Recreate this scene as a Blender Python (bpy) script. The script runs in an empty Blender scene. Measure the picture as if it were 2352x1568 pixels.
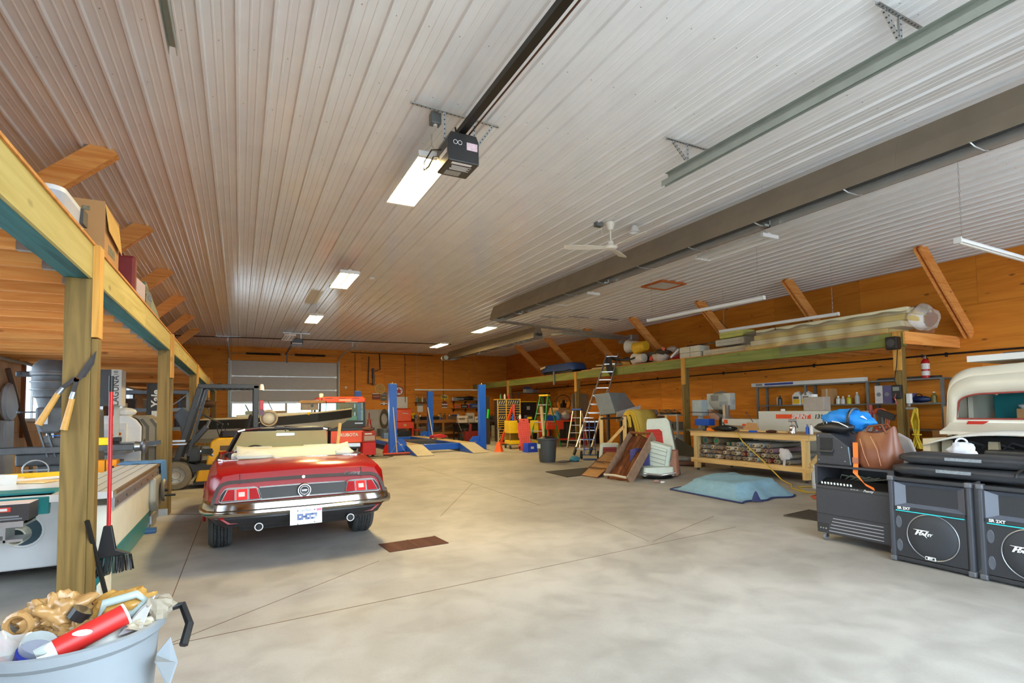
import bpy, bmesh, math, random
from mathutils import Vector, Matrix, Euler, noise
random.seed(7)
PI = math.pi
SC = bpy.context.scene
COL = SC.collection

# ------------------------------------------------------------------ camera
H_CAM = 1.5
VP1, VP2, PC = (550., 950.), (3550., 908.), (1176., 880.)
_d1 = (VP1[0]-PC[0], VP1[1]-PC[1]); _d2 = (VP2[0]-PC[0], VP2[1]-PC[1])
FPX = math.sqrt(-(_d1[0]*_d2[0]+_d1[1]*_d2[1]))
_ay = Vector((_d1[0], _d1[1], FPX)).normalized()      # room depth axis seen from the camera
_ax = Vector((_d2[0], _d2[1], FPX)).normalized()      # room width axis
_az = _ax.cross(_ay)
if _az.y > 0: _az = -_az
cam = bpy.data.cameras.new('camera')
cam.sensor_fit = 'HORIZONTAL'; cam.sensor_width = 36
cam.lens = FPX/2352*36
cam.shift_x = 0.0
cam.shift_y = (PC[1]-784)/2352
cam.clip_start = 0.05; cam.clip_end = 300
camo = bpy.data.objects.new('camera', cam); COL.objects.link(camo)
_r = Vector((_ax.x, _ay.x, _az.x)); _u = -Vector((_ax.y, _ay.y, _az.y)); _f = Vector((_ax.z, _ay.z, _az.z))
camo.matrix_world = Matrix(((_r.x, _u.x, -_f.x, 0), (_r.y, _u.y, -_f.y, 0), (_r.z, _u.z, -_f.z, H_CAM), (0, 0, 0, 1)))
SC.camera = camo

# ------------------------------------------------------------------ sky, exposure
w = bpy.data.worlds.new('overcast_sky'); SC.world = w; w.use_nodes = True
bg = w.node_tree.nodes['Background']
bg.inputs['Color'].default_value = (0.72, 0.87, 1.0, 1); bg.inputs['Strength'].default_value = 9.0
vs = SC.view_settings
vs.view_transform = 'Standard'; vs.look = 'None'; vs.exposure = 0.3; vs.gamma = 1; vs.use_curve_mapping = False
SC.cycles.max_bounces = 8; SC.cycles.diffuse_bounces = 4; SC.cycles.glossy_bounces = 3; SC.cycles.transmission_bounces = 4
LAMP = 122.0            # radiance of the lit tubes
LAMPC = (1.0, 0.75, 0.33)

# ------------------------------------------------------------------ photo point -> place in the room
def _ray(px, py):
    p = Vector(((px-PC[0])/FPX, (py-PC[1])/FPX, 1.0))
    return Vector((p.dot(_ax), p.dot(_ay), p.dot(_az)))
def G(px, py, z=0.0):
    r = _ray(px, py); return Vector((0, 0, H_CAM)) + r*((z-H_CAM)/r.z)
def AX(px, py, X):
    r = _ray(px, py); return Vector((0, 0, H_CAM)) + r*(X/r.x)
def AY(px, py, Y):
    r = _ray(px, py); return Vector((0, 0, H_CAM)) + r*(Y/r.y)

# ------------------------------------------------------------------ materials
def S(r, g, b):
    f = lambda c: (c/255/12.92) if c/255 <= 0.04045 else ((c/255+0.055)/1.055)**2.4
    return (f(r), f(g), f(b), 1)
MATS = {}
def _base(name):
    m = bpy.data.materials.new(name); m.use_nodes = True
    return m, m.node_tree.nodes, m.node_tree.links, m.node_tree.nodes['Principled BSDF']
def mat(name, col, rough=0.5, metal=0.0, var=0.12, scale=6.0, bump=0.0, coat=0.0, spec=None, rand=0.0):
    """flat colour broken by fine procedural mottling"""
    if name in MATS: return MATS[name]
    m, N, L, P = _base(name)
    if len(col) == 3: col = S(*col)
    tc = N.new('ShaderNodeTexCoord'); no = N.new('ShaderNodeTexNoise')
    no.inputs['Scale'].default_value = scale; no.inputs['Detail'].default_value = 5
    L.new(tc.outputs['Object'], no.inputs['Vector'])
    rp = N.new('ShaderNodeMapRange')
    rp.inputs[1].default_value = 0.25; rp.inputs[2].default_value = 0.75
    rp.inputs[3].default_value = 1-var; rp.inputs[4].default_value = 1+var*0.6
    L.new(no.outputs['Fac'], rp.inputs[0])
    hv = N.new('ShaderNodeHueSaturation'); hv.inputs['Color'].default_value = col
    if rand:
        oi = N.new('ShaderNodeObjectInfo'); mr = N.new('ShaderNodeMapRange')
        mr.inputs[3].default_value = 1-rand; mr.inputs[4].default_value = 1+rand
        L.new(oi.outputs['Random'], mr.inputs[0])
        mu = N.new('ShaderNodeMath'); mu.operation = 'MULTIPLY'
        L.new(mr.outputs[0], mu.inputs[0]); L.new(rp.outputs[0], mu.inputs[1]); L.new(mu.outputs[0], hv.inputs['Value'])
    else:
        L.new(rp.outputs[0], hv.inputs['Value'])
    L.new(hv.outputs['Color'], P.inputs['Base Color'])
    P.inputs['Roughness'].default_value = rough; P.inputs['Metallic'].default_value = metal
    if coat: P.inputs['Coat Weight'].default_value = coat; P.inputs['Coat Roughness'].default_value = 0.06
    if spec is not None: P.inputs['Specular IOR Level'].default_value = spec
    if bump:
        b = N.new('ShaderNodeBump'); b.inputs['Strength'].default_value = bump; b.inputs['Distance'].default_value = 0.02
        L.new(no.outputs['Fac'], b.inputs['Height']); L.new(b.outputs[0], P.inputs['Normal'])
    MATS[name] = m; return m
def wood(name, c1, c2, axis='X', grain=18.0, rough=0.6, knot=True, rand=0.10, knotcol=(70, 38, 18), coarse=1.0):
    """wood with grain along one local axis, scattered knots and tone that differs from board to board"""
    if name in MATS: return MATS[name]
    m, N, L, P = _base(name)
    tc = N.new('ShaderNodeTexCoord'); oi = N.new('ShaderNodeObjectInfo')
    ad = N.new('ShaderNodeVectorMath'); ad.operation = 'ADD'
    sc = N.new('ShaderNodeVectorMath'); sc.operation = 'SCALE'; sc.inputs['Scale'].default_value = 37.0
    cb = N.new('ShaderNodeCombineXYZ')
    for k in range(3): L.new(oi.outputs['Random'], cb.inputs[k])
    L.new(cb.outputs[0], sc.inputs[0]); L.new(tc.outputs['Object'], ad.inputs[0]); L.new(sc.outputs[0], ad.inputs[1])
    mp = N.new('ShaderNodeMapping')
    s = [grain, grain, grain]; s['XYZ'.index(axis)] = grain*0.06*coarse
    mp.inputs['Scale'].default_value = s
    L.new(ad.outputs[0], mp.inputs['Vector'])
    no = N.new('ShaderNodeTexNoise'); no.inputs['Scale'].default_value = 1.0; no.inputs['Detail'].default_value = 6; no.inputs['Distortion'].default_value = 1.2
    L.new(mp.outputs[0], no.inputs['Vector'])
    cr = N.new('ShaderNodeValToRGB')
    cr.color_ramp.elements[0].color = S(*c2); cr.color_ramp.elements[0].position = 0.3
    cr.color_ramp.elements[1].color = S(*c1); cr.color_ramp.elements[1].position = 0.62
    L.new(no.outputs['Fac'], cr.inputs['Fac'])
    out = cr.outputs['Color']
    if knot:
        vo = N.new('ShaderNodeTexVoronoi'); vo.inputs['Scale'].default_value = 1.0
        m2 = N.new('ShaderNodeMapping'); k = [4.0, 4.0, 4.0]; k['XYZ'.index(axis)] = 1.8
        m2.inputs['Scale'].default_value = k
        L.new(ad.outputs[0], m2.inputs['Vector']); L.new(m2.outputs[0], vo.inputs['Vector'])
        kr = N.new('ShaderNodeMapRange'); kr.inputs[1].default_value = 0.05; kr.inputs[2].default_value = 0.13
        kr.inputs[3].default_value = 0.75; kr.inputs[4].default_value = 0.0
        L.new(vo.outputs['Distance'], kr.inputs[0])
        mx = N.new('ShaderNodeMix'); mx.data_type = 'RGBA'
        L.new(kr.outputs[0], mx.inputs[0]); L.new(out, mx.inputs[6]); mx.inputs[7].default_value = S(*knotcol)
        out = mx.outputs[2]
    hv = N.new('ShaderNodeHueSaturation'); mr = N.new('ShaderNodeMapRange')
    mr.inputs[3].default_value = 1-rand; mr.inputs[4].default_value = 1+rand
    L.new(oi.outputs['Random'], mr.inputs[0]); L.new(mr.outputs[0], hv.inputs['Value']); L.new(out, hv.inputs['Color'])
    L.new(hv.outputs[0], P.inputs['Base Color']); P.inputs['Roughness'].default_value = rough
    P.inputs['Specular IOR Level'].default_value = 0.3
    b = N.new('ShaderNodeBump'); b.inputs['Strength'].default_value = 0.15; b.inputs['Distance'].default_value = 0.004
    L.new(no.outputs['Fac'], b.inputs['Height']); L.new(b.outputs[0], P.inputs['Normal'])
    MATS[name] = m; return m
def glow(name, col, strength):
    if name in MATS: return MATS[name]
    m, N, L, P = _base(name)
    P.inputs['Base Color'].default_value = (0.8, 0.8, 0.8, 1)
    P.inputs['Emission Color'].default_value = (*col, 1); P.inputs['Emission Strength'].default_value = strength
    MATS[name] = m; return m
def glass(name, tint=(0.9, 0.95, 0.93), rough=0.02, solid=0.08):
    if name in MATS: return MATS[name]
    m, N, L, P = _base(name)
    tr = N.new('ShaderNodeBsdfTransparent'); tr.inputs['Color'].default_value = (*tint, 1)
    P.inputs['Base Color'].default_value = (*tint, 1); P.inputs['Roughness'].default_value = rough
    fr = N.new('ShaderNodeFresnel'); fr.inputs['IOR'].default_value = 1.45
    ad = N.new('ShaderNodeMath'); ad.operation = 'ADD'; ad.inputs[1].default_value = solid; ad.use_clamp = True
    L.new(fr.outputs[0], ad.inputs[0])
    mx = N.new('ShaderNodeMixShader'); L.new(ad.outputs[0], mx.inputs[0]); L.new(tr.outputs[0], mx.inputs[1]); L.new(P.outputs[0], mx.inputs[2])
    L.new(mx.outputs[0], N['Material Output'].inputs['Surface'])
    MATS[name] = m; return m

# ------------------------------------------------------------------ mesh helpers
def frame(d, up=(0, 0, 1)):
    d = Vector(d).normalized(); up = Vector(up)
    if abs(d.dot(up)) > 0.98: up = Vector((0, 1, 0)) if abs(d.y) < 0.9 else Vector((1, 0, 0))
    s = d.cross(up).normalized(); return s, s.cross(d).normalized(), d
class MB:
    def __init__(s): s.v = []; s.f = []; s.mi = []; s.cur = 0
    def add(s, vs, fs):
        o = len(s.v); s.v += [tuple(p) for p in vs]
        for q in fs: s.f.append([i+o for i in q]); s.mi.append(s.cur)
        return s
    def m(s, i): s.cur = i; return s
    def box(s, x0, x1, y0, y1, z0, z1, M=None):
        vs = [Vector((x, y, z)) for z in (z0, z1) for y in (y0, y1) for x in (x0, x1)]
        if M is not None: vs = [M @ p for p in vs]
        return s.add(vs, [(0, 2, 3, 1), (4, 5, 7, 6), (0, 1, 5, 4), (2, 6, 7, 3), (0, 4, 6, 2), (1, 3, 7, 5)])
    def cbox(s, c, sz, rot=(0, 0, 0)):
        M = Matrix.Translation(Vector(c)) @ Euler(rot).to_matrix().to_4x4()
        a, b, d = [k/2 for k in sz]; return s.box(-a, a, -b, b, -d, d, M)
    def beam(s, p0, p1, wd, ht, up=(0, 0, 1)):
        p0 = Vector(p0); p1 = Vector(p1); a, b, d = frame(p1-p0, up); a = a*wd/2; b = b*ht/2
        vs = [p+i*a+j*b for p in (p0, p1) for (i, j) in ((-1, -1), (1, -1), (1, 1), (-1, 1))]
        return s.add(vs, [(0, 1, 2, 3), (7, 6, 5, 4), (0, 4, 5, 1), (1, 5, 6, 2), (2, 6, 7, 3), (3, 7, 4, 0)])
    def cyl(s, p0, p1, r0, r1=None, n=12, cap=True):
        if r1 is None: r1 = r0
        return s.loft([s.ring(p0, Vector(p1)-Vector(p0), r0, n), s.ring(p1, Vector(p1)-Vector(p0), r1, n)], cap)
    @staticmethod
    def ring(c, d, r, n, up=(0, 0, 1), ry=None):
        a, b, _ = frame(d, up); c = Vector(c); ry = r if ry is None else ry
        return [c+a*(r*math.cos(2*PI*k/n))+b*(ry*math.sin(2*PI*k/n)) for k in range(n)]
    def loft(s, rings, cap=True, closed=True, loop=False):
        n = len(rings[0]); vs = [p for r in rings for p in r]; fs = []
        R = len(rings)
        for i in range(R if loop else R-1):
            j = (i+1) % R
            for k in range(n if closed else n-1):
                l = (k+1) % n; fs.append((i*n+k, i*n+l, j*n+l, j*n+k))
        if cap and not loop:
            fs.append(tuple(range(n))[::-1]); fs.append(tuple((R-1)*n+k for k in range(n)))
        return s.add(vs, fs)
    def tube(s, pts, r, n=8, cap=True, loop=False):
        pts = [Vector(p) for p in pts]; rings = []; R = len(pts)
        up = Vector((0, 0, 1)); pa = None
        for i, p in enumerate(pts):
            if loop: d = pts[(i+1) % R]-pts[i-1]
            else: d = pts[min(i+1, R-1)]-pts[max(i-1, 0)]
            d.normalize()
            if pa is None: a, b, _ = frame(d)
            else:
                a = pa-d*pa.dot(d)
                if a.length < 1e-4: a, b, _ = frame(d)
                a.normalize()
            b = d.cross(a); pa = a
            rr = r[i] if isinstance(r, (list, tuple)) else r
            rings.append([p+a*(rr*math.cos(2*PI*k/n))+b*(rr*math.sin(2*PI*k/n)) for k in range(n)])
        return s.loft(rings, cap, True, loop)
    def lathe(s, prof, n=20, c=(0, 0, 0), axis='Z', cap=True, sx=1.0, sy=1.0):
        rings = []
        for r, h in prof:
            ring = []
            for k in range(n):
                a = 2*PI*k/n; x, y = r*math.cos(a)*sx, r*math.sin(a)*sy
                p = {'Z': (x, y, h), 'Y': (x, h, -y), 'X': (h, x, y)}[axis]
                ring.append(Vector(p)+Vector(c))
            rings.append(ring)
        ring_ = len(prof) >= 4 and prof[0][0] > 0 and abs(prof[0][0]-prof[-1][0]) < 1e-6
        return s.loft(rings, cap and not ring_, loop=ring_)
    def prism(s, poly, d0, d1, plane='XZ', M=None):
        def P(a, b, d): return Vector({'XZ': (a, d, b), 'YZ': (d, a, b), 'XY': (a, b, d)}[plane])
        vs = [P(a, b, d) for d in (d0, d1) for a, b in poly]
        if M is not None: vs = [M @ p for p in vs]
        n = len(poly); fs = [tuple(range(n)), tuple(range(2*n-1, n-1, -1))]
        fs += [(k, k+n, (k+1) % n+n, (k+1) % n) for k in range(n)]
        return s.add(vs, fs)
    def ell(s, c, rad, n=14, m=8, R=None):
        vs = []; c = Vector(c)
        for i in range(m+1):
            t = PI*i/m
            for k in range(n):
                a = 2*PI*k/n; p = Vector((rad[0]*math.sin(t)*math.cos(a), rad[1]*math.sin(t)*math.sin(a), rad[2]*math.cos(t)))
                if R is not None: p = R @ p
                vs.append(c+p)
        fs = [(i*n+k, (i+1)*n+k, (i+1)*n+(k+1) % n, i*n+(k+1) % n) for i in range(m) for k in range(n)]
        return s.add(vs, fs)
    def grid(s, fn, nu, nv, thick=None):
        vs = [Vector(fn(i/nu, j/nv)) for j in range(nv+1) for i in range(nu+1)]
        fs = [(j*(nu+1)+i, j*(nu+1)+i+1, (j+1)*(nu+1)+i+1, (j+1)*(nu+1)+i) for j in range(nv) for i in range(nu)]
        return s.add(vs, fs)
    def torus(s, c, d, R, r, n=24, k=8, a0=0, a1=2*PI, up=(0, 0, 1)):
        a, b, _ = frame(d, up); c = Vector(c); full = abs(a1-a0-2*PI) < 1e-3
        m = n if full else n+1
        return s.tube([c+a*R*math.cos(a0+(a1-a0)*i/n)+b*R*math.sin(a0+(a1-a0)*i/n) for i in range(m)], r, k, True, full)
    def build(s, name, mats, parent=None, smooth=None, bev=0.0, solid=0.0, seg=2, sub=0, kind=None, xf=None):
        me = bpy.data.meshes.new(name)
        vs = s.v if xf is None else [xf @ Vector(p) for p in s.v]
        me.from_pydata([tuple(p) for p in vs], [], s.f)
        ml = mats if isinstance(mats, (list, tuple)) else [mats]
        for q in ml: me.materials.append(q)
        if len(ml) > 1: me.polygons.foreach_set('material_index', s.mi)
        b = bmesh.new(); b.from_mesh(me)
        bmesh.ops.remove_doubles(b, verts=b.verts, dist=1e-5)
        bmesh.ops.recalc_face_normals(b, faces=b.faces); b.to_mesh(me); b.free()
        if smooth is not None:
            me.polygons.foreach_set('use_smooth', [True]*len(me.polygons))
            if smooth < 180: me.set_sharp_from_angle(angle=math.radians(smooth))
        me.update()
        o = bpy.data.objects.new(name, me); COL.objects.link(o)
        if parent is not None: o.parent = parent
        if solid:
            q = o.modifiers.new('solid', 'SOLIDIFY'); q.thickness = solid; q.offset = 0
        if bev:
            q = o.modifiers.new('bevel', 'BEVEL'); q.width = bev; q.segments = seg; q.limit_method = 'ANGLE'; q.angle_limit = math.radians(40)
        if sub:
            q = o.modifiers.new('sub', 'SUBSURF'); q.levels = sub; q.render_levels = sub
        if kind: o['kind'] = kind
        return o
def tag(o, label, cat, group=None, kind=None):
    o['label'] = label; o['category'] = cat
    if group: o['group'] = group
    if kind: o['kind'] = kind
    return o
def thing(name, label, cat, loc=(0, 0, 0), rz=0.0, group=None, rot=None, sc=1.0):
    o = bpy.data.objects.new(name, None); COL.objects.link(o); o.empty_display_size = 0.1
    o.location = loc; o.rotation_euler = rot if rot is not None else (0, 0, rz); o.scale = (sc, sc, sc)
    return tag(o, label, cat, group)
def dup(root, loc, rz=None, label=None, group=None, rot=None):
    r = root.copy(); COL.objects.link(r); r.location = loc
    if rz is not None: r.rotation_euler = (0, 0, rz)
    if rot is not None: r.rotation_euler = rot
    if label: r['label'] = label
    if group: r['group'] = group
    for ch in list(root.children):
        c = ch.copy(); COL.objects.link(c); c.parent = r
        for g in list(ch.children):
            d = g.copy(); COL.objects.link(d); d.parent = c
    return r
def inst(o, parent=None, loc=(0, 0, 0), rot=(0, 0, 0), name=None, scale=None):
    """another object that shares o's mesh"""
    c = bpy.data.objects.new(name or o.name.split('.')[0], o.data); COL.objects.link(c)
    c.parent = parent; c.location = loc; c.rotation_euler = rot
    if scale: c.scale = scale
    return c
def struct(o): o['kind'] = 'structure'; return o
def text(name, body, size, m, parent, loc, rot=(0, 0, 0), ext=0.001, shear=0.0, bold=0.0, align='CENTER', xs=1.0):
    cu = bpy.data.curves.new(name, 'FONT'); cu.body = body; cu.size = size; cu.extrude = ext; cu.shear = shear; cu.offset = bold
    cu.align_x = align; cu.align_y = 'CENTER'; cu.resolution_u = 3
    to = bpy.data.objects.new(name+'_curve', cu); COL.objects.link(to)
    dg = bpy.context.evaluated_depsgraph_get(); dg.update()
    me = bpy.data.meshes.new_from_object(to.evaluated_get(dg))
    bpy.data.objects.remove(to); bpy.data.curves.remove(cu)
    me.materials.clear(); me.materials.append(m); me.name = name
    o = bpy.data.objects.new(name, me); COL.objects.link(o); o.parent = parent; o.location = loc; o.rotation_euler = rot
    o.scale = (xs, 1, 1)
    return o
RX = (PI/2, 0, 0)                     # writing that faces -Y
RLEFT = (PI/2, 0, -PI/2)              # writing that faces -X

# ------------------------------------------------------------------ shared materials
PLY = wood('plywood', (222, 140, 46), (202, 117, 30), 'X', grain=7, rough=0.62, rand=0.13, knotcol=(104, 56, 20), coarse=1.6)
PLYV = wood('pale_plywood', (226, 190, 150), (204, 160, 118), 'Z', grain=6, rough=0.65, rand=0.08, knotcol=(150, 100, 66), coarse=1.6)
PINE = wood('orange_pine', (240, 172, 96), (220, 138, 64), 'X', grain=16, rand=0.12, knotcol=(120, 52, 18))
PINEY = wood('pine_along_y', (214, 140, 66), (184, 104, 40), 'Y', grain=16, rand=0.12, knotcol=(110, 52, 18))
PINEZ = wood('pine_upright', (214, 160, 76), (186, 128, 54), 'Z', grain=16, rand=0.1, knotcol=(110, 60, 22))
PTZ = wood('treated_post', (134, 108, 58), (98, 78, 38), 'Z', grain=14, rand=0.06, knotcol=(86, 62, 26))
PTY = wood('treated_board', (190, 172, 104), (166, 146, 76), 'Y', grain=10, rand=0.1, knotcol=(110, 92, 46))
PTG = wood('green_board', (142, 146, 78), (112, 122, 62), 'Y', grain=10, rand=0.12, knotcol=(86, 80, 40))
TEAL = wood('blue_stained_board', (60, 122, 124), (38, 84, 90), 'Y', grain=12, rand=0.1, knot=False)
SPRUCE = wood('pale_spruce', (232, 196, 132), (212, 168, 100), 'Y', grain=14, rand=0.06, knotcol=(150, 96, 52))
SPRUCEZ = wood('pale_spruce_upright', (232, 200, 138), (212, 172, 104), 'Z', grain=14, rand=0.06, knotcol=(150, 96, 52))
SPRUCEX = wood('pale_spruce_cross', (232, 200, 138), (212, 172, 104), 'X', grain=14, rand=0.06, knotcol=(150, 96, 52))
GALV = mat('galvanised', (176, 180, 180), 0.38, 0.85, 0.15, 14)
STEEL = mat('steel', (150, 152, 154), 0.35, 0.9, 0.12, 10)
CHROME = mat('chrome', (225, 226, 228), 0.07, 1.0, 0.03)
DKSTEEL = mat('dark_machine_iron', (74, 76, 78), 0.42, 0.5, 0.2, 12)
BLACK = mat('black_plastic', (22, 22, 24), 0.45, 0, 0.2)
BLACKM = mat('black_paint', (30, 30, 32), 0.4, 0.0, 0.2)
RUBBER = mat('rubber', (40, 40, 42), 0.75, 0, 0.2, 20)
WHITE = mat('white_enamel', (228, 228, 226), 0.35, 0, 0.04)
WHITEP = mat('white_plastic', (222, 222, 218), 0.45, 0, 0.05)
RED = mat('red_paint', (188, 30, 28), 0.35, 0, 0.1)
ORANGE = mat('orange_paint', (232, 92, 26), 0.38, 0, 0.1)
YELLOW = mat('yellow_paint', (236, 190, 20), 0.4, 0, 0.12)
BLUE = mat('blue_paint', (24, 86, 188), 0.35, 0, 0.12)
GREEN = mat('green_fibreglass', (22, 136, 62), 0.4, 0, 0.1)
ALU = mat('aluminium', (196, 198, 200), 0.33, 0.85, 0.1, 12)
CARD = mat('cardboard', (184, 138, 88), 0.8, 0, 0.08, 5)
GREY = mat('grey_plastic', (130, 134, 138), 0.5, 0, 0.08)
# ================================================================== THE SHELL
WXL, WXR, WYB, WYF, CZ = -3.55, 14.2, 28.35, -0.6, 4.71

# ---- concrete floor
def concrete():
    m, N, L, P = _base('concrete')
    tc = N.new('ShaderNodeTexCoord')
    def noise(sc, det, dist=0.0):
        n = N.new('ShaderNodeTexNoise'); n.inputs['Scale'].default_value = sc; n.inputs['Detail'].default_value = det; n.inputs['Distortion'].default_value = dist
        L.new(tc.outputs['Object'], n.inputs['Vector']); return n
    a = noise(0.55, 6, 0.6); b = noise(3.2, 8, 0.4); c = noise(60, 3)
    r1 = N.new('ShaderNodeValToRGB'); e = r1.color_ramp.elements
    e[0].position = 0.34; e[0].color = S(152, 148, 141); e[1].position = 0.64; e[1].color = S(177, 173, 166)
    L.new(a.outputs['Fac'], r1.inputs[0])
    r2 = N.new('ShaderNodeValToRGB'); e = r2.color_ramp.elements
    e[0].position = 0.32; e[0].color = (0.74, 0.73, 0.72, 1); e[1].position = 0.6; e[1].color = (1, 1, 1, 1)
    L.new(b.outputs['Fac'], r2.inputs[0])
    mx = N.new('ShaderNodeMix'); mx.data_type = 'RGBA'; mx.blend_type = 'MULTIPLY'; mx.inputs[0].default_value = 0.75
    L.new(r1.outputs[0], mx.inputs[6]); L.new(r2.outputs[0], mx.inputs[7])
    r3 = N.new('ShaderNodeMapRange'); r3.inputs[3].default_value = 0.93; r3.inputs[4].default_value = 1.06
    L.new(c.outputs['Fac'], r3.inputs[0])
    hv = N.new('ShaderNodeHueSaturation'); L.new(mx.outputs[2], hv.inputs['Color']); L.new(r3.outputs[0], hv.inputs['Value'])
    L.new(hv.outputs[0], P.inputs['Base Color'])
    rr = N.new('ShaderNodeMapRange'); rr.inputs[3].default_value = 0.42; rr.inputs[4].default_value = 0.68
    L.new(b.outputs['Fac'], rr.inputs[0]); L.new(rr.outputs[0], P.inputs['Roughness'])
    P.inputs['Specular IOR Level'].default_value = 0.35
    bp = N.new('ShaderNodeBump'); bp.inputs['Strength'].default_value = 0.06; bp.inputs['Distance'].default_value = 0.01
    L.new(c.outputs['Fac'], bp.inputs['Height']); L.new(bp.outputs[0], P.inputs['Normal'])
    return m
CONC = concrete()
floor = struct(MB().box(WXL-.2, WXR+.2, WYF-.3, WYB+.2, -0.15, 0).build('floor', CONC))
JOINT = mat('joint_dirt', (96, 70, 48), 0.9, 0, 0.3, 8)
def joint(p, q, wd=0.006):
    p, q = Vector(p), Vector(q)
    MB().beam((p.x, p.y, 0), (q.x, q.y, 0), wd, 0.003).build('floor_joint', JOINT, floor)
joint(G(376, 1421), G(500, 1100)); joint(G(376, 1484), G(1142, 1325)); joint(G(396, 1475), G(870, 1288), 0.005)
joint(G(1142, 1325), G(1690, 1210), 0.004); joint(G(1085, 1110), G(1012, 1185), 0.005); joint(G(1085, 1110), G(1240, 1160), 0.005)
joint(G(1085, 1110), G(960, 1070), 0.004); joint(G(1500, 1243), G(1640, 1185), 0.004); joint(G(1490, 1243), G(1330, 1172), 0.003)
joint(G(390, 1181), G(490, 1181), 0.03)
stain = mat('oil_stain', (120, 112, 104), 0.55, 0, 0.3, 3)
# rusty drain grate set in the floor, made of bars
RUST = mat('rust', (92, 52, 34), 0.85, 0.2, 0.4, 12)
c0 = G(950, 1249)
gr = thing('drain_grate', 'rusty brown floor drain grate in the concrete beside the red convertible', 'drain', (c0.x, c0.y, 0), math.radians(4))
MB().box(-.34, .34, -.2, .2, -.006, .002).build('drain_pit', mat('drain_dark', (48, 34, 26), 0.9), gr)
bar = MB().box(-.33, .33, -.007, .007, .001, .007).build('grate_bar', RUST, gr); bar.location = (0, -.19, 0)
for k in range(1, 20): inst(bar, gr, (0, -.19+k*.02, 0))
for x in (-.33, 0, .33): MB().box(x-.012, x+.012, -.2, .2, .001, .009).build('grate_frame', RUST, gr)

# ---- ribbed steel ceiling: sheets of four ribs, each sheet its own piece
def steel_sheet():
    m, N, L, P = _base('white_steel_sheet')
    tc = N.new('ShaderNodeTexCoord'); n = N.new('ShaderNodeTexNoise'); n.inputs['Scale'].default_value = 1.6; n.inputs['Detail'].default_value = 4
    L.new(tc.outputs['Object'], n.inputs['Vector'])
    r = N.new('ShaderNodeValToRGB'); e = r.color_ramp.elements
    e[0].position = 0.3; e[0].color = S(226, 225, 224); e[1].position = 0.7; e[1].color = S(234, 233, 232)
    L.new(n.outputs['Fac'], r.inputs[0]); L.new(r.outputs[0], P.inputs['Base Color'])
    P.inputs['Roughness'].default_value = 0.17; P.inputs['Specular IOR Level'].default_value = 0.5
    b = N.new('ShaderNodeBump'); b.inputs['Strength'].default_value = 0.05; b.inputs['Distance'].default_value = 0.02
    L.new(n.outputs['Fac'], b.inputs['Height']); L.new(b.outputs[0], P.inputs['Normal'])
    return m
SHEET = steel_sheet()
RIB = 0.2745
ceil = struct(MB().box(WXL-.2, WXR+.2, WYF-.3, WYB+.2, CZ+.03, CZ+.2).build('ceiling', mat('ceiling_backing', (90, 80, 70), 0.9)))
prof = []
for k in range(4):
    x = k*RIB
    prof += [(x, 0), (x+.008, 0), (x+.02, -.026), (x+.044, -.026), (x+.056, 0), (x+.118, 0), (x+.124, -.004), (x+.136, -.004), (x+.142, 0), (x+.19, 0), (x+.196, -.004), (x+.208, -.004), (x+.214, 0)]
prof.append((4*RIB, 0))
pb = MB()
ylen = WYB-WYF
pb.loft([[Vector((x, y, z)) for x, z in prof] for y in (0, ylen)], cap=False, closed=False)
psheet = pb.build('ceiling_sheet', SHEET, ceil)
x0 = 1.033-0.032-RIB*4*4-.26
k = 0
while x0+k*4*RIB < WXR:
    xx = x0+k*4*RIB
    if xx+4*RIB > WXL:
        if k == 0: psheet.location = (xx, WYF, CZ)
        else: inst(psheet, ceil, (xx, WYF, CZ-.0006*(k % 2)))
    k += 1
if psheet.location.length < .1: psheet.location = (x0, WYF, CZ)
sb = MB()                                              # screw heads, rows across the sheets
nx = int((WXR-WXL)/(RIB/2))
for j in range(30):
    y = 0.3+j*0.95
    for i in range(nx*1):
        x = x0+RIB*4+i*RIB/2+(.085 if i % 2 == 0 else .165-.137)
        if WXL+.1 < x < WXR-.1 and (i+j) % 2 == 0: sb.cyl((x, y, CZ-.005), (x, y, CZ+.004), .006, n=5)
sb.build('screw_head', mat('screw', (176, 168, 158), 0.4, 0.4), ceil, kind='stuff')

# ---- walls of plywood sheets on a backing
BACKM = mat('wall_backing', (92, 58, 28), 0.9)
def sheet_proto(wd, ht, m, name='plywood_sheet'):
    o = MB().box(-wd/2+.002, wd/2-.002, -.006, .006, -ht/2+.002, ht/2-.002).build(name, m); return o
wall_back = MB()
DX0, DX1, DZ = -0.36, 4.45, 4.04                       # opening of the far overhead door
wall_back.box(WXL-.2, DX0, WYB, WYB+.15, 0, CZ).box(DX1, WXR+.2, WYB, WYB+.15, 0, CZ).box(DX0, DX1, WYB, WYB+.15, DZ, CZ)
wall_back = struct(wall_back.build('wall_back', BACKM))
def ply(wall, x0, x1, z0, z1, place, m=PLY):
    """lay sheets 2.44 x 1.22 over a rectangle; place(u, v) -> (loc, rot)"""
    v = z0; row = 0
    while v < z1-.02:
        h = min(1.22, z1-v); u = x0-(1.22 if row % 2 else 0)
        while u < x1-.02:
            a, b = max(u, x0), min(u+2.44, x1)
            if b-a > .03:
                o = MB().box(-(b-a)/2+.002, (b-a)/2-.002, -.006, .006, -h/2+.002, h/2-.002).build('plywood_sheet', m, wall)
                o.location, o.rotation_euler = place((a+b)/2, v+h/2)
            u += 2.44
        v += h; row += 1
pbk = lambda u, v: ((u, WYB-.006, v), (0, 0, 0))
ply(wall_back, WXL, DX0, 0, CZ, pbk); ply(wall_back, DX1, WXR, 0, CZ, pbk); ply(wall_back, DX0, DX1, DZ, CZ, pbk)
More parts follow.
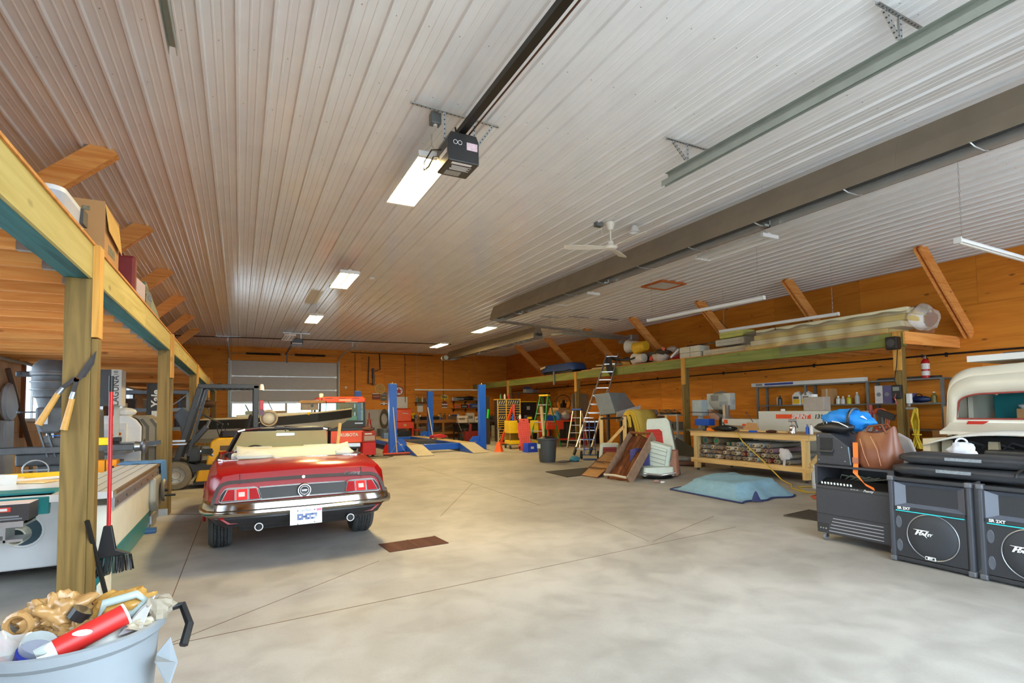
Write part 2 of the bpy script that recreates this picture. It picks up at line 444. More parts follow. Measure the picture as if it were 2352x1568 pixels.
wall_right = struct(MB().box(WXR, WXR+.15, WYF-.2, WYB+.2, 0, CZ).build('wall_right', BACKM))
ply(wall_right, WYF, WYB, 0, CZ, lambda u, v: ((WXR-.006, u, v), (0, 0, PI/2)))
# left wall windows; the nearest two are unseen, enlarged to admit more light
WIN = [(.6, 4.4), (5.4, 10.8), (12.75, 14.35), (17.6, 19.2), (22.4, 24.0)]
WZ = [.5, .3, 1.42, 1.42, 1.42]
WZ0, WZ1 = 1.42, 2.56
wl = MB().box(WXL-.15, WXL, WYF-.2, WYB+.2, WZ1, CZ)
ys = [WYF-.2]+[q for wv in WIN for q in wv]+[WYB+.2]
for a, b in zip(ys[::2], ys[1::2]): wl.box(WXL-.15, WXL, a, b, 0, WZ1)
for (a, b), z in zip(WIN, WZ): wl.box(WXL-.15, WXL, a, b, 0, z)
wall_left = struct(wl.build('wall_left', BACKM))
plf = lambda u, v: ((WXL+.006, u, v), (0, 0, PI/2))
for (a, b), z in zip(WIN, WZ): ply(wall_left, a, b, 0, z, plf, PLYV)
ply(wall_left, WYF, WYB, WZ1, CZ, plf, PLYV)
for a, b in zip(ys[::2], ys[1::2]): ply(wall_left, max(a, WYF), min(b, WYB), 0, WZ1, plf, PLYV)
PANE = glass('window_pane', (0.96, 0.98, 1.0))
STUD = wood('brown_stud', (150, 92, 50), (120, 66, 34), 'Z', grain=14)
for i, (a, b) in enumerate(WIN):
    WZ0 = WZ[i]
    wo = struct(MB().box(WXL-.13, WXL+.02, a, a+.05, WZ0, WZ1).box(WXL-.13, WXL+.02, b-.05, b, WZ0, WZ1).box(WXL-.13, WXL+.02, a, b, WZ0, WZ0+.05).box(WXL-.13, WXL+.02, a, b, WZ1-.05, WZ1).build('window_%d' % (i+1), WHITEP))
    MB().box(WXL-.1, WXL-.06, (a+b)/2-.02, (a+b)/2+.02, WZ0+.05, WZ1-.05).build('mullion', WHITEP, wo)
    for q in (0, 1):
        s = a+.05+q*(b-a-.1)/2; MB().box(WXL-.085, WXL-.079, s+.02*q, s+(b-a-.1)/2-.02*(1-q), WZ0+.05, WZ1-.05).build('pane', PANE, wo)
    for y in (a-.12, b+.04): MB().box(WXL+.013, WXL+.06, y, y+.09, WZ0-.3, WZ1+.2).build('window_stud', STUD, wo)
# front wall behind the photographer with two unseen doorways, opened to let daylight in
FX0, FX1, FZ = -0.6, 5.1, 4.15
wf = MB().box(WXL-.2, FX0, WYF-.15, WYF, 0, CZ).box(FX1, 7.8, WYF-.15, WYF, 0, CZ).box(FX0, FX1, WYF-.15, WYF, FZ, CZ)
wf.box(7.8, 11.2, WYF-.15, WYF, FZ, CZ).box(11.2, WXR+.2, WYF-.15, WYF, 0, CZ)
wall_front = struct(wf.build('wall_front', BACKM))
pfr = lambda u, v: ((u, WYF+.006, v), (0, 0, 0))
ply(wall_front, WXL, FX0, 0, CZ, pfr); ply(wall_front, FX1, 7.8, 0, CZ, pfr); ply(wall_front, FX0, FX1, FZ, CZ, pfr)
ply(wall_front, 7.8, 11.2, FZ, CZ, pfr); ply(wall_front, 11.2, WXR, 0, CZ, pfr)
# yard outside, its ground made pale to bounce daylight indoors
yard = struct(MB().box(-60, 70, -60, 90, -.3, -.16).build('ground_outside', mat('gravel', (184, 183, 180), 0.95, 0, 0.2, 2)))

# ---- far overhead door: sections, window row, tracks, springs
DOORW = mat('door_steel', (196, 190, 182), 0.5, 0, 0.05)
door = MB().box(DX0-.05, DX0, WYB-.02, WYB+.02, 0, DZ).build('door_1', mat('jamb_steel', (150, 156, 152), 0.4, 0.6)); struct(door)
DY = WYB+.06
zs = [DZ, 3.29, 2.62, 2.03, 1.30, .68, 0.0]
for i in range(6):
    z1, z0 = zs[i]-.0015, zs[i+1]+.0015
    if i == 3:                                        # glazed section
        f = MB().box(DX0, DX1, DY-.025, DY+.025, z0, z0+.07).box(DX0, DX1, DY-.025, DY+.025, z1-.05, z1)
        n = 4; wv = (DX1-DX0)/n
        for k in range(n+1):
            x = DX0+k*wv; f.box(max(DX0, x-.05), min(DX1, x+.05), DY-.025, DY+.025, z0+.07, z1-.05)
        sec = f.build('door_section', DOORW, door)
        for k in range(n): MB().box(DX0+k*wv+.05, DX0+(k+1)*wv-.05, DY-.003, DY+.003, z0+.07, z1-.05).build('pane', PANE, sec)
    else:
        sec = MB().box(DX0, DX1, DY-.025, DY+.025, z0, z1).build('door_section', DOORW, door, bev=.004)
        MB().box(DX0, DX1, DY-.034, DY-.02, z0-.015, z0+.03).build('section_rib', GALV, sec)
        for x in (DX0+.06, DX0+1.25, 2.05, DX1-1.2, DX1-.06): MB().box(x-.025, x+.025, DY-.045, DY-.02, z0-.05, z0+.06).build('hinge', GALV, sec)
TRK = mat('track_steel', (168, 174, 164), 0.45, 0.35, 0.12)
for s, x in ((-1, DX0-.09), (1, DX1+.09)):
    t = MB().box(x-.025, x+.025, WYB-.1, WYB-.04, 0, DZ+.1).box(x-.05, x-.03, WYB-.06, WYB-.015, 0, DZ+.1)
    t.tube([(x, WYB-.07, DZ+.08), (x, WYB-.12, DZ+.22), (x, WYB-.25, DZ+.32), (x, WYB-.45, DZ+.35), (x, 23.6, DZ+.36)], .035, 6)
    t.build('door_track', TRK, door)
    hg = MB(); y = 24.6
    hg.box(x-.45, x+.45, y-.02, y+.02, CZ-.05, CZ-.02).beam((x, y, CZ-.04), (x, y, DZ+.38), .035, .006).beam((x+s*.35, y, CZ-.04), (x, y, DZ+.38), .035, .006)
    hg.build('track_hanger', GALV, door)
MB().cyl((DX0, WYB-.12, DZ+.34), (DX1, WYB-.12, DZ+.34), .014, n=8).build('spring_shaft', STEEL, door)
for a, b in ((0.25, 1.75), (2.42, 3.85)):
    pts = [(a+(b-a)*i/240, WYB-.12+.05*math.cos(i*1.2), DZ+.34+.05*math.sin(i*1.2)) for i in range(241)]
    MB().tube(pts, .012, 4).build('torsion_spring', BLACKM, door)
for x in (1.86, 2.34): MB().lathe([(.02, -.03), (.07, -.02), (.07, .02), (.02, .03)], 12, (x, WYB-.12, DZ+.34), 'X').build('spring_cone', GALV, door)
MB().box(2.03, 2.09, WYB-.03, WYB-.013, DZ-.05, DZ+.4).build('centre_bracket', DKSTEEL, door)
# ================================================================== OVERHEAD
LIT = glow('lit_tube', LAMPC, LAMP)
DIFF = mat('unlit_tube', (214, 208, 196), 0.4, 0, 0.04)
def chain(mb, p, q, step=0.032):
    p, q = Vector(p), Vector(q); d = q-p; n = max(2, int(d.length/step)); a, b, e = frame(d)
    for i in range(n):
        c = p+d*((i+.5)/n); s = a if i % 2 else b
        mb.tube([c-e*step*.62, c+s*.009-e*step*.2, c+s*.009+e*step*.2, c+e*step*.62, c-s*.009+e*step*.2, c-s*.009-e*step*.2], .0024, 3, loop=True)
FG = 'twin tube lights hung in rows'
def fixture(loc, label, lit, ln=1.46, wd=.40, drop=None):
    t = thing('twin_tube_light', label, 'light', loc, 0, FG)
    h = MB().prism([(-wd/2, .0), (-wd/2+.03, .05), (-.05, .055), (-.03, .085), (.03, .085), (.05, .055), (wd/2-.03, .05), (wd/2, .0), (wd/2-.012, .0), (wd/2-.036, .038), (.02, .045), (-.02, .045), (-wd/2+.036, .038), (-wd/2+.012, 0)], -ln/2, ln/2)
    h.build('reflector', WHITE, t, smooth=30)
    MB().box(-.022, .022, -ln/2+.02, ln/2-.02, .012, .045).build('spine', WHITE, t)
    for s in (-1, 1):
        tb = MB().box(s*.1-.068, s*.1+.068, -ln/2+.05, ln/2-.05, .006, .022) if lit else MB().cyl((s*.1, -ln/2+.05, .02), (s*.1, ln/2-.05, .02), .018, n=10)
        tb.build('tube', LIT if lit else DIFF, t)
        e = MB().box(-wd/2, wd/2, s*ln/2-.03, s*ln/2+.03, -.004, .06)
        e.build('end_cap', WHITE, t, bev=.01)
        top = CZ-loc[2]-.03
        c = MB(); chain(c, (-.14, s*(ln/2-.12), .06), (0, s*(ln/2-.12), .06+(top-.06)*.55)); chain(c, (.14, s*(ln/2-.12), .06), (0, s*(ln/2-.12), .06+(top-.06)*.55)); chain(c, (0, s*(ln/2-.12), .06+(top-.06)*.55), (0, s*(ln/2-.12), top))
        c.build('chain', GALV, t)
    return t
fixture((1.93, 6.3, 4.33), 'lit twin tube light nearest the camera, beside the black door opener', True)
fixture((1.98, 11.75, 4.33), 'lit twin tube light, second in the row leading to the far overhead door', True)
fixture((1.98, 17.0, 4.33), 'lit twin tube light, third in the row toward the far overhead door', True)
fixture((1.62, 21.6, 4.33), 'unlit twin tube light beside the far door opener', False)
fixture((7.7, 21.9, 4.33), 'lit twin tube light farthest back above the blue vehicle lift', True)
fixture((7.65, 17.0, 4.33), 'lit twin tube light just beyond the near end of the long radiant heater', True)
fixture((7.9, 6.55, 4.33), 'unlit twin tube light right of the ceiling fan, beside the long heater', False)
fixture((7.78, 11.4, 4.33), 'unlit twin tube light near the far end of the long heater', False)

def strip_light(p, q, label, stem=None, wd=.085, cord=None):
    p, q = Vector(p), Vector(q); d = (q-p); L_ = d.length
    t = thing('strip_light', label, 'light', p, math.atan2(d.y, d.x), 'white single strip lights')
    MB().prism([(-wd/2, .0), (-wd/2, .03), (-wd/2+.02, .06), (wd/2-.02, .06), (wd/2, .03), (wd/2, 0)], 0.01, L_-.01, 'YZ').build('housing', WHITE, t)
    MB().cyl((.04, 0, -.002), (L_-.04, 0, -.002), .014, n=8).build('tube', DIFF, t)
    for s in (0, L_): MB().box(s-.012, s+.012, -wd/2-.004, wd/2+.004, -.014, .064).build('end_cap', WHITEP, t, bev=.008)
    for s in (.12, L_-.12):
        c = MB(); chain(c, (s, 0, .06), (s, 0, CZ-p.z-.03), .05); c.build('chain', GALV, t)
    return t
strip_light(G(1489, 738, 3.6), G(1755, 686, 3.6), 'long white strip light on chains, left of the two above the storage deck')
a, b = G(1654, 763, 3.5), G(1926, 723, 3.5)
strip_light(a, b, 'long white strip light on chains, nearest above the wrapped foam boards')
strip_light(G(2200, 556, 3.6), G(2345, 596, 3.6)+Vector((.9, .02, 0)), 'white strip light at the right edge, running crosswise over the old truck')
c = MB().tube([G(1652, 735, 3.9), G(1680, 762, 3.62), G(1730, 765, 3.6), G(1770, 752, 3.62), G(1778, 742, 3.58)], .008, 5)
c.tube([G(1779, 748, 3.5), G(1786, 775, 3.35), G(1800, 795, 3.2), G(1812, 801, 3.1)], .008, 5)
tag(c.build('light_cable', BLACKM), 'thin black cord looping from the strip light down to the wrapped foam', 'cord')

# ---- radiant tube heaters
HOOD = mat('heater_hood', (150, 138, 122), 0.38, 0.7, 0.12, 3)
HOODIN = mat('heater_reflector', (206, 206, 200), 0.22, 0.75, 0.05)
def heater(xc, y0, y1, z, label, end=True):
    t = thing('tube_heater', label, 'heater', (xc, (y0+y1)/2, z), 0, 'radiant tube heaters under the ceiling')
    h = (y1-y0)/2
    pr = [(-.2, 0), (-.17, .19), (-.08, .42), (.08, .42), (.17, .19), (.2, 0)]
    n = max(2, int((y1-y0)/3))
    for k in range(n):
        a, b = -h+2*h*k/n, -h+2*h*(k+1)/n+.02
        e = .002*(k % 2)
        MB().loft([[Vector((x*(1+e*5), y, v+e)) for x, v in pr] for y in (a, b)], cap=False, closed=False).build('hood_sheet', HOOD, t, solid=.003)
    MB().loft([[Vector((x*.96, y, v*.96+.004)) for x, v in pr] for y in (-h+.01, h-.01)], cap=False, closed=False).build('inner_reflector', HOODIN, t)
    for s in (-.07, .07): MB().cyl((s, -h-.1, .12), (s, h+.1, .12), .05, n=12).build('burner_tube', DKSTEEL, t, smooth=60)
    m = int((y1-y0)/1.25)
    for k in range(m):
        y = -h+.4+k*1.25
        MB().tube([(-.2, y, .01), (-.1, y, -.012), (.1, y, -.012), (.2, y, .01)], .009, 5).build('reflector_brace', GALV, t)
        if k % 3 == 1: 
            cc = MB(); cc.tube([(0, y, .42), (0, y, CZ-z-.022)], .005, 4)
            cc.box(-.03, .09, y-.05, y+.05, -.03, .0).box(.06, .09, y-.05, y+.05, -.03, .06); cc.build('hanger', GALV, t)
    if end:
        MB().prism(pr, -h-.004, -h+.004).build('end_panel', HOOD, t); MB().prism(pr, h-.004, h+.004).build('end_panel', HOOD, t)
    return t
heater(6.66, -.4, 13.9, 4.1, 'long brownish metal radiant heater running along the ceiling on the right')
heater(9.45, 16.3, 25.2, 4.05, 'shiny silver radiant heater at the back, near the far right corner')
pp = [Vector((6.73, 14.08, 4.2)), Vector((6.95, 14.4, 4.2)), G(1300, 757, 4.15), G(1448, 775, 4.1)]
pe = thing('exhaust_pipe', 'pair of grey heater pipes running across to the right wall', 'pipe', pp[0])
for q, mname in ((pp, 'pipe'), ([G(1268, 768, 4.1), G(1290, 765, 4.1), G(1425, 778, 4.05)], 'pipe')):
    MB().tube([v-pp[0] for v in q], .05, 10).build(mname, GALV, pe, smooth=60)
for q in (G(1455, 775, 4.1), G(1432, 783, 4.05)): MB().cbox(q-pp[0], (.34, .2, .2)).build('burner_box', GALV, pe, bev=.01)
for q in (G(1265, 765, 4.12), G(1330, 765, 4.12), G(1400, 770, 4.1)):
    v = q-pp[0]; MB().tube([v, (v.x, v.y, CZ-pp[0].z-.01)], .006, 4).box(v.x-.4, v.x+.4, v.y-.03, v.y+.03, CZ-.05-pp[0].z, CZ-.022-pp[0].z).build('pipe_hanger', GALV, pe)
q = G(1020, 822, 4.05)
MB().lathe([(.11, 0), (.11, .35), (.13, .36), (.13, .42)], 14, q-pp[0]+Vector((0, -.3, 0)), 'Y').build('duct_elbow', GALV, pe, smooth=40)

# ---- door opener over the near bay with its rail
op = thing('door_opener', 'black overhead door opener box with warning stickers and long rail', 'door opener', (2.04, 5.15, 4.06))
BOXK = mat('opener_case', (44, 42, 42), 0.35, 0, 0.1)
MB().box(-.17, .17, -.17, .2, 0, .24).prism([(-.17, .24), (.17, .24), (.14, .31), (-.14, .31)], -.17, .2).build('case', BOXK, op, bev=.012)
MB().beam((0, .05, .36), (0, -5.7, .36), .075, .06).build('rail', mat('rail_dark', (52, 48, 42), 0.4, 0.6), op)
MB().beam((.085, -.1, .345), (.085, -5.7, .345), .012, .012).build('drive_chain', mat('rusty_chain', (96, 62, 44), 0.6, 0.4), op)
lb = mat('sticker_white', (226, 222, 220), 0.5, 0, 0.1, 30)
MB().box(.03, .15, -.1715, -.17, .14, .22).build('warning_sticker', mat('sticker_pink', (226, 196, 204), 0.5, 0, 0.2, 40), op)
MB().box(-.12, .1, -.14, -.1, -.0015, 0).build('sticker', lb, op); MB().box(-.11, .06, .06, .16, -.0015, 0).build('sticker', mat('sticker_grey', (150, 146, 140), .5, 0, .3, 40), op)
for i in range(5): MB().box(-.1+.008*(i % 3), .12-.03*(i % 2), -.07+i*.022, -.06+i*.022, -.0013, 0).build('sticker_line', lb, op)
for s in (-.025, .025): MB().torus((-.07+s, -.172, .2), (0, 1, 0), .022, .003, 14, 4).build('safety_mark', lb, op)
MB().box(-.1715, -.17, -.12, .1, .1, .15).build('sticker', lb, op)
PERF = mat('punched_angle', (186, 188, 188), 0.4, 0.75, 0.1, 10)
HOLE = mat('punch_hole', (70, 72, 74), 0.8)
def angle(parent, p, q, wd=.034, name='angle_iron', up=(0, 0, 1), n=None):
    """L-shaped punched angle iron with its row of holes"""
    p, q = Vector(p), Vector(q); a, b, d = frame(q-p, up); mb = MB()
    mb.add([p-a*wd/2, p+a*wd/2, q+a*wd/2, q-a*wd/2, p-a*wd/2+b*.003, p+a*wd/2+b*.003, q+a*wd/2+b*.003, q-a*wd/2+b*.003], [(0, 1, 2, 3), (7, 6, 5, 4), (0, 4, 5, 1), (1, 5, 6, 2), (2, 6, 7, 3), (3, 7, 4, 0)])
    mb.beam(p-a*wd/2+b*wd/2, q-a*wd/2+b*wd/2, .003, wd, b)
    o = mb.build(name, PERF, parent)
    hb = MB(); n = n or max(2, int((q-p).length/.045))
    for i in range(n):
        c = p+(q-p)*((i+.5)/n)
        for s, e, f2 in ((-b, a, 0), (-a, b, wd/2)):
            cc = c+(b*.0 if f2 == 0 else -a*(wd/2)+b*wd/2)+s*.0022
            hb.cyl(cc, cc+s*.0006, .0085, n=6)
    hb.build('punch_hole', HOLE, o, kind='stuff')
    return o
zt = CZ-4.06-.07
angle(op, (-.52, -.02, zt), (.5, .02, zt-.0)); angle(op, (-.15, 0, .28), (-.15, 0, zt), up=(0, 1, 0)); angle(op, (.19, 0, .2), (.19, 0, zt), up=(0, 1, 0)); angle(op, (.2, .02, .26), (.42, .02, zt), .025, up=(0, 1, 0))
MB().tube([(-.17, .05, .2), (-.26, .1, .2), (-.31, .2, .1), (-.28, .3, .06), (-.22, .32, .12), (-.2, .22, .19), (-.17, .15, .17)], .007, 5).build('cord', BLACKM, op)
MB().tube([(-.02, .02, zt-.12), (-.02, .01, .42), (.0, .02, .31)], .01, 5).build('power_cable', BLACKM, op)
jb = thing('outlet_box', 'grey metal ceiling outlet box with plug above the near door opener', 'outlet', (1.84, 5.3, CZ-.15))
MB().cbox((0, 0, .07), (.11, .1, .12)).build('box', mat('box_metal', (120, 124, 124), .4, .6), jb, bev=.006)
MB().cyl((0, 0, .012), (0, 0, -.01), .022, n=12).build('plug', WHITEP, jb)
# overhead tracks left behind at the near bay
def bay_track(x, side, label, yend, hang):
    t = thing('door_track', label, 'track', (x, yend, 4.3), 0, 'overhead tracks of the near bay')
    L_ = yend+.45
    MB().prism([(-.03, 0), (-.03, .07), (.03, .07), (.03, 0), (.024, 0), (.024, .064), (-.024, .064), (-.024, 0)], 0, -L_).build('track_channel', TRK, t)
    MB().prism([(-.034*side, .07), (-.034*side, .155), (-.04*side, .155), (-.04*side, .07)], -.05, -L_).prism([(-.034*side, .15), (.02*side, .15), (.02*side, .155), (-.034*side, .155)], -.05, -L_).build('track_angle', TRK, t)
    for y in hang:
        angle(t, (-.35, y, CZ-4.3-.07), (.35, y, CZ-4.3-.07)); angle(t, (-.03, y, .15), (-.03, y, CZ-4.3-.065), up=(0, 1, 0)); angle(t, (-.25, y, CZ-4.3-.075), (-.05, y, .15), .025, up=(0, 1, 0))
    return t
bay_track(4.76, -1, 'galvanised overhead track right of the black door opener', 4.98, (-.45, -2.75))
bay_track(-.49, 1, 'galvanised overhead track at the top left corner of the ceiling', 4.75, (-1.7,))
# ---- ceiling fan
FANM = mat('fan_cream', (226, 220, 206), 0.35, 0, 0.05)
fc = G(1403, 572, 4.24)
fan = thing('ceiling_fan', 'cream three-bladed ceiling fan on a short rod', 'fan', (fc.x, fc.y, 4.24))
MB().lathe([(.0, -.01), (.09, 0), (.118, .03), (.118, .045), (.1, .06)], 24).build('motor_disc', FANM, fan, smooth=40)
MB().lathe([(.05, .06), (.05, .13), (.03, .15)], 16).build('motor_neck', FANM, fan, smooth=40)
MB().cyl((0, 0, .14), (0, 0, .38), .015, n=10).build('rod', FANM, fan, smooth=60)
MB().lathe([(.04, .33), (.05, .34), (.085, .44), (.09, .462)], 20).build('canopy', FANM, fan, smooth=40)
for i, a in enumerate((150, 275, 35)):
    a = math.radians(a); d = Vector((math.cos(a), math.sin(a), 0)); n = Vector((-d.y, d.x, 0))
    mb = MB()
    for (r0, r1, w0, w1, dz0, dz1) in ((.1, .3, .04, .05, .03, .035), (.3, .72, .07, .075, .035, .05), (.72, .8, .075, .05, .05, .06)):
        for w0_, w1_ in ((w0, w1),):
            mb.add([d*r0+n*w0_+Vector((0, 0, dz0+.018)), d*r0-n*w0_+Vector((0, 0, dz0-.012)), d*r1-n*w1_+Vector((0, 0, dz1-.012)), d*r1+n*w1_+Vector((0, 0, dz1+.018))], [(0, 1, 2, 3)])
    mb.build('blade', FANM, fan, solid=.008)
q = G(1375, 518, CZ-.06)
ob = thing('ceiling_junction_box', 'small grey junction box on the ceiling left of the fan', 'junction box', (q.x, q.y, CZ-.08))
MB().box(-.07, .07, -.05, .05, 0, .075).build('box', mat('box_metal', 0), ob, bev=.006); MB().tube([(.05, 0, 0), (.12, .05, -.12), (.2, .1, -.02), (.3, .1, .06)], .004, 4).build('wire', FANM, ob)
q = G(1457, 527, CZ-.1)
sl = thing('bulb_socket', 'small white lamp holder with shade on the ceiling right of the fan', 'lamp', (q.x, q.y, CZ-.17))
MB().lathe([(.03, .15), (.05, .13), (.09, .02), (.085, .02), (.04, .12)], 16, cap=False).build('shade', WHITEP, sl); MB().cyl((0, 0, .08), (0, 0, .15), .03, n=10).build('socket', WHITEP, sl)
q = G(854, 638, CZ-.02)
sd = thing('smoke_detector', 'small round white smoke detector on the ceiling', 'detector', (q.x, q.y, CZ-.055))
MB().lathe([(.05, 0), (.07, .012), (.075, .04), (.06, .05)], 16).build('cover', WHITEP, sd, smooth=40); MB().cyl((.03, 0, -.003), (.03, 0, .005), .012, n=8).build('vent', GREY, sd)
# ---- attic hatch
ht = thing('attic_hatch', 'ceiling hatch with orange wood frame near the right wall', 'hatch', (9.75, 10.3, CZ-.06))
HW = mat('hatch_wood', (196, 104, 44), .6)
for a in ((-.42, .42, -.38, -.32), (-.42, .42, .32, .38), (-.42, -.36, -.32, .32), (.36, .42, -.32, .32)): MB().box(*a, 0, .05).build('frame_board', HW, ht)
MB().box(-.36, .36, -.32, .32, .02, .05).build('hatch_panel', WHITEP, ht)
# ---- far opener
o2 = thing('door_opener', 'small black door opener with short rail by the far overhead door', 'door opener', (2.0, 22.6, 4.2))
MB().box(-.22, .22, -.2, .2, 0, .24).build('case', BOXK, o2, bev=.02); MB().box(-.18, .18, -.202, -.2, .02, .06).build('lamp_cover', WHITEP, o2)
MB().beam((0, .1, .27), (0, 5.6, .2), .06, .05).build('rail', MATS['rail_dark'], o2)
MB().box(-.5, .5, -.02, .02, CZ-4.2-.06, CZ-4.2-.02).box(-.17, -.14, -.02, .02, .2, CZ-4.22).box(.14, .17, -.02, .02, .2, CZ-4.22).beam((.17, 0, .24), (.4, 0, CZ-4.24), .03, .006).build('hanger', GALV, o2)
# ---- conduits
cd = MB().tube([(WXL+.3, 24.9, CZ-.06), (8.9, 23.6, CZ-.06)], .022, 6)
tag(cd.build('conduit', BLACKM), 'dark conduit running across the ceiling before the far door', 'conduit')
PIPE = mat('dark_pipe', (58, 44, 34), .5, .3)
cd = MB().tube([(5.15, WYB-.05, CZ-.1), (9.6, WYB-.05, CZ-.12)], .02, 5)
for x, z in ((5.35, 1.9), (8.0, 2.0), (10.2, 1.9)): cd.tube([(x, WYB-.05, CZ-.1), (x, WYB-.05, z)], .018, 5)
tag(cd.build('wall_conduit', PIPE), 'dark brown conduits dropping down the back wall above the workbench', 'conduit')
ap = [AY(847, 808, WYB-.12), AY(846, 880, WYB-.12), AY(858, 882, WYB-.12)]
ap = [v-Vector((.0, .06, .25)) if i == 0 else v for i, v in enumerate(ap)]
al = thing('air_line', 'dark air pipe with blue filter on the back wall', 'pipe', ap[0])
MB().tube([v-ap[0] for v in ap], .03, 6).build('pipe', PIPE, al); MB().tube([v-ap[0] for v in (AY(872, 812, WYB-.08), AY(873, 848, WYB-.08), AY(862, 852, WYB-.08))], .028, 6).build('pipe', PIPE, al)
v = AY(857, 850, WYB-.1)-ap[0]; MB().cyl(v+Vector((0, 0, -.45)), v+Vector((0, 0, .1)), .06, n=10).build('filter', mat('navy', (28, 44, 84), .4), al)
v = AY(858, 876, WYB-.1)-ap[0]; MB().cyl(v+Vector((0, 0, -.2)), v+Vector((0, 0, .35)), .06, n=10).build('filter_bowl', mat('bowl_grey', (74, 76, 80), .3), al)

# ================================================================== STORAGE DECKS
# ---- left deck: posts, beam plies, joists in hangers, deck boards
LX, LZ0, LZ1 = -0.945, 2.48, 2.72
ml = thing('storage_deck', 'timber storage deck on posts along the left wall with yellowish beam', 'mezzanine', (0, 0, 0))
LP = [4.70, 9.5, 15.1, 20.6, 26.4]
ed = [-.5]+LP+[WYB-.02]
for a, b in zip(ed, ed[1:]):
    n = 2 if b-a > 3 else 1
    for k in range(n):
        y0, y1 = a+(b-a)*k/n, a+(b-a)*(k+1)/n
        MB().box(LX-.02, LX, y0+.002, y1-.002, LZ0+.001, LZ1).build('beam_board', PTY, ml)
    MB().box(LX-.09, LX-.021, a, b, LZ0, LZ1).build('beam_ply', TEAL, ml); MB().box(LX-.165, LX-.091, a, b, LZ0, LZ1-.01).build('beam_ply', TEAL, ml)
jo = MB().box(WXL+.02, LX-.17, -.019, .019, LZ0+.02, LZ1).build('joist', PINE, ml); jo.location = (0, -.05, 0)
hg = MB().box(LX-.25, LX-.166, -.024, .024, LZ0+.016, LZ0+.02).box(LX-.25, LX-.167, -.024, -.0195, LZ0+.02, LZ0+.07).box(LX-.25, LX-.167, .0195, .024, LZ0+.02, LZ0+.07).build('joist_hanger', GALV, ml); hg.location = (0, -.05, 0)
y = -.05+.465
while y < WYB-.1:
    inst(jo, ml, (0, y, 0)); inst(hg, ml, (0, y, 0)); y += .465
y = -.5
while y < WYB-.1:
    b = min(y+2.44, WYB-.02); MB().box(WXL+.02, LX+.012, y+.002, b-.002, LZ1, LZ1+.018).build('deck_panel', wood('deck_board', (206, 140, 70), (176, 108, 44), 'X', 8), ml); y += 2.44
for i, y in enumerate(LP):
    p = MB().box(LX-.155, LX-.0, y, y+.15, 0, LZ0-.001).build('post', PTZ, ml, bev=.004)
    if i > 0: MB().box(LX-.16, LX+.005, y-.005, y+.155, 0, .1).build('post_base', GALV, p)
    MB().box(LX+.001, LX+.04, y+.0, y+.14, LZ0-.42, LZ1+.005).build('cleat', PINEZ, ml)
    MB().box(LX-.005+.006, LX+.035, y+.02, y+.13, 0.02, LZ0-.43).build('post_board', PTZ, ml)
def brace(wall_x, z0, x1, y, label, grp):
    t = thing('roof_brace', label, 'brace', (wall_x, y, z0), 0, grp)
    s = 1 if x1 > wall_x else -1
    for dy in (-.045, .045):
        MB().beam((s*.02, dy, 0), (x1-wall_x, dy, CZ-z0+.02), .04, .24, (0, 0, 1)).build('brace_plank', PINE, t)
    MB().beam((s*.08, 0, .06), (x1-wall_x, 0, CZ-z0+.02), .046, .16).build('filler_plank', HW, t)
    return t
ords = ['nearest', 'second', 'third', 'fourth', 'fifth', 'sixth', 'seventh']
for i, y in enumerate((7.78, 10.69, 13.76, 16.75, 19.9, 22.9)):
    brace(WXL+.02, 2.76, -1.42, y, 'orange timber roof brace above the left deck, %s from the camera' % ords[i], 'roof braces above the left deck')
for i, y in enumerate((5.67, 8.63, 11.52, 14.58, 17.4, 20.4, 23.3)):
    brace(WXR-.02, 3.0, 12.25, y, 'brown timber roof brace on the right wall, %s from the camera' % ords[i], 'roof braces on the right wall')
# ---- right deck
RX0, RZ0, RZ1 = 12.0, 2.70, 2.98
mr_ = thing('storage_deck', 'timber storage deck on posts along the right wall with green beam', 'mezzanine', (0, 0, 0))
RP = [5.95, 11.85, 17.65, 23.7]
ed = [5.9]+RP[1:]+[WYB-.05]
for a, b in zip(ed, ed[1:]):
    for k in range(2):
        y0, y1 = a+(b-a)*k/2, a+(b-a)*(k+1)/2
        MB().box(RX0, RX0+.02, y0+.002, y1-.002, RZ0, RZ1).build('beam_board', PTG, mr_)
    MB().box(RX0+.021, RX0+.11, a, b, RZ0, RZ1).build('beam_ply', PTG, mr_)
jo = MB().box(RX0+.112, WXR-.02, -.019, .019, RZ0+.04, RZ1).build('joist', PINE, mr_); jo.location = (0, 5.95, 0)
hg = MB().box(RX0+.112, RX0+.19, -.026, .026, RZ0+.02, RZ0+.04).build('joist_hanger', GALV, mr_); hg.location = (0, 5.95, 0)
y = 5.95+.45
while y < WYB-.1: inst(jo, mr_, (0, y, 0)); inst(hg, mr_, (0, y, 0)); y += .45
y = 5.9
while y < WYB-.1:
    b = min(y+2.44, WYB-.03); MB().box(RX0-.02, WXR-.02, y+.002, b-.002, RZ1, RZ1+.018).build('deck_panel', MATS['deck_board'], mr_); y += 2.44
for i, y in enumerate(RP):
    MB().box(RX0+.0, RX0+.15, y, y+.15, 0, RZ0-.001).build('post', PTZ, mr_, bev=.004)
    MB().box(RX0-.045, RX0-.002, y+.0, y+.14, RZ0-.5, RZ1).build('cleat', PINEZ, mr_)
    MB().box(RX0-.04, RX0-.002, y+.03, y+.12, 0.02, RZ0-.52).build('post_board', PTZ, mr_)
MB().box(RX0-.02, WXR-.02, 5.86, 5.9, RZ0+.03, RZ1).build('end_joist', PINE, mr_)
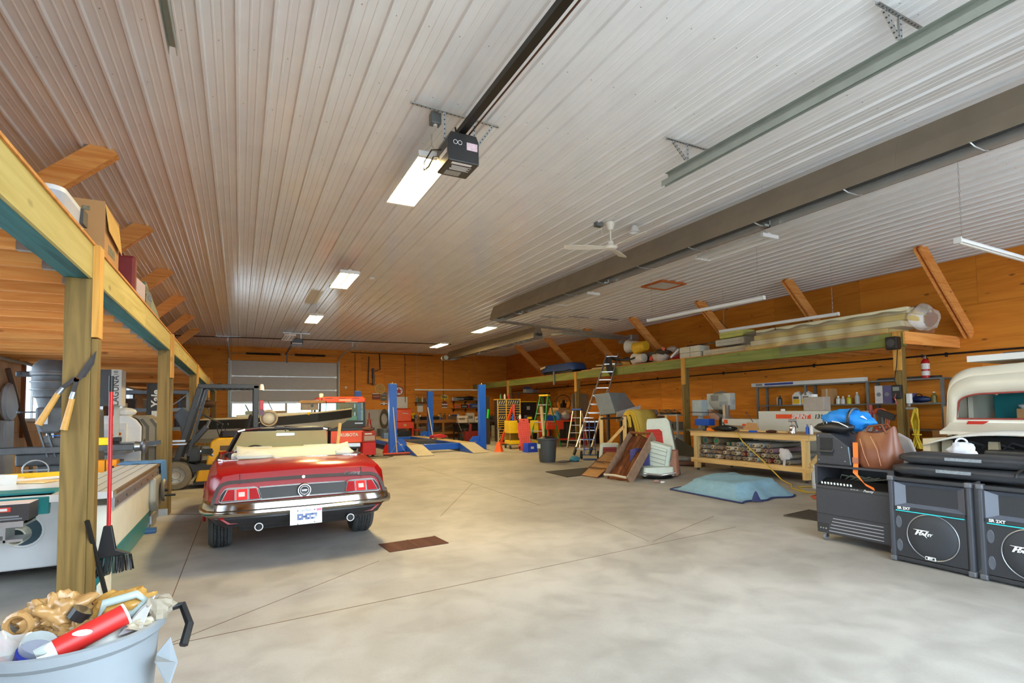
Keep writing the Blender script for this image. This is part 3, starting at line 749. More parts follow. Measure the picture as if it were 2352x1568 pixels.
# wall pipe under the right deck
MB_ = MB().tube([(WXR-.06, -.4, 2.58), (WXR-.06, 5.4, 2.62), (WXR-.06, WYB-.2, 2.58)], .022, 6)
for k in range(8): MB_.box(WXR-.06, WXR-.012, 3+k*3.1, 3.04+k*3.1, 2.56, 2.66)
tag(MB_.build('wall_pipe', BLACKM), 'black pipe running along the right wall under the deck', 'pipe')
# ================================================================== LEFT SIDE
DK = LZ1+.019
def crumple(mb, c, rad, amp=.25, n=22, m=14, seed=0, freq=3.0, flat=None):
    """a wrinkled bag: ellipsoid pushed in and out by folds"""
    vs = []; c = Vector(c); o = Vector((seed*3.7, seed*1.3, seed*.9))
    for i in range(m+1):
        t = PI*i/m
        for k in range(n):
            a = 2*PI*k/n; u = Vector((math.sin(t)*math.cos(a), math.sin(t)*math.sin(a), math.cos(t)))
            q = u*freq*.55+o
            d = 1+amp*(1.1*noise.noise(q)-1.2*abs(noise.noise(q*1.8))+.25+.12*noise.noise(q*5))
            p = Vector((rad[0]*u.x*d, rad[1]*u.y*d, rad[2]*u.z*d))
            if flat is not None: p.z = max(p.z, flat)
            vs.append(c+p)
    for k in range(n): vs[k] = vs[0]; vs[m*n+k] = vs[m*n]
    mb.add(vs, [(i*n+k, (i+1)*n+k, (i+1)*n+(k+1) % n, i*n+(k+1) % n) for i in range(m) for k in range(n)])
    return mb
def rbox(mb, x0, x1, y0, y1, z0, z1, r=.05, taper=0.0, n=4):
    """box with rounded upright corners, may widen to the top"""
    rings = []
    for z, e in ((z0, 0), (z1, taper)):
        ring = []
        for cx_, cy_, a0 in ((x1-r, y1-r, 0), (x0+r, y1-r, 90), (x0+r, y0+r, 180), (x1-r, y0+r, 270)):
            for k in range(n+1):
                a = math.radians(a0+90*k/n); px, py = cx_+r*math.cos(a), cy_+r*math.sin(a)
                mx, my = (x0+x1)/2, (y0+y1)/2
                ring.append(Vector((mx+(px-mx)*(1+e), my+(py-my)*(1+e), z)))
        rings.append(ring)
    return mb.loft(rings)
# ---- things on the left deck
t = thing('storage_tote', 'clear plastic storage tote with white lid on the left deck, before the cardboard box', 'tote', (-1.5, 5.25, DK))
rbox(MB(), -.3, .3, -.33, .33, 0, .42, .08, .1).build('bin', glass('clear_tote', (.86, .88, .94), .2, .45), t, smooth=40)
rbox(MB(), -.33, .33, -.36, .36, .42, .455, .09, .0).build('lid', WHITEP, t, smooth=40)
MB().box(.325, .35, .12, .26, .33, .45).build('latch', mat('latch_dark', (70, 66, 62), .5), t)
crumple(MB(), (0, 0, .16), (.22, .26, .15), .2, 14, 8, 3, flat=-.14).build('contents', mat('stored_cloth', (196, 196, 204), .8), t)
MB().ell((.1, .4, .5), (.1, .03, .02), 8, 4).build('lid_handle', WHITEP, t)
t = thing('cardboard_box', 'open tall cardboard box on the left deck between tote and dark red case', 'box', (-1.36, 6.12, DK))
for a in ((-.27, .27, -.31, -.305, 0, .68), (-.27, .27, .305, .31, 0, .66), (-.27, -.265, -.305, .305, 0, .68), (.265, .27, -.305, .305, 0, .66), (-.265, .265, -.305, .305, 0, .01)): MB().box(*a).build('panel', CARD, t)
MB().add([(.27, -.3, .66), (.27, .3, .62), (.30, .29, .35), (.30, -.29, .42)], [(0, 1, 2, 3)]).build('flap', mat('card_pale', (214, 172, 96), .8), t, solid=.005)
for z, h in ((.45, .02), (.25, .08), (.12, .03)): MB().box(.271, .2725, -.15, .12, z, z+h).build('print', mat('print_ink', (128, 122, 100), .8, 0, .5, 40), t)
MB().box(.1, .16, -.3115, -.31, .58, .62).build('print', MATS['print_ink'], t)
t = thing('flat_case', 'dark red upright case on the left deck beside the cardboard box', 'case', (-1.32, 7.5, DK))
MB().box(-.26, .22, -.07, .07, 0, .62).build('shell', mat('maroon', (112, 26, 30), .6, 0, .15, 12), t, bev=.03); MB().box(-.1, .1, -.02, .02, .62, .65).build('handle', mat('maroon_dark', (70, 18, 20), .5), t)
t = thing('black_case', 'black toolbox on the left deck behind the dark red case', 'case', (-1.28, 8.35, DK))
MB().box(-.22, .2, -.25, .25, 0, .42).build('shell', BLACK, t, bev=.02); MB().box(-.225, .205, -.255, .255, .3, .312).build('seam', DKSTEEL, t)
for y in (-.1, .1): MB().box(.2, .212, y-.02, y+.02, .27, .34).build('latch', CHROME, t)
t = thing('pink_foam', 'pale pink piece of foam standing on the left deck behind dark red case', 'foam', (-1.5, 8.0, DK))
MB().add([(0, 0, 0), (.42, .02, 0), (.42, .04, .4), (.1, .03, .72), (0, 0, .6)], [(0, 1, 2, 3, 4)]).build('sheet', mat('pink_foam', (226, 196, 176), .8), t, solid=.05)
t = thing('grey_green_panel', 'grey-green curved panel lying along the edge of the left deck', 'panel', (-1.2, 9.75, DK))
MB().prism([(-1.15, 0), (-1.15, .46), (-.95, .62), (.2, .4), (1.0, .2), (1.2, .08), (1.2, 0)], -.03, .03, 'YZ').build('panel', mat('grey_green', (112, 128, 112), .5, 0, .15), t, bev=.02)
MB().box(-.1, -.03, -1.0, -.2, .02, .2).build('rib', GREY, t)

# ---- sliding table saw
saw = thing('panel_saw', 'large white and teal sliding table saw behind the nearest post', 'table saw', (-1.55, 6.9, 0))
CREAM = mat('saw_cream', (226, 222, 204), .4, 0, .08); TEALP = mat('saw_teal', (42, 136, 136), .38, 0, .12); WCAB = mat('saw_white', (232, 234, 236), .35, 0, .05)
MB().box(-1.75, .05, -.45, .75, .1, .8).build('cabinet', WCAB, saw, bev=.015)
MB().box(-1.6, .0, -.1, .7, 0, .1).build('plinth', DKSTEEL, saw)
MB().box(-1.8, .12, -1.05, .95, .8, .83).build('table', mat('saw_table', (232, 236, 238), .25, .2, .04), saw, bev=.006)
MB().prism([(-1.07, .68), (-1.07, .82), (-1.0, .83), (-.9, .83), (-.9, .79), (-1.0, .79), (-1.02, .68)], -1.8, .12, 'YZ').build('table_edge', TEALP, saw)
MB().box(-1.8, .12, -.9, -.62, .831, .85).build('fence_rail', TEALP, saw, bev=.004)
MB().prism([(-.76, .85), (-.66, .85), (-.66, .93)], -.52, -.5, 'YZ').build('rail_stop', TEALP, saw)
for x in (-.62, -.5): MB().cyl((x, -.93, .832), (x, -.93, .838), .018, n=12).build('bolt', mat('bolt_blue', (40, 52, 84), .4, .5), saw)
MB().lathe([(.02, 0), (.045, .01), (.035, .06), (.0, .07)], 10, (-.78, -.76, .85)).build('clamp_knob', CHROME, saw)
# aluminium fence profile sticking out in front
MB().box(-.75, .05, -1.38, -1.12, .66, .68).prism([(-.8, .64), (.05, .64), (.05, .685), (-.62, .685)], -1.4, -1.1).build('rip_fence', ALU, saw)
MB().box(-.42, -.34, -1.36, -1.16, .54, .64).box(-.36, .04, -1.36, -1.16, .52, .54).box(-.2, -.185, -1.36, -1.16, .52, .64).box(-.08, -.065, -1.36, -1.16, .52, .64).build('fence_carrier', ALU, saw)
MB().torus((-.2, -.455, .45), (0, 1, 0), .14, .012, 24, 6).build('port_rim', WCAB, saw)
MB().lathe([(.14, -.452), (.14, -.449)], 24, (-.2, 0, .45), 'Y').build('port_hole', mat('port_dark', (60, 84, 96), .6), saw)
MB().lathe([(.065, -.6), (.075, -.6), (.075, -.42), (.065, -.42)], 18, (-.22, 0, .43), 'Y', cap=False).build('dust_pipe', CREAM, saw, solid=.004)
# sliding table toward the aisle
MB().box(.18, .6, -1.3, 1.95, .8, .86).build('sliding_table', mat('slide_top', (220, 222, 218), .3, .35, .05), saw, bev=.004)
for x in (.28, .4, .5): MB().box(x-.006, x+.006, -1.29, 1.94, .8605, .862).build('table_slot', GREY, saw)
MB().box(.6, .625, -1.3, 1.95, .83, .86).build('slide_edge', mat('brass_edge', (150, 132, 104), .35, .6), saw); MB().box(.58, .615, -1.3, 1.95, .72, .8).build('slide_rail', ALU, saw)
for k in range(8): MB().cyl((.615, -1.2+k*.42, .76), (.622, -1.2+k*.42, .76), .012, n=8).build('bolt', DKSTEEL, saw)
MB().box(.36, .56, -1.1, 1.8, .3, .72).build('saw_body', CREAM, saw, bev=.01)
MB().prism([(.36, 0), (.5, 0), (.56, .3), (.36, .3)], -1.1, 1.35).build('base', TEALP, saw, bev=.01)
MB().box(.1, .54, 1.4, 2.0, .0, .5).build('end_frame', GALV, saw, bev=.02); MB().box(.54, .56, 1.35, 2.0, .1, .2).build('frame_bar', ALU, saw)
MB().prism([(1.05, .72), (1.6, .72), (1.65, .5), (1.5, .3), (1.2, .28), (1.05, .42)], .55, .64, 'YZ').build('motor_housing', mat('housing_grey', (164, 164, 154), .4, .2), saw, bev=.03)
hw = MB().lathe([(.0, .66), (.13, .66), (.15, .68), (.13, .7), (.03, .69), (0, .7)], 20, (0, 1.4, .52), 'X').build('handwheel', mat('wheel_grey', (150, 148, 140), .3, .6), saw, smooth=40)
MB().cyl((.7, 1.32, .46), (.82, 1.32, .46), .014, n=8).build('crank_handle', BLACK, hw); MB().cyl((.68, 1.4, .52), (.73, 1.4, .52), .02, n=8).build('hub', BLACK, hw)
MB().cyl((.5, 1.3, .02), (.62, 1.3, .02), .05, n=12).build('cable_roll', mat('cable_blue', (52, 92, 140), .5), saw)
MB().box(.575, .6, -1.68, -1.28, 0, .18).build('foot_plate', CREAM, saw)
t = thing('blue_cloth', 'blue cloth draped over the far end of the saw table', 'cloth', (-1.1, 8.6, .865))
def cl(u, v):
    x = -.3+u*.48; y = -.2+v*.55; z = .004+.004*math.sin(u*17)*math.cos(v*13)
    if x > .17: z -= (u-.98)*0
    return (x, y, z)
MB().grid(cl, 16, 12).build('flat_part', mat('denim_blue', (74, 124, 178), .85, 0, .15, 30), t, solid=.004)
MB().grid(lambda u, v: (.18+.012*math.sin(v*14)+.02*u, -.2+v*(.5-.1*u), .004-u*.34*(1-.25*abs(v-.4))), 10, 12).build('hanging_part', MATS['denim_blue'], t, solid=.004)
t = thing('tool_carton', 'small dark carton with red and white label on the saw fence', 'box', (-1.63, 5.63, .687))
MB().box(-.2, .16, -.12, .1, 0, .13).build('carton', mat('carton_dark', (58, 54, 54), .5), t); MB().box(-.2, .16, -.12, .1, .13, .134).build('carton_top', mat('carton_top', (228, 214, 212), .5), t)
MB().box(-.13, .05, -.1215, -.12, .075, .11).build('red_label', mat('red_label', (214, 60, 44), .5), t); MB().box(-.11, -.06, -.1225, -.1215, .082, .102).box(-.05, .03, -.1225, -.1215, .082, .102).build('label_text', WHITEP, t)
MB().box(-.15, .1, -.1215, -.12, .03, .042).box(-.15, .12, -.1215, -.12, .012, .022).build('fine_print', GREY, t)
t = thing('timber_offcut', 'yellow level and thin boards lying across the saw table', 'boards', (-2.1, 7.3, .832))
MB().cbox((.1, .15, .04), (1.0, .05, .05), (0, 0, .06)).build('level', YELLOW, t); MB().cbox((-.35, .0, .02), (.9, .12, .03), (0, 0, .12)).build('board', SPRUCEX, t); MB().cbox((.15, -.18, .008), (.55, .2, .012), (0, 0, -.4)).build('board', SPRUCEX, t); MB().cbox((.25, -.05, .02), (.4, .1, .015), (0, 0, .5)).build('board', mat('paper_white', (232, 228, 222), .7), t); MB().cbox((-.6, -.2, .03), (.5, .25, .05), (0, 0, .1)).build('board', CREAM, t); MB().cbox((.02, -.3, .05), (.22, .02, .1), (0, .1, .2)).build('card', WHITEP, t)

# ---- milling machine
ml2 = thing('milling_machine', 'grey iron milling machine with round head behind the saw', 'milling machine', (-2.1, 9.75, 0))
IRON = DKSTEEL; LIRON = mat('machine_grey', (84, 86, 88), .5, .2, .25, 14)
MB().prism([(-.3, 0), (.3, 0), (.24, .2), (.2, 1.6), (-.2, 1.6), (-.24, .2)], .1, .65).build('column', LIRON, ml2, bev=.03)
MB().box(-.16, .16, -.55, .6, 1.55, 1.8).build('ram', IRON, ml2, bev=.03)
MB().lathe([(.02, 2.26), (.13, 2.25), (.19, 2.18), (.2, 2.1), (.22, 2.1), (.22, 2.04), (.2, 2.03), (.2, 1.98), (.205, 1.97), (.205, 1.94), (.2, 1.93), (.2, 1.86), (.185, 1.84), (.18, 1.76), (.15, 1.74), (.12, 1.6), (.0, 1.6)], 28, (-.14, -.65, 0)).build('motor_head', LIRON, ml2, smooth=35)
for z in (2.06, 1.95, 1.85): MB().lathe([(.222, z), (.226, z+.008), (.222, z+.016)], 28, (-.14, -.65, 0)).build('head_ring', STEEL, ml2)
MB().cbox((-.42, -.65, 2.06), (.16, .07, .07)).build('lifting_lug', IRON, ml2, bev=.015); MB().cyl((-.44, -.69, 2.06), (-.44, -.61, 2.06), .018, n=8).build('lug_hole', BLACKM, ml2)
MB().prism([(-.26, 1.62), (.06, 1.62), (.06, 1.38), (-.02, 1.28), (-.2, 1.28), (-.26, 1.4)], -.8, -.5).build('quill_housing', LIRON, ml2, bev=.03)
MB().cyl((-.12, -.66, 1.12), (-.12, -.66, 1.3), .055, n=14).build('spindle', STEEL, ml2); MB().cbox((-.14, -.82, 1.48), (.04, .02, .16)).build('depth_scale', ALU, ml2)
MB().cyl((-.26, -.7, 1.56), (-.42, -.72, 1.56), .009, n=6).ell((-.44, -.72, 1.56), (.03, .02, .02), 8, 5).build('feed_lever', IRON, ml2)
MB().cyl((-.2, -.75, 1.42), (-.34, -.8, 1.43), .008, n=6).build('feed_lever', IRON, ml2)
for x in (-.24, -.16): MB().beam((x, -.74, 1.36), (x+.12, -.78, .97), .02, .02).build('linkage', IRON, ml2)
MB().box(-1.0, .8, -.82, -.5, 1.02, 1.1).build('table', LIRON, ml2, bev=.008)
for y in (-.75, -.66, -.57): MB().box(-1.0, .8, y-.012, y+.012, 1.1, 1.103).build('table_slot', BLACKM, ml2)
MB().box(-.45, .3, -.78, -.4, .86, 1.02).build('saddle', IRON, ml2, bev=.02); MB().box(-.26, .26, -.7, .1, .45, .86).build('knee', LIRON, ml2, bev=.02)
MB().cbox((-.02, -.66, 1.16), (.3, .18, .12)).cbox((-.14, -.66, 1.2), (.08, .2, .1)).cbox((.1, -.66, 1.19), (.06, .2, .1)).build('vise', LIRON, ml2, bev=.008); MB().cbox((.06, -.68, 1.245), (.34, .12, .012)).build('blue_cover', mat('cloth_blue', (40, 110, 190), .6), ml2)
MB().torus((-.2, -.92, .82), (0, 1, .15), .13, .014, 24, 6).beam((-.33, -.92, .82), (-.07, -.92, .82), .015, .02).build('handwheel', CHROME, ml2, smooth=60)
MB().lathe([(.045, .78), (.075, .8), (.06, .86), (.1, .9), (.1, .93), (.03, .95)], 16, (0, -.66, 1.06), 'X').build('feed_drum', STEEL, ml2, smooth=40)
MB().cbox((1.0, -.66, 1.1), (.2, .03, .06), (0, -.1, 0)).build('crank_arm', IRON, ml2)
MB().tube([(-.95, -.8, .6), (-1.0, -.85, 1.15), (-.92, -.85, 1.25), (-.85, -.85, 1.15), (-.86, -.82, .6)], .02, 6).build('hose', BLACKM, ml2)
MB().box(.38, .62, -.82, -.6, .7, .9).build('feed_motor', mat('safety_orange', (240, 150, 20), .4), ml2, bev=.01); MB().box(.49, .5, -.825, -.82, .71, .9).box(.55, .59, -.825, -.82, .79, .82).build('motor_mark', BLACKM, ml2)
MB().box(.28, .52, -.8, -.55, 1.1, 1.2).build('chip_tray', mat('tray_yellow', (240, 214, 26), .4), ml2, bev=.01)
MB().box(.55, .64, -.75, -.62, 1.14, 1.2).build('stop_block', BLACKM, ml2, bev=.01)
# ---- bandsaw
bs = thing('bandsaw', 'dark grey bandsaw with tall white LAGUNA name plate', 'bandsaw', (-2.05, 11.0, 0))
BSM = mat('bandsaw_grey', (70, 70, 70), .4, 0, .1)
rbox(MB(), -.35, .16, -.2, .2, 1.66, 2.26, .02).build('upper_wheel_case', BSM, bs); rbox(MB(), -.35, .3, -.22, .22, .1, .75, .04).build('lower_case', BSM, bs)
MB().box(-.35, -.15, -.12, .12, .7, 1.7).build('spine', BSM, bs); MB().box(-.3, .4, -.35, .35, .86, .91).build('table', STEEL, bs)
MB().box(.16, .3, -.205, .18, 1.66, 2.26).build('name_plate', mat('plate_beige', (196, 190, 178), .4), bs)
text('lettering', 'LAGUNA', .13, BSM, bs, (.225, -.207, 1.91), (PI/2, -PI/2, 0), .001, 0, .002, xs=.95)
text('lettering', '18', .085, BSM, bs, (.225, -.207, 2.2), (PI/2, -PI/2, 0), .001)
MB().box(.18, .25, -.05, .0, 1.05, 1.66).build('blade_guard', mat('guard_beige', (190, 184, 166), .4), bs); MB().cbox((.2, -.05, 1.02), (.16, .14, .1)).build('guide_block', BLACKM, bs, bev=.01)
# ---- white cabinet machine
wm = thing('sander_machine', 'white rounded cabinet machine with control panel beside the forklift mast', 'machine', (-1.85, 11.9, 0))
pr = [(-.55, .1), (.3, .1), (.3, 1.3), (.22, 1.42), (.1, 1.5), (-.55, 1.5)]
MB().prism(pr, -.45, .45).build('cabinet', WCAB, wm, bev=.02)
MB().prism([(.3, .1), (.58, .1), (.58, 1.28), (.5, 1.42), (.36, 1.5), (.14, 1.5), (.25, 1.42), (.31, 1.3)], -.42, .45).build('side_cover', mat('cover_tan', (150, 140, 118), .4, .1), wm, bev=.02)
for x in (.36, .5): MB().prism([(x, .1), (x+.05, .1), (x+.05, 1.3), (x-.05, 1.44), (x-.09, 1.42), (x, 1.28)], -.425, -.418).build('cover_band', mat('band_dark', (96, 88, 76), .4), wm)
MB().box(-.4, .1, -.53, -.45, .98, 1.36).build('control_box', WHITE, wm, bev=.012); MB().box(-.32, .06, -.535, -.53, 1.08, 1.26).build('control_plate', mat('plate_pale', (214, 220, 228), .4), wm)
for z in (1.16, 1.19): MB().box(-.3, -.23, -.54, -.535, z-.008, z+.008).build('button', RED, wm)
MB().cyl((.0, -.54, 1.18), (.0, -.555, 1.18), .028, n=12).build('switch_base', YELLOW, wm); MB().cyl((0, -.555, 1.18), (0, -.575, 1.18), .02, n=12).build('stop_button', RED, wm); MB().box(-.1, -.06, -.54, -.535, 1.15, 1.165).build('button', BLUE, wm)
MB().cyl((-.1, 0, 1.5), (-.1, 0, 1.72), .12, n=16).build('dust_outlet', GALV, wm, smooth=40); MB().ell((.02, -.1, 1.56), (.16, .1, .08), 12, 6).build('dust_hood', WHITEP, wm)
MB().box(-.5, .5, -.4, .4, 0, .1).build('plinth', BLACKM, wm)
MB().box(-.1, 1.0, -.85, -.75, 1.02, 1.05).box(-.1, 1.0, -.75, -.45, .96, .985).build('infeed_table', ALU, wm)

# ---- shears hung on the first post, broom and stick beside it
sy = 4.685
ps = [AY(*p, sy) for p in ((221, 806), (178, 873), (90, 975), (147, 987), (176, 868))]
sh = thing('hedge_shears', 'old hedge shears with wooden handles hanging on the nearest post', 'shears', ps[1])
o = ps[1]
def loc(p, dy=0): q = AY(*p, sy)-o; return Vector((q.x, dy, q.z))
for dy, pl in ((-.008, [(221, 806), (214, 832), (190, 868), (178, 880), (172, 872), (182, 858), (200, 832)]), (-.003, [(222, 806), (216, 836), (196, 866), (186, 868), (180, 860)])):
    q = [loc(p) for p in pl]; mb = MB(); n = len(q)
    mb.add([v+Vector((0, dy+e, 0)) for e in (-.002, .002) for v in q], [tuple(range(n)), tuple(range(2*n-1, n-1, -1))]+[(k, k+n, (k+1) % n+n, (k+1) % n) for k in range(n)])
    mb.build('blade', mat('old_blade', (70, 66, 66), .5, .5, .25, 20), sh)
for a, b in (((176, 868), (142, 892)), ((178, 870), (168, 905))): MB().beam(loc(a, -.01), loc(b, -.01), .026, .012, (0, 1, 0)).build('shank', MATS['old_blade'], sh)
for a, b in (((146, 890), (134, 904)), ((171, 900), (166, 916))): MB().cyl(loc(a, -.012), loc(b, -.012), .016, .018, 10).build('ferrule', STEEL, sh)
hwood = mat('handle_wood', (206, 152, 70), .45, 0, .12, 20)
for a, b in (((135, 903), (90, 975)), ((167, 915), (148, 987))): MB().cyl(loc(a, -.012), loc(b, -.014), .017, .022, 10).build('handle', hwood, sh, smooth=60)
MB().cyl(loc((177, 872), -.016), loc((177, 872), 0), .016, n=12).build('pivot_bolt', CHROME, sh)
p0, p1 = Vector((LX+.085, 4.95, .62)), Vector((LX+.08, 4.95, 1.8))
br = thing('push_broom', 'red-handled angled broom standing against the nearest post', 'broom', (p0.x, p0.y, 0))
f = Vector((p0.x, p0.y, 0))
MB().cyl(p0-f, p1-f-Vector((0, 0, .1)), .014, n=10).build('handle', RED, br, smooth=60); MB().cyl(p1-f-Vector((0, 0, .12)), p1-f, .016, n=10).build('grip', BLACK, br, smooth=60)
MB().prism([(-.03, .68), (.02, .68), (.05, .5), (.14, .46), (-.1, .44), (-.06, .5)], -.02, .02).build('broom_cap', BLACK, br, bev=.006)
bb = MB()
rnd = random.Random(5)
for i in range(90):
    x = -.1+.24*rnd.random(); bb.beam((x, rnd.uniform(-.02, .02), .45+.01*(x+.1)), (x*1.15-.01+rnd.uniform(-.01, .01), rnd.uniform(-.03, .03), .3+.17*(x+.1)-.0), .005, .005)
bb.build('bristle', BLACKM, br, kind='stuff')
a, b = AY(200, 1197, 4.62), G(252, 1402)+Vector((0, 0, .13)); 
tag(MB().cyl(b-Vector((0, 0, .12)), a, .016, n=10).build('black_stick', BLACK, smooth=60), 'plain black tube leaning against the nearest post behind the bin', 'tube')

# ---- grey waste bin in the foreground
tb = thing('waste_bin', 'cracked blue-grey plastic bin full of rubbish in the front left corner', 'bin', (-.53, 2.5, 0))
BING = mat('bin_grey', (134, 141, 146), .5, 0, .1, 4)
MB().lathe([(.0, .012), (.215, .012), (.24, .35), (.262, .68), (.285, .7), (.29, .73), (.278, .735), (.255, .70), (.23, .35), (.2, .03), (0, .03)], 40).build('body', BING, tb, smooth=35)
mb = MB().tube([(.27, .08, .72), (.33, .1, .72), (.36, .04, .66), (.345, -.02, .6)], .016, 6); mb.build('handle', BLACK, tb)
MB().add([(.26, -.06, .6), (.27, -.18, .62), (.31, -.15, .5), (.33, -.07, .56), (.30, -.02, .64)], [(0, 1, 2, 3, 4)]).build('torn_flap', BING, tb, solid=.004)
mb = MB().tube([(.232*math.cos(a)*1.06, .232*math.sin(a)*1.06, .47+.05*math.sin(a*3)+.12*(a+1.2)) for a in [-1.7+i*.12 for i in range(14)]], .0025, 4); mb.build('crack', mat('crack_dark', (84, 92, 98), .7), tb)
MB().box(-.1, .1, -.02, .02, 0, .012).build('base_rib', BING, tb)
BAG = mat('brown_bag', (178, 138, 86), .25, 0, .12, 9)
def trash(name, label, cat, build):
    q = thing(name, label, cat, (-.53, 2.5, .60)); build(q); return q
bx_ = trash('plastic_bag', 'crumpled brown plastic bag with loop handle on top of the bin', 'bag', lambda q: (crumple(MB(), (-.08, .1, .15), (.1, .075, .075), .6, 44, 26, 11, 4).build('bag_body', BAG, q, smooth=180), crumple(MB(), (.0, .03, .09), (.085, .07, .05), .6, 44, 26, 19, 5).build('bag_fold', BAG, q, smooth=180), MB().torus((-.17, .05, .15), (.3, 1, 0), .04, .011, 16, 6).build('bag_handle', BAG, q)))
trash('plastic_bag', 'smooth amber plastic bag at the back rim of the bin', 'bag', lambda q: (crumple(MB(), (.13, .13, .13), (.11, .08, .075), .35, 36, 20, 23, 4).build('bag_body', mat('amber_bag', (196, 150, 76), .22, 0, .1), q, smooth=180), MB().cyl((.0, .09, .14), (.05, .1, .12), .02, .035, 8).build('bag_knot', BAG, q)))
def can(q):
    a, b = Vector((-.02, -.13, .1)), Vector((.16, -.06, .165)); MB().cyl(a, b, .038, n=20).build('can_wall', mat('red_label_paper', (206, 44, 40), .4), q, smooth=60)
    d = (b-a).normalized(); MB().cyl(b, b+d*.008, .04, n=20).build('rim', WHITEP, q); MB().cyl(a-d*.05, a, .037, n=20).build('paper_end', WHITEP, q, smooth=60); MB().ell(a+d*.08+Vector((0, -.03, .02)), (.03, .01, .012), 10, 6).build('label_patch', WHITEP, q)
trash('red_can', 'red and white paper can lying across the front of the bin', 'can', can)
trash('jug', 'pale grey plastic jug with moulded handle inside the bin', 'jug', lambda q: (crumple(MB(), (.06, .02, .05), (.13, .09, .09), .1, 18, 10, 31).build('jug_body', mat('jug_plastic', (206, 206, 196), .35), q, smooth=60), MB().tube([(.06, .05, .13), (.08, .05, .185), (.18, .06, .2), (.21, .06, .17), (.17, .05, .13)], .016, 8, loop=True).build('jug_handle', mat('handle_greenish', (170, 186, 182), .35), q, smooth=60), MB().cyl((-.0, .03, .15), (.02, .03, .18), .035, n=12).build('cap', BLACK, q)))
trash('glass_jar', 'clear glass jar with dark blue label in the bin', 'jar', lambda q: (MB().cyl((-.1, -.1, .06), (-.06, -.14, .14), .05, n=18).build('glass', glass('jar_glass', (.85, .9, .88), .05, .2), q, smooth=60), MB().cyl((-.09, -.12, .06), (-.07, -.145, .115), .052, n=18).build('label_band', mat('label_blue', (30, 44, 130), .4), q, smooth=60)))
trash('clear_wrap', 'crumpled clear plastic packaging with red bits in the bin', 'packaging', lambda q: (crumple(MB(), (-.17, -.09, .08), (.09, .09, .08), .4, 20, 12, 41, 4).build('wrap', glass('clear_wrap', (.9, .9, .88), .12, .35), q, smooth=60), crumple(MB(), (-.16, -.14, .06), (.05, .04, .04), .4, 14, 8, 43).build('red_bit', RED, q), crumple(MB(), (-.11, -.17, .06), (.05, .035, .03), .4, 14, 8, 44).build('white_bit', WHITEP, q), crumple(MB(), (-.2, -.03, .12), (.05, .03, .02), .4, 14, 8, 45).build('red_bit', RED, q)))
trash('paper_scrap', 'torn grey paper and cardboard sticking up at the bin rim', 'paper', lambda q: (MB().add([(.14, -.06, .09), (.22, -.1, .12), (.25, -.03, .21), (.2, 0, .16)], [(0, 1, 2, 3)]).build('paper', mat('paper_grey', (206, 208, 214), .7), q, solid=.002), crumple(MB(), (.26, .0, .15), (.05, .07, .05), .4, 16, 10, 47).build('cardboard', mat('card_grey', (150, 140, 122), .8), q), crumple(MB(), (.22, -.07, .12), (.05, .03, .02), .4, 14, 8, 49).build('tape', mat('tape', (190, 180, 156), .5), q)))
MB().lathe([(0, .56), (.225, .58)], 24, cap=False).build('rubbish_fill', mat('rubbish', (130, 116, 98), .8, 0, .6, 30), tb)

# ---- stored goods along the far left, rack, extinguisher
rk = thing('metal_rack', 'grey metal storage rack under the left deck near the far wall', 'shelf', (-2.6, 20.0, 0))
RKM = mat('rack_grey', (120, 128, 134), .4, .4)
for x in (-.9, 1.15):
    for y in (-.4, .4): MB().box(x-.05, x+.05, y-.05, y+.05, 0, 2.2).build('upright', RKM, rk)
for z in (1.0, 1.6, 2.15):
    for y in (-.4, .4): MB().box(-.9, 1.15, y-.03, y+.03, z, z+.09).build('rail', RKM, rk)
    MB().box(-.9, 1.15, -.4, .4, z+.09, z+.11).build('shelf_board', RKM, rk)
MB().beam((-.1, -.42, 1.1), (1.1, -.42, 2.1), .05, .03).build('diagonal_brace', RKM, rk)
rnd = random.Random(9)
junk = [('crate', (64, 48, 40)), ('carton', (120, 92, 64)), ('canister', (52, 50, 60)), ('bundle', (84, 60, 44))]
for i in range(12):
    nm, c = junk[i % 4]; x = -3.4+.72*(i % 4)+rnd.uniform(-.05, .05); z = (1.112, 1.712, 1.112)[i//4]
    if i >= 8: continue
    q = thing(nm, '%s %s on the %s shelf of the far left rack, %s from the wall' % (('dark brown', 'brown', 'dark grey', 'rusty')[i % 4], nm, ('middle', 'upper')[i//4], ('first', 'second', 'third', 'fourth')[i % 4]), nm, (x+.3, 20.0, z), rnd.uniform(-.2, .2))
    if nm == 'canister': MB().lathe([(.0, 0), (.14, 0), (.14, .26), (.05, .3), (.05, .34), (0, .34)], 14).build('shell', mat('junk_'+nm, c, .6), q, smooth=40); MB().cyl((0, 0, .34), (0, 0, .37), .06, n=10).build('cap', BLACK, q)
    elif nm == 'bundle': crumple(MB(), (0, 0, .12), (.24, .2, .12), .3, 14, 8, i, flat=-.12).build('cloth', mat('junk_'+nm, c, .8), q, smooth=60); MB().torus((0, 0, .12), (1, 0, 0), .15, .012, 14, 5).build('tie', BLACK, q)
    else: MB().box(-.22, .22, -.2, .2, 0, .28).build('shell', mat('junk_'+nm, c, .7), q, bev=.01); MB().box(-.23, .23, -.21, .21, .26, .3).build('lid', mat('junk_lid'+nm, tuple(int(k*1.3) for k in c), .7), q)
ex = AY(485, 962, WYB-.12)
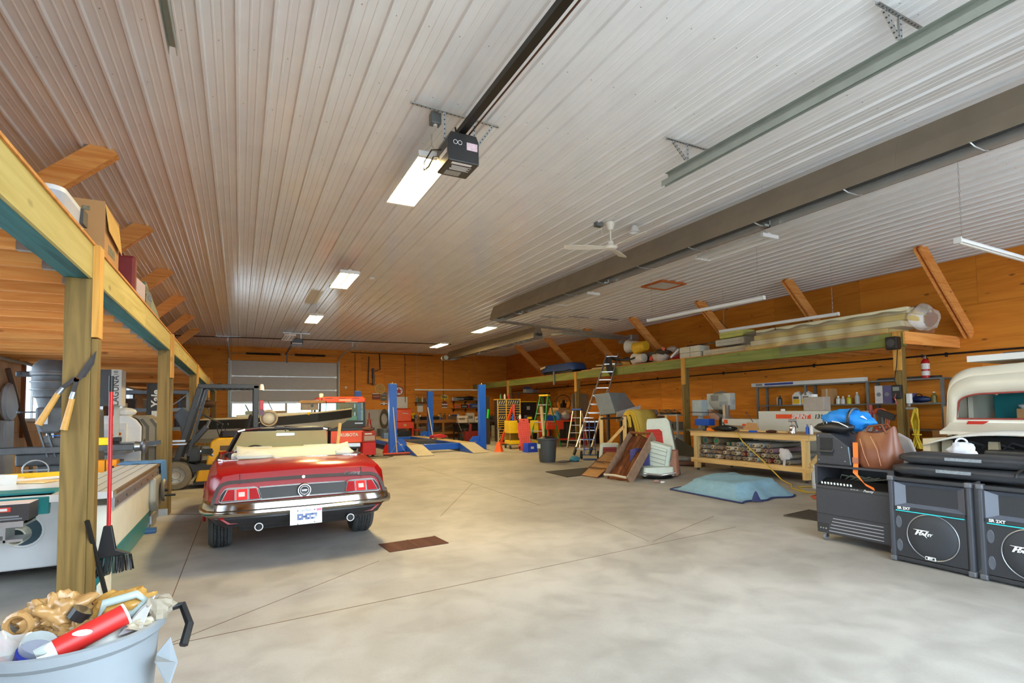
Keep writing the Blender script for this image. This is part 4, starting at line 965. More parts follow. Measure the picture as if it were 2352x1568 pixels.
def extinguisher(loc, label, z=None):
    t = thing('fire_extinguisher', label, 'extinguisher', loc, 0)
    MB().lathe([(0, 0), (.075, 0), (.08, .03), (.08, .36), (.05, .42), (.025, .44)], 18).build('cylinder', RED, t, smooth=40)
    MB().lathe([(.081, .06), (.081, .16)], 18, cap=False).lathe([(.081, .2), (.081, .33)], 18, cap=False).build('label_wrap', mat('ext_label', (226, 222, 216), .5, 0, .15, 40), t)
    MB().cyl((0, 0, .43), (0, 0, .5), .022, n=10).cbox((-.06, 0, .52), (.2, .02, .015), (0, .12, 0)).cbox((-.06, 0, .48), (.2, .02, .015), (0, -.3, 0)).build('valve', STEEL, t)
    MB().tube([(.03, 0, .48), (.12, 0, .44), (.13, 0, .3), (.1, 0, .2)], .012, 6).build('hose', BLACK, t)
    return t
extinguisher((ex.x, WYB-.12, ex.z-.25), 'red fire extinguisher hanging on the back wall left of the far door')
p = thing('wall_box', 'small black box on the back wall left of the far door', 'switch', AY(505, 883, WYB-.045)); MB().box(-.1, .1, -.03, .03, -.05, .05).build('case', BLACK, p, bev=.01); MB().box(-.02, .02, -.034, -.03, -.02, .02).build('switch', GREY, p)
p = thing('wall_brace', 'grey diagonal pipe leaning on the pale left wall beside the milling machine', 'pipe', (WXL+.1, 12.6, 0)); MB().tube([(0, -.9, 2.3), (.02, -.2, 1.4), (.04, .2, .9)], .04, 8).build('pipe', mat('dull_brown', (104, 84, 74), .6), p); MB().cyl((.04, .2, .9), (.05, .22, .0), .03, n=8).build('foot', STEEL, p)
p = thing('wall_duct', 'round pale duct cover on the left wall at the picture edge', 'duct', (WXL+.05, 11.85, 1.75)); MB().lathe([(.0, .0), (.3, .0), (.34, .04), (.3, .08), (.0, .1)], 24, axis='X').build('cover', mat('duct_pale', (186, 196, 204), .4), p, smooth=40); MB().box(-.02, .06, -.2, .2, -1.7, -.3).build('duct_box', mat('duct_pale', 0), p, bev=.02)
lt = MB().tube([(WXL+.25, 4, 2.42), (WXL+.25, 26, 2.42)], .03, 6); tag(lt.build('rail_pipe', GALV), 'shiny steel pipe hung beneath the left deck along the wall', 'pipe')
# ================================================================== RED CONVERTIBLE
car = thing('convertible_car', 'red convertible car with black rear stripe and chrome bumper, top folded, seen from behind', 'car', (.60, 6.98, 0), math.radians(0.6))
CARR = mat('car_red', (138, 10, 12), .2, 0, .05, 3, coat=.0, spec=.22); CARK = mat('car_satin_black', (38, 38, 40), .42, 0, .08); VINYL = mat('white_vinyl', (196, 194, 178), .5, 0, .06)
tY = lambda z: -1.03+.13*max(0, (z-.62))/.27
def ring(y, P, tail=False):
    h = [Vector((x, tY(z) if tail else y, z)) for x, z in P]
    return h+[Vector((-p.x, p.y, p.z)) for p in reversed(h[1:-1])]
tail = [(0, .42), (.70, .42), (.80, .5), (.83, .60), (.79, .80), (.75, .875), (.62, .893), (0, .905)]
st = [ring(0, tail, True),
      ring(-.85, [(0, .36), (.74, .36), (.86, .46), (.885, .62), (.85, .84), (.80, .905), (.64, .925), (0, .935)]),
      ring(-.45, [(0, .30), (.76, .30), (.90, .42), (.94, .63), (.88, .87), (.82, .935), (.66, .95), (0, .965)]),
      ring(-.08, [(0, .26), (.76, .26), (.90, .40), (.945, .64), (.89, .89), (.83, .955), (.67, .962), (0, .975)]),
      ring(.02, [(0, .26), (.76, .26), (.90, .40), (.945, .64), (.89, .89), (.84, .955), (.77, .955), (0, .965)]),
      ring(.03, [(0, .26), (.76, .26), (.90, .40), (.945, .64), (.89, .89), (.84, .955), (.77, .93), (0, .42)]),
      ring(.9, [(0, .22), (.78, .22), (.88, .36), (.935, .64), (.89, .86), (.85, .93), (.78, .91), (0, .32)]),
      ring(1.98, [(0, .22), (.78, .22), (.88, .36), (.93, .64), (.88, .86), (.84, .93), (.77, .91), (0, .42)]),
      ring(2.0, [(0, .22), (.78, .22), (.88, .36), (.93, .64), (.88, .86), (.84, .93), (.7, .95), (0, .97)]),
      ring(2.9, [(0, .24), (.76, .24), (.88, .40), (.93, .64), (.88, .82), (.80, .90), (.5, .93), (0, .94)]),
      ring(3.55, [(0, .3), (.72, .3), (.86, .42), (.89, .6), (.84, .76), (.74, .82), (.4, .84), (0, .85)])]
MB().loft(st).build('body', CARR, car, smooth=32)
# cockpit lining, floor and seats
MB().box(-.76, .76, .06, 1.95, .4, .42).build('cockpit_floor', CARK, car)
for s in (-1, 1):
    MB().box(s*.775-.012, s*.775+.012, .05, 1.95, .42, .92).build('door_card', mat('door_card', (54, 50, 50), .6), car)
    q = MB(); rbox(q, s*.38-.27, s*.38+.27, .78, .95, .5, .96, .06, -.08); q.build('seat_back', VINYL, car, smooth=50)
    q = MB(); rbox(q, s*.38-.27, s*.38+.27, .9, 1.42, .42, .58, .06); q.build('seat_cushion', VINYL, car, smooth=50)
    q = MB(); rbox(q, s*.38-.2, s*.38+.2, .8, .92, .97, 1.06, .05, -.1); q.build('headrest', VINYL, car, smooth=50)
MB().box(-.76, .76, 1.78, 1.98, .55, .93).build('dashboard', CARK, car, bev=.04)
MB().torus((-.38, 1.62, .86), (0, 1, .35), .19, .012, 24, 6).build('steering_wheel', CARK, car)
# chrome edging of the opening, folded top under its white boot
e = [(-.74, .0, .962), (-.8, .05, .968), (-.815, .2, .962), (-.83, 1.9, .94)]
MB().tube([(x, y, z) for x, y, z in reversed(e)]+[(-x, y, z) for x, y, z in e], .014, 6).build('opening_trim', CHROME, car, smooth=60)
def bootfn(u, v):
    x = -.6+1.3*u; k = abs(2*u-1)
    return (x*(1+.04*v), .12+.42*v-.02*math.sin(u*9), .945-.05*(1-v)+.115*v**1.5+.04*k**6*v+.008*math.sin(u*23)*(1-v))
MB().grid(bootfn, 30, 8).build('boot_cover', VINYL, car, smooth=60, solid=.012)
MB().tube([(-.65, .54, 1.03)]+[(-.6+1.3*i/14, .55, 1.017+.04*abs(2*i/14-1)**6) for i in range(15)]+[(.75, .54, 1.03)], [.008]+[.02]*15+[.008], 8).build('boot_roll', VINYL, car, smooth=60)
crumple(MB(), (-.42, .1, .985), (.2, .09, .065), .22, 18, 10, 5).build('folded_vinyl', VINYL, car, smooth=50)
crumple(MB(), (.6, .08, .99), (.11, .07, .06), .25, 16, 10, 8).build('folded_vinyl', VINYL, car, smooth=50)
MB().box(-.68, .66, .6, .74, .9, 1.0).build('rear_seat_back', mat('rear_seat', (206, 204, 190), .5), car, bev=.03)
# windscreen frame
wt, wb_ = [(-.58, 1.52, 1.255), (.64, 1.52, 1.255)], [(-.72, 2.06, .93), (.72, 2.06, .93)]
for a, b in zip(wt, wb_): MB().beam(b, a, .05, .06).build('windscreen_pillar', BLACKM, car, bev=.01)
MB().tube([(-.61, 1.53, 1.25), (-.55, 1.5, 1.27), (0, 1.47, 1.285), (.55, 1.5, 1.27), (.63, 1.53, 1.25)], .026, 8).build('windscreen_header', mat('header_black', (34, 32, 32), .25), car, smooth=60)
MB().tube([(-.62, 1.49, 1.262), (-.3, 1.455, 1.292), (0, 1.445, 1.3)], .01, 6).build('header_chrome', CHROME, car)
for s in (-1, 1): MB().cbox((s*.56, 1.47, 1.262), (.1, .05, .035), (0, s*.25, 0)).build('latch_cover', CHROME, car, bev=.01)
MB().cbox((.3, 1.44, 1.262), (.48, .02, .05), (.3, 0, 0)).build('sun_visor', CARK, car, bev=.008)
MB().add([(-.6, 1.53, 1.24), (.6, 1.53, 1.24), (.7, 2.05, .94), (-.7, 2.05, .94)], [(0, 1, 2, 3)]).build('windscreen', glass('windscreen_glass', (.92, .96, .93), .02, .02), car, solid=.006)
MB().cbox((.02, 1.5, 1.19), (.26, .02, .055)).build('rear_mirror', mat('mirror_back', (206, 208, 190), .2, .3), car, bev=.015); MB().cyl((.02, 1.5, 1.2), (.02, 1.52, 1.26), .008, n=6).build('mirror_stem', CHROME, car)
MB().ell((-.98, 1.5, .99), (.085, .05, .05), 16, 8).build('door_mirror', CHROME, car, smooth=90); MB().cyl((-.98, 1.5, .96), (-.9, 1.5, .93), .02, n=8).build('mirror_foot', CHROME, car)
MB().add([(-1.055, 1.452, .955), (-.91, 1.452, .955), (-.91, 1.452, 1.03), (-1.04, 1.452, 1.03)], [(0, 1, 2, 3)]).build('mirror_glass', mat('mirror_glass', (110, 112, 108), .05, 1.0), car, solid=.004)
# tail: deck lid shut lines, stripe, lamps, panel
def tail_strip(pts, wd, m, name, off=.003, bev=0):
    """a flat band that follows the tail face through (x, z) points"""
    mb = MB(); n = len(pts); L_, R_ = [], []
    for i, (x, z) in enumerate(pts):
        a = pts[max(i-1, 0)]; b = pts[min(i+1, n-1)]; d = Vector((b[0]-a[0], b[1]-a[1])).normalized(); nn = Vector((-d.y, d.x))*wd/2
        L_.append((x+nn.x, z+nn.y)); R_.append((x-nn.x, z-nn.y))
    rings = []
    for (lx, lz), (rx, rz) in zip(L_, R_):
        rings.append([Vector((lx, tY(lz)-off, lz)), Vector((rx, tY(rz)-off, rz)), Vector((rx, tY(rz)+.01, rz)), Vector((lx, tY(lz)+.01, lz))])
    mb.loft(rings); return mb.build(name, m, car)
arc = [(-.835, .62), (-.815, .70), (-.79, .765), (-.755, .80), (-.70, .815)]
tail_strip(arc+[(-.4, .823), (0, .827), (.4, .823)]+[(-x, z) for x, z in reversed(arc)], .034, mat('stripe_grey', (60, 52, 52), .4), 'rear_stripe')
for s in (-1, 1): MB().beam((s*.60, -.91, .888), (s*.63, -.1, .962), .006, .012).build('lid_gap', BLACKM, car)
for s in (-1, 1): tail_strip([(s*.60, .885), (s*.60, .79)], .006, BLACKM, 'lid_gap', .002)
tail_strip([(-.42, .695), (0, .70), (.42, .695)], .115, mat('panel_slate', (56, 60, 64), .45), 'tail_panel', .004)
for z in (.757, .640): tail_strip([(-.42, z-.003), (0, z), (.42, z-.003)], .013, CHROME, 'panel_trim', .008)
LENS = mat('lens_red', (150, 14, 24), .18, 0, .1, 60); LENSB = mat('lens_bright', (236, 40, 40), .18, 0, .05); LENSW = mat('lens_clear', (214, 186, 180), .2, 0, .2, 60)
def poly_plate(poly, off, m, name, th=.012, parent=None):
    mb = MB(); n = len(poly)
    f = [Vector((x, tY(z)-off, z)) for x, z in poly]; b = [Vector((x, tY(z)+.006, z)) for x, z in poly]
    mb.add(f+b, [tuple(range(n)), tuple(range(2*n-1, n-1, -1))]+[(k, k+n, (k+1) % n+n, (k+1) % n) for k in range(n)])
    return mb.build(name, m, parent or car)
for s in (-1, 1):
    quad = lambda xa, xb, xc, xd, z0, z1: [(s*xa, z0), (s*xb, z0), (s*xc, z1), (s*xd, z1)]
    rnd_ = [(s*x, z) for x, z in ((.40, .652), (.405, .64), (.42, .634), (.755, .630), (.775, .638), (.782, .652), (.765, .71), (.735, .755), (.705, .768), (.47, .766), (.445, .758), (.43, .74))]
    bz = poly_plate(rnd_, .012, CHROME, 'lamp_bezel')
    sh_ = [(x*.985+s*.009, .70+(z-.70)*.86) for x, z in rnd_]
    poly_plate(sh_, .014, BLACKM, 'lamp_back', parent=bz)
    for (xa, xb, xc, xd), m in (((.418, .515, .515, .45), LENS), ((.53, .63, .63, .53), LENSB), ((.645, .755, .705, .645), LENS)):
        poly_plate(quad(xa-.006, xb+.006, xc+.006, xd-.006, .646, .756), .017, CHROME, 'lens_frame', parent=bz); poly_plate(quad(xa, xb, xc, xd, .652, .75), .022, m, 'lamp_lens', parent=bz)
    poly_plate(quad(.555, .61, .61, .555, .68, .722), .025, LENSW, 'reverse_lens', parent=bz)
MB().lathe([(0, -1.02), (.06, -1.025), (.07, -1.01), (.07, -.98)], 24, (0, 0, .698), 'Y').build('badge_back', CARK, car)
MB().torus((0, -1.03, .698), (0, 1, 0), .06, .009, 28, 6).torus((0, -1.034, .698), (0, 1, 0), .042, .005, 28, 6).build('badge_ring', CHROME, car, smooth=60)
hp = [(-.032, .002), (-.02, .008), (-.006, .006), (.008, .01), (.022, .006), (.03, .01), (.026, -.002), (.014, -.006), (.018, -.012), (.004, -.006), (-.014, -.006), (-.024, -.012), (-.02, -.003)]
MB().prism([(x, .698+z) for x, z in hp], -1.036, -1.026).build('horse_emblem', CHROME, car)
MB().lathe([(.0, -.945), (.016, -.945), (.02, -.93), (.02, -.91)], 16, (0, 0, .828), 'Y').build('lid_lock', CHROME, car)
text('script_badge', 'Mustang', .05, CHROME, car, (.50, tY(.835)-.006, .838), (PI/2-.45, 0, 0), .002, .5)
# bumper, valance, plate, exhausts
def sweep(plan, prof, name, m, smooth=40):
    """sweep a (depth, z) profile along a plan path, depth outward"""
    rings = []; n = len(plan)
    for i, (x, y) in enumerate(plan):
        a = plan[max(i-1, 0)]; b = plan[min(i+1, n-1)]; d = Vector((b[0]-a[0], b[1]-a[1])).normalized(); o = Vector((d.y, -d.x))
        rings.append([Vector((x+o.x*p, y+o.y*p, z)) for p, z in prof])
    return MB().loft(rings).build(name, m, car, smooth=smooth)
bp = [(-.885, -.5), (-.87, -.8), (-.825, -.98), (-.75, -1.05), (-.45, -1.085), (0, -1.1)]; bp += [(-x, y) for x, y in reversed(bp[:-1])]
sweep(bp, [(0, .625), (.025, .632), (.05, .62), (.058, .59), (.062, .565), (.085, .555), (.088, .53), (.07, .505), (.02, .495), (0, .505)], 'rear_bumper', mat('darkened_chrome', (168, 166, 162), .13, 1.0, .05))  # bumper chrome darkened to mute the bright doorway it reflects
vp = [(-.86, -.5), (-.84, -.8), (-.79, -.97), (-.68, -1.03), (-.3, -1.06), (0, -1.06)]; vp += [(-x, y) for x, y in reversed(vp[:-1])]
sweep(vp, [(.02, .51), (.03, .47), (-.02, .40), (-.08, .375), (-.1, .51)], 'rear_valance', CARK)
pl = MB().cbox((0, -1.185, .455), (.305, .008, .155), (-.06, 0, 0)).build('licence_plate', mat('plate_white', (226, 230, 226), .4, 0, .03), car, bev=.006)
PB = [mat('plate_blue%d' % i, c, .5) for i, c in enumerate(((70, 90, 140), (150, 160, 184), (110, 124, 164)))]
rnd = random.Random(3)
for i in range(10):
    for j in range(3):
        if rnd.random() < .8:
            x = -.085+i*.019; z = .425+j*.02; MB().box(x, x+.018, -1.1945+(z-.455)*.06, -1.19+(z-.455)*.06, z, z+.019).build('plate_mark', PB[rnd.randrange(3)], pl)
text('plate_text', 'ONTARIO', .024, MATS['plate_blue2'], pl, (0, -1.1938, .513), (PI/2-.06, 0, 0), .0006)
MB().box(.1, .145, -1.196, -1.192, .505, .525).build('plate_sticker', mat('sticker_rose', (214, 110, 140), .5), pl)
for x, z in ((-.08, .517), (.08, .517), (-.08, .385), (.08, .393)): MB().cyl((x, -1.196, z), (x, -1.19, z), .006, n=8).build('plate_bolt', DKSTEEL, pl)
for s in (-1, 1):
    x = -.43 if s < 0 else .45
    MB().lathe([(.03, -1.12), (.04, -1.12), (.04, -.9), (.03, -.9)], 18, (x, 0, .385), 'Y').build('exhaust_tip', CHROME, car, smooth=40)
    MB().lathe([(0, -1.122), (.031, -1.122)], 18, (x, 0, .385), 'Y').build('exhaust_bore', BLACKM, car); MB().tube([(x, -.9, .385), (x*1.02, -.5, .36), (x*.9, .4, .3)], .035, 8).build('exhaust_pipe', DKSTEEL, car)
MB().box(-.62, .62, -.85, .3, .30, .42).build('fuel_tank', CARK, car, bev=.05); MB().cyl((-.7, 0, .33), (.7, 0, .33), .05, n=10).build('rear_axle', BLACKM, car)
TYRE = mat('tyre', (62, 64, 64), .8, 0, .15, 24)
def wheel(x, y, s, parent, R=.335, wd=.235):
    w_ = MB().lathe([(.2, -wd/2), (.3, -wd/2), (.325, -wd/2+.025), (R, -wd/2+.04), (R, wd/2-.04), (.325, wd/2-.025), (.3, wd/2), (.2, wd/2)], 40, axis='X').build('tyre', TYRE, parent, smooth=35); w_.location = (x, y, R)
    for k in range(5): 
        g = MB().torus((-wd/2+.052+k*.033, 0, 0), (1, 0, 0), R, .0045, 40, 4).build('tread_groove', BLACKM, w_)
    tr = MB()
    for k in range(90):
        a = 2*PI*k/90
        for q in range(4): 
            xx = -wd/2+.068+q*.033; tr.cbox((xx, R*math.cos(a), R*math.sin(a)), (.02, .006, .004), (a, 0, .4*(1 if q % 2 else -1)))
    tr.build('tread_cut', BLACKM, w_, kind='stuff')
    MB().lathe([(0, s*.06), (.06, s*.07), (.12, s*.03), (.19, s*.08), (.205, s*.1), (.205, -s*.09), (0, -s*.09)], 24, axis='X').build('rim', CHROME, w_, smooth=40)
for s in (-1, 1): wheel(s*.775, 0, s, car); wheel(s*.775, 2.77, s, car)
for s in (-1, 1):
    for y in (0, 2.77): MB().torus((s*.925, y, .36), (1, 0, 0), .37, .018, 24, 5, 0, PI).build('arch_lip', CARR, car)

# ================================================================== FORKLIFT
fk = thing('forklift', 'yellow and black forklift with overhead guard and tall mast behind the red car', 'forklift', (-.1, 13.0, 0))
FY = mat('forklift_yellow', (226, 172, 16), .42, 0, .14, 5); FK = mat('forklift_black', (46, 48, 50), .42, 0, .15)
yn, yf = -.5, .5
for y in (yn+.12, yf-.12):
    MB().box(-1.5, -1.38, y-.06, y+.06, .08, 2.12).build('mast_rail', FK, fk, bev=.008); MB().box(-1.37, -1.27, y-.05, y+.05, .12, 2.05).build('mast_rail', FK, fk, bev=.008)
for z in (2.02, 1.2, .4): MB().box(-1.5, -1.36, yn+.1, yf-.1, z, z+.1).build('mast_crossbar', FK, fk)
MB().box(-1.52, -1.50, yn+.0, yn+.3, 1.1, 2.12).build('mast_plate', FK, fk)
MB().box(-1.5, -1.25, yn+.045, yn+.062, .9, 2.12).build('mast_side_plate', FK, fk)
text('lettering', 'Yale', .2, WHITEP, fk, (-1.37, yn+.043, 1.82), (PI/2, -PI/2, 0), .002, .1, .006)
MB().box(-1.44, -1.3, yn+.04, yn+.044, 1.46, 1.58).build('decal', WHITEP, fk); MB().box(-1.42, -1.3, yn+.04, yn+.044, 1.3, 1.45).build('decal', mat('decal_aqua', (176, 206, 206), .5, 0, .2, 60), fk)
for y in (-.22, .22): MB().prism([(-1.53, .06), (-2.45, .06), (-2.5, .075), (-1.58, .11), (-1.58, .5), (-1.53, .5)], y-.055, y+.055).build('fork', FK, fk)
MB().box(-1.56, -1.5, -.4, .4, .18, .26).box(-1.56, -1.5, -.4, .4, .42, .5).build('fork_carriage', FK, fk)
MB().cyl((-1.32, 0, .15), (-1.32, 0, 1.5), .045, n=10).build('lift_cylinder', STEEL, fk)
def fwheel(x, y, R, wd, s):
    w_ = MB().lathe([(R*.62, -wd/2), (R*.93, -wd/2), (R, -wd/2+.03), (R, wd/2-.03), (R*.93, wd/2), (R*.62, wd/2)], 30, axis='Y').build('tyre', mat('grey_tyre', (128, 122, 110), .8, 0, .12, 14), fk, smooth=35); w_.location = (x, y, R)
    MB().lathe([(0, s*.02), (R*.25, s*.03), (R*.3, s*-.01), (R*.55, s*.0), (R*.63, s*wd*.48), (R*.63, -s*wd*.4), (0, -s*wd*.4)], 24, axis='Y').build('rim', mat('wheel_silver', (196, 192, 182), .4, .3), w_, smooth=40)
    for k in range(6): MB().cyl((R*.42*math.cos(k*PI/3), s*.0, R*.42*math.sin(k*PI/3)), (R*.42*math.cos(k*PI/3), s*.03, R*.42*math.sin(k*PI/3)), .018, n=6).build('wheel_nut', STEEL, w_)
for y, s in ((yn+.1, -1), (yf-.1, 1)): fwheel(-1.02, y, .285, .2, s); fwheel(.72, y, .22, .16, s)
MB().prism([(-1.15, .55), (-1.05, .62), (-.55, .45), (1.05, .45), (1.05, .37), (-.6, .37), (-.72, .32), (-.8, .55), (-1.05, .6), (-1.15, .5)], yn, yn+.05).build('running_board', FK, fk)
MB().prism([(-1.2, .25), (-.72, .25), (-.68, .36), (-.6, .4), (-1.05, .62), (-1.2, .56)], yn+.22, yf-.22).build('front_frame', FK, fk)
MB().prism([(-.68, .14), (.5, .14), (.5, .38), (-.62, .38)], yn, yf).build('side_panel', FY, fk, bev=.02); MB().box(-.72, .52, yn+.02, yf-.02, .08, .14).build('skid_plate', FK, fk)
MB().box(-.75, -.2, yn+.03, yf-.03, .44, .5).build('floor_plate', FK, fk)
MB().prism([(-.5, .46), (.62, .46), (.62, 1.02), (-.3, 1.0), (-.42, .93)], yn+.02, yf-.02).build('engine_hood', FY, fk, bev=.03)
MB().cbox((-.15, yn+.015, .8), (.2, .01, .1)).build('hood_grip', mat('grip_recess', (92, 74, 50), .6), fk, bev=.01)
MB().prism([(.5, .18), (1.12, .3), (1.2, .5), (1.2, .95), (1.12, 1.05), (.6, 1.06), (.5, 1.0)], yn, yf).build('counterweight', FY, fk, bev=.06); MB().box(.75, 1.0, yn-.005, yn+.01, .5, .85).build('counterweight_grille', FK, fk)
q = MB(); rbox(q, -.25, .32, -.26, .26, 1.02, 1.14, .06); q.build('seat_cushion', mat('seat_black', (40, 38, 42), .6), fk, smooth=50)
MB().prism([(.2, 1.1), (.3, 1.12), (.38, 1.45), (.34, 1.5), (.29, 1.47)], -.24, .24).build('seat_back', MATS['seat_black'], fk, bev=.03)
for y in (yn+.06, yf-.06):
    MB().beam((-1.0, y, .6), (-.62, y, 2.06), .1, .1).build('guard_leg', FK, fk, bev=.01); MB().box(.36, .46, y-.05, y+.05, .95, 2.1).build('guard_leg', FK, fk, bev=.01)
    MB().box(-.66, .46, y-.05, y+.05, 2.03, 2.12).build('guard_rail', FK, fk, bev=.01)
MB().beam((-.82, yn+.14, .66), (-.5, yn+.14, 2.02), .05, .05).build('grab_bar', FK, fk)
for k in range(9): MB().box(-.58+k*.12, -.54+k*.12, yn+.1, yf-.1, 2.05, 2.09).build('guard_bar', FK, fk)
for z in (1.35, 1.6): MB().beam((-.83+.26*(z-1.2), yn+.06, z), (-.68+.26*(z-1.2), yn+.14, z), .015, .015).build('rung', FK, fk)
MB().beam((-.82, -.2, .85), (-.5, -.2, 1.25), .14, .12).build('steering_column', FK, fk, bev=.02); MB().cyl((-.5, -.2, 1.25), (-.45, -.2, 1.37), .03, n=8).build('steering_shaft', STEEL, fk)
MB().torus((-.42, -.2, 1.4), (.55, 0, 1), .19, .016, 24, 6).beam((-.58, -.2, 1.48), (-.26, -.2, 1.32), .03, .012).build('steering_wheel', FK, fk)
for k in range(3): MB().tube([(-.28, .28, 1.0), (-.32+k*.07, .26-.0*k, 1.14), (-.33+k*.1, .25, 1.26)], .01, 5).ell((-.33+k*.1, .25, 1.27), (.025, .025, .03), 8, 5).build('control_lever', FK, fk)
MB().box(-.85, -.6, -.3, .3, .5, .85).build('cowl', FK, fk, bev=.05)
MB().tube([(-.3, -.3, 1.0), (-.25, -.32, .75), (-.12, -.33, .62), (-.3, -.32, .7), (-.36, -.3, .95)], .016, 5).build('hose', mat('hose_brown', (140, 74, 46), .6), fk)
MB().lathe([(.05, 2.0), (.05, 2.02)], 12, (.52, yn+.06, 0)).lathe([(.042, 2.02), (.045, 2.06), (.03, 2.12), (0, 2.13)], 14, (.52, yn+.06, 0)).build('beacon', glow('amber_lens', (.9, .36, .03), .35), fk, smooth=50)
MB().box(.46, .54, yn+.02, yn+.1, 1.98, 2.0).build('beacon_bracket', FK, fk); MB().box(.48, .56, yn, yn+.06, 1.58, 1.78).build('tail_lamp', RED, fk, bev=.008); MB().box(.47, .57, yn-.002, yn+.06, 1.46, 1.58).build('tail_lamp_base', mat('lamp_violet', (104, 66, 92), .4), fk)
MB().lathe([(0, -.48), (.1, -.47), (.14, -.42), (.15, -.35), (.15, .35), (.1, .42), (0, .43)], 24, (.66, 0, 1.4), 'Y').build('gas_tank', mat('tank_cream', (214, 204, 178), .4), fk, smooth=50)
MB().lathe([(.15, -.5), (.175, -.5), (.185, -.44), (.175, -.4), (.15, -.4)], 24, (.66, 0, 1.4), 'Y').build('tank_collar', mat('collar_tan', (170, 148, 112), .5), fk, smooth=40)
MB().box(.5, .82, -.3, .3, 1.1, 1.26).build('tank_cradle', FK, fk); MB().tube([(.78, -.48, 1.3), (.82, -.5, 1.2), (.76, -.5, 1.14)], .012, 5).build('gas_hose', BLACKM, fk)

# ================================================================== BOAT, UTILITY VEHICLE, RED CART
bt = thing('motor_boat', 'grey aluminium motor boat with black stripe and windscreen on a trailer', 'boat', (.95, 16.0, 0), math.radians(-3))
HULL = mat('hull_silver', (176, 176, 170), .35, .5, .06, 4); HB = mat('hull_black', (30, 32, 34), .35)
def hs(x, w_, keel, chine, gun):
    return [Vector((x, 0, keel)), Vector((x, w_*.82, chine)), Vector((x, w_*.93, (chine+gun)/2)), Vector((x, w_, gun)), Vector((x, w_-.06, gun)), Vector((x, w_*.7, chine+.08)), Vector((x, 0, keel+.1)), Vector((x, -w_*.7, chine+.08)), Vector((x, -w_+.06, gun)), Vector((x, -w_, gun)), Vector((x, -w_*.93, (chine+gun)/2)), Vector((x, -w_*.82, chine))]
sec = [(-1.9, .72, .75, .88, 1.36), (-.8, .8, .74, .88, 1.38), (.2, .78, .78, .95, 1.44), (1.0, .6, .9, 1.1, 1.5), (1.6, .34, 1.1, 1.3, 1.56), (1.95, .06, 1.35, 1.5, 1.6)]
MB().loft([hs(*s_) for s_ in sec]).build('hull', HULL, bt, smooth=30)
for s in (-1, 1):
    rg = []
    for x, w_, k_, c_, g_ in sec: 
        f = .93+.07*.5; rg.append([Vector((x, s*(w_+.004), g_-.01)), Vector((x, s*(w_*.93+.008), g_-.25))])
    MB().loft(rg, cap=False, closed=False).build('black_stripe', HB, bt, solid=.006)
    MB().tube([Vector((x, s*w_, g_)) for x, w_, k_, c_, g_ in sec], .022, 6).build('gunwale', mat('rail_tan', (196, 184, 150), .4, .2), bt)
text('registration', 'OLE 50369', .13, WHITEP, bt, (-.6, -.775, 1.29), (PI/2+.1, 0, 0), .002, .2)
MB().prism([(-1.0, 1.4), (.9, 1.48), (.9, 1.53), (-1.0, 1.47)], -.5, .5).build('fore_deck', mat('deck_cream', (206, 198, 170), .5), bt)
MB().add([(-.95, -.5, 1.47), (-.8, -.55, 1.78), (-.25, -.5, 1.8), (-.1, -.55, 1.47)], [(0, 1, 2, 3)]).add([(-.1, -.55, 1.47), (-.25, -.5, 1.8), (-.25, .5, 1.8), (-.1, .55, 1.47)], [(0, 1, 2, 3)]).build('windscreen', glass('boat_glass', (.82, .9, .86), .05, .15), bt, solid=.008)
MB().tube([(-.1, -.55, 1.48), (-.25, -.5, 1.81), (-.25, .5, 1.81), (-.1, .55, 1.48)], .014, 5).build('screen_frame', DKSTEEL, bt)
MB().torus((-.72, -.1, 1.56), (1, 0, .5), .2, .016, 20, 6).build('steering_wheel', BLACK, bt); MB().box(-.8, .2, -.45, .35, 1.47, 1.57).build('seat_pad', mat('seat_tan', (120, 96, 66), .6), bt, bev=.03)
MB().prism([(-2.0, .9), (-1.95, 1.5), (-2.25, 1.7), (-2.45, 1.5), (-2.3, 1.2), (-2.2, .5), (-2.1, .5)], -.14, .14).build('outboard_motor', mat('outboard_blue', (96, 110, 132), .4), bt, bev=.04)
MB().beam((-1.9, 0, .62), (2.2, 0, .55), .08, .1).beam((-.6, -.7, .5), (-.6, .7, .5), .06, .06).build('trailer_frame', GALV, bt)
for x in (-1.4, .6): MB().beam((x, -.55, .62), (x, .55, .62), .06, .06).beam((x, -.4, .6), (x, -.4, .85), .06, .05).beam((x, .4, .6), (x, .4, .85), .06, .05).build('trailer_bunk', SPRUCEZ, bt)
for y in (-.75, .75): MB().lathe([(.1, -.08), (.24, -.08), (.27, -.05), (.27, .05), (.24, .08), (.1, .08)], 20, (-.6, y, .27), 'Y').build('trailer_tyre', RUBBER, bt, smooth=35)
MB().beam((1.2, 0, .55), (1.2, 0, .95), .07, .07).build('winch_post', GALV, bt); MB().ell((.75, -.66, 1.48), (.04, .04, .04), 8, 6).build('cleat', YELLOW, bt)
MB().beam((1.45, -.42, .0), (1.6, -.36, 1.2), .08, .05).build('bow_support', SPRUCEZ, bt)
t = thing('wooden_crate', 'small wooden birdhouse-like box and boards lying on the boat bow', 'box', (1.75, 15.85, 1.575))
MB().box(-.22, .22, -.15, .15, .0, .2).build('box', mat('grey_wood', (150, 136, 116), .7, 0, .2, 12), t); MB().prism([(-.32, .2), (.34, .2), (.42, .27), (-.2, .27)], -.22, .22).build('roof_board', CARD, t); MB().cyl((.05, -.155, .12), (.05, -.145, .12), .04, n=12).build('hole', BLACKM, t)
uv = thing('utility_vehicle', 'orange utility vehicle with cab and amber beacon near the far door', 'utility vehicle', (3.2, 19.7, 0))
UO = mat('utility_orange', (236, 84, 24), .38, 0, .08)
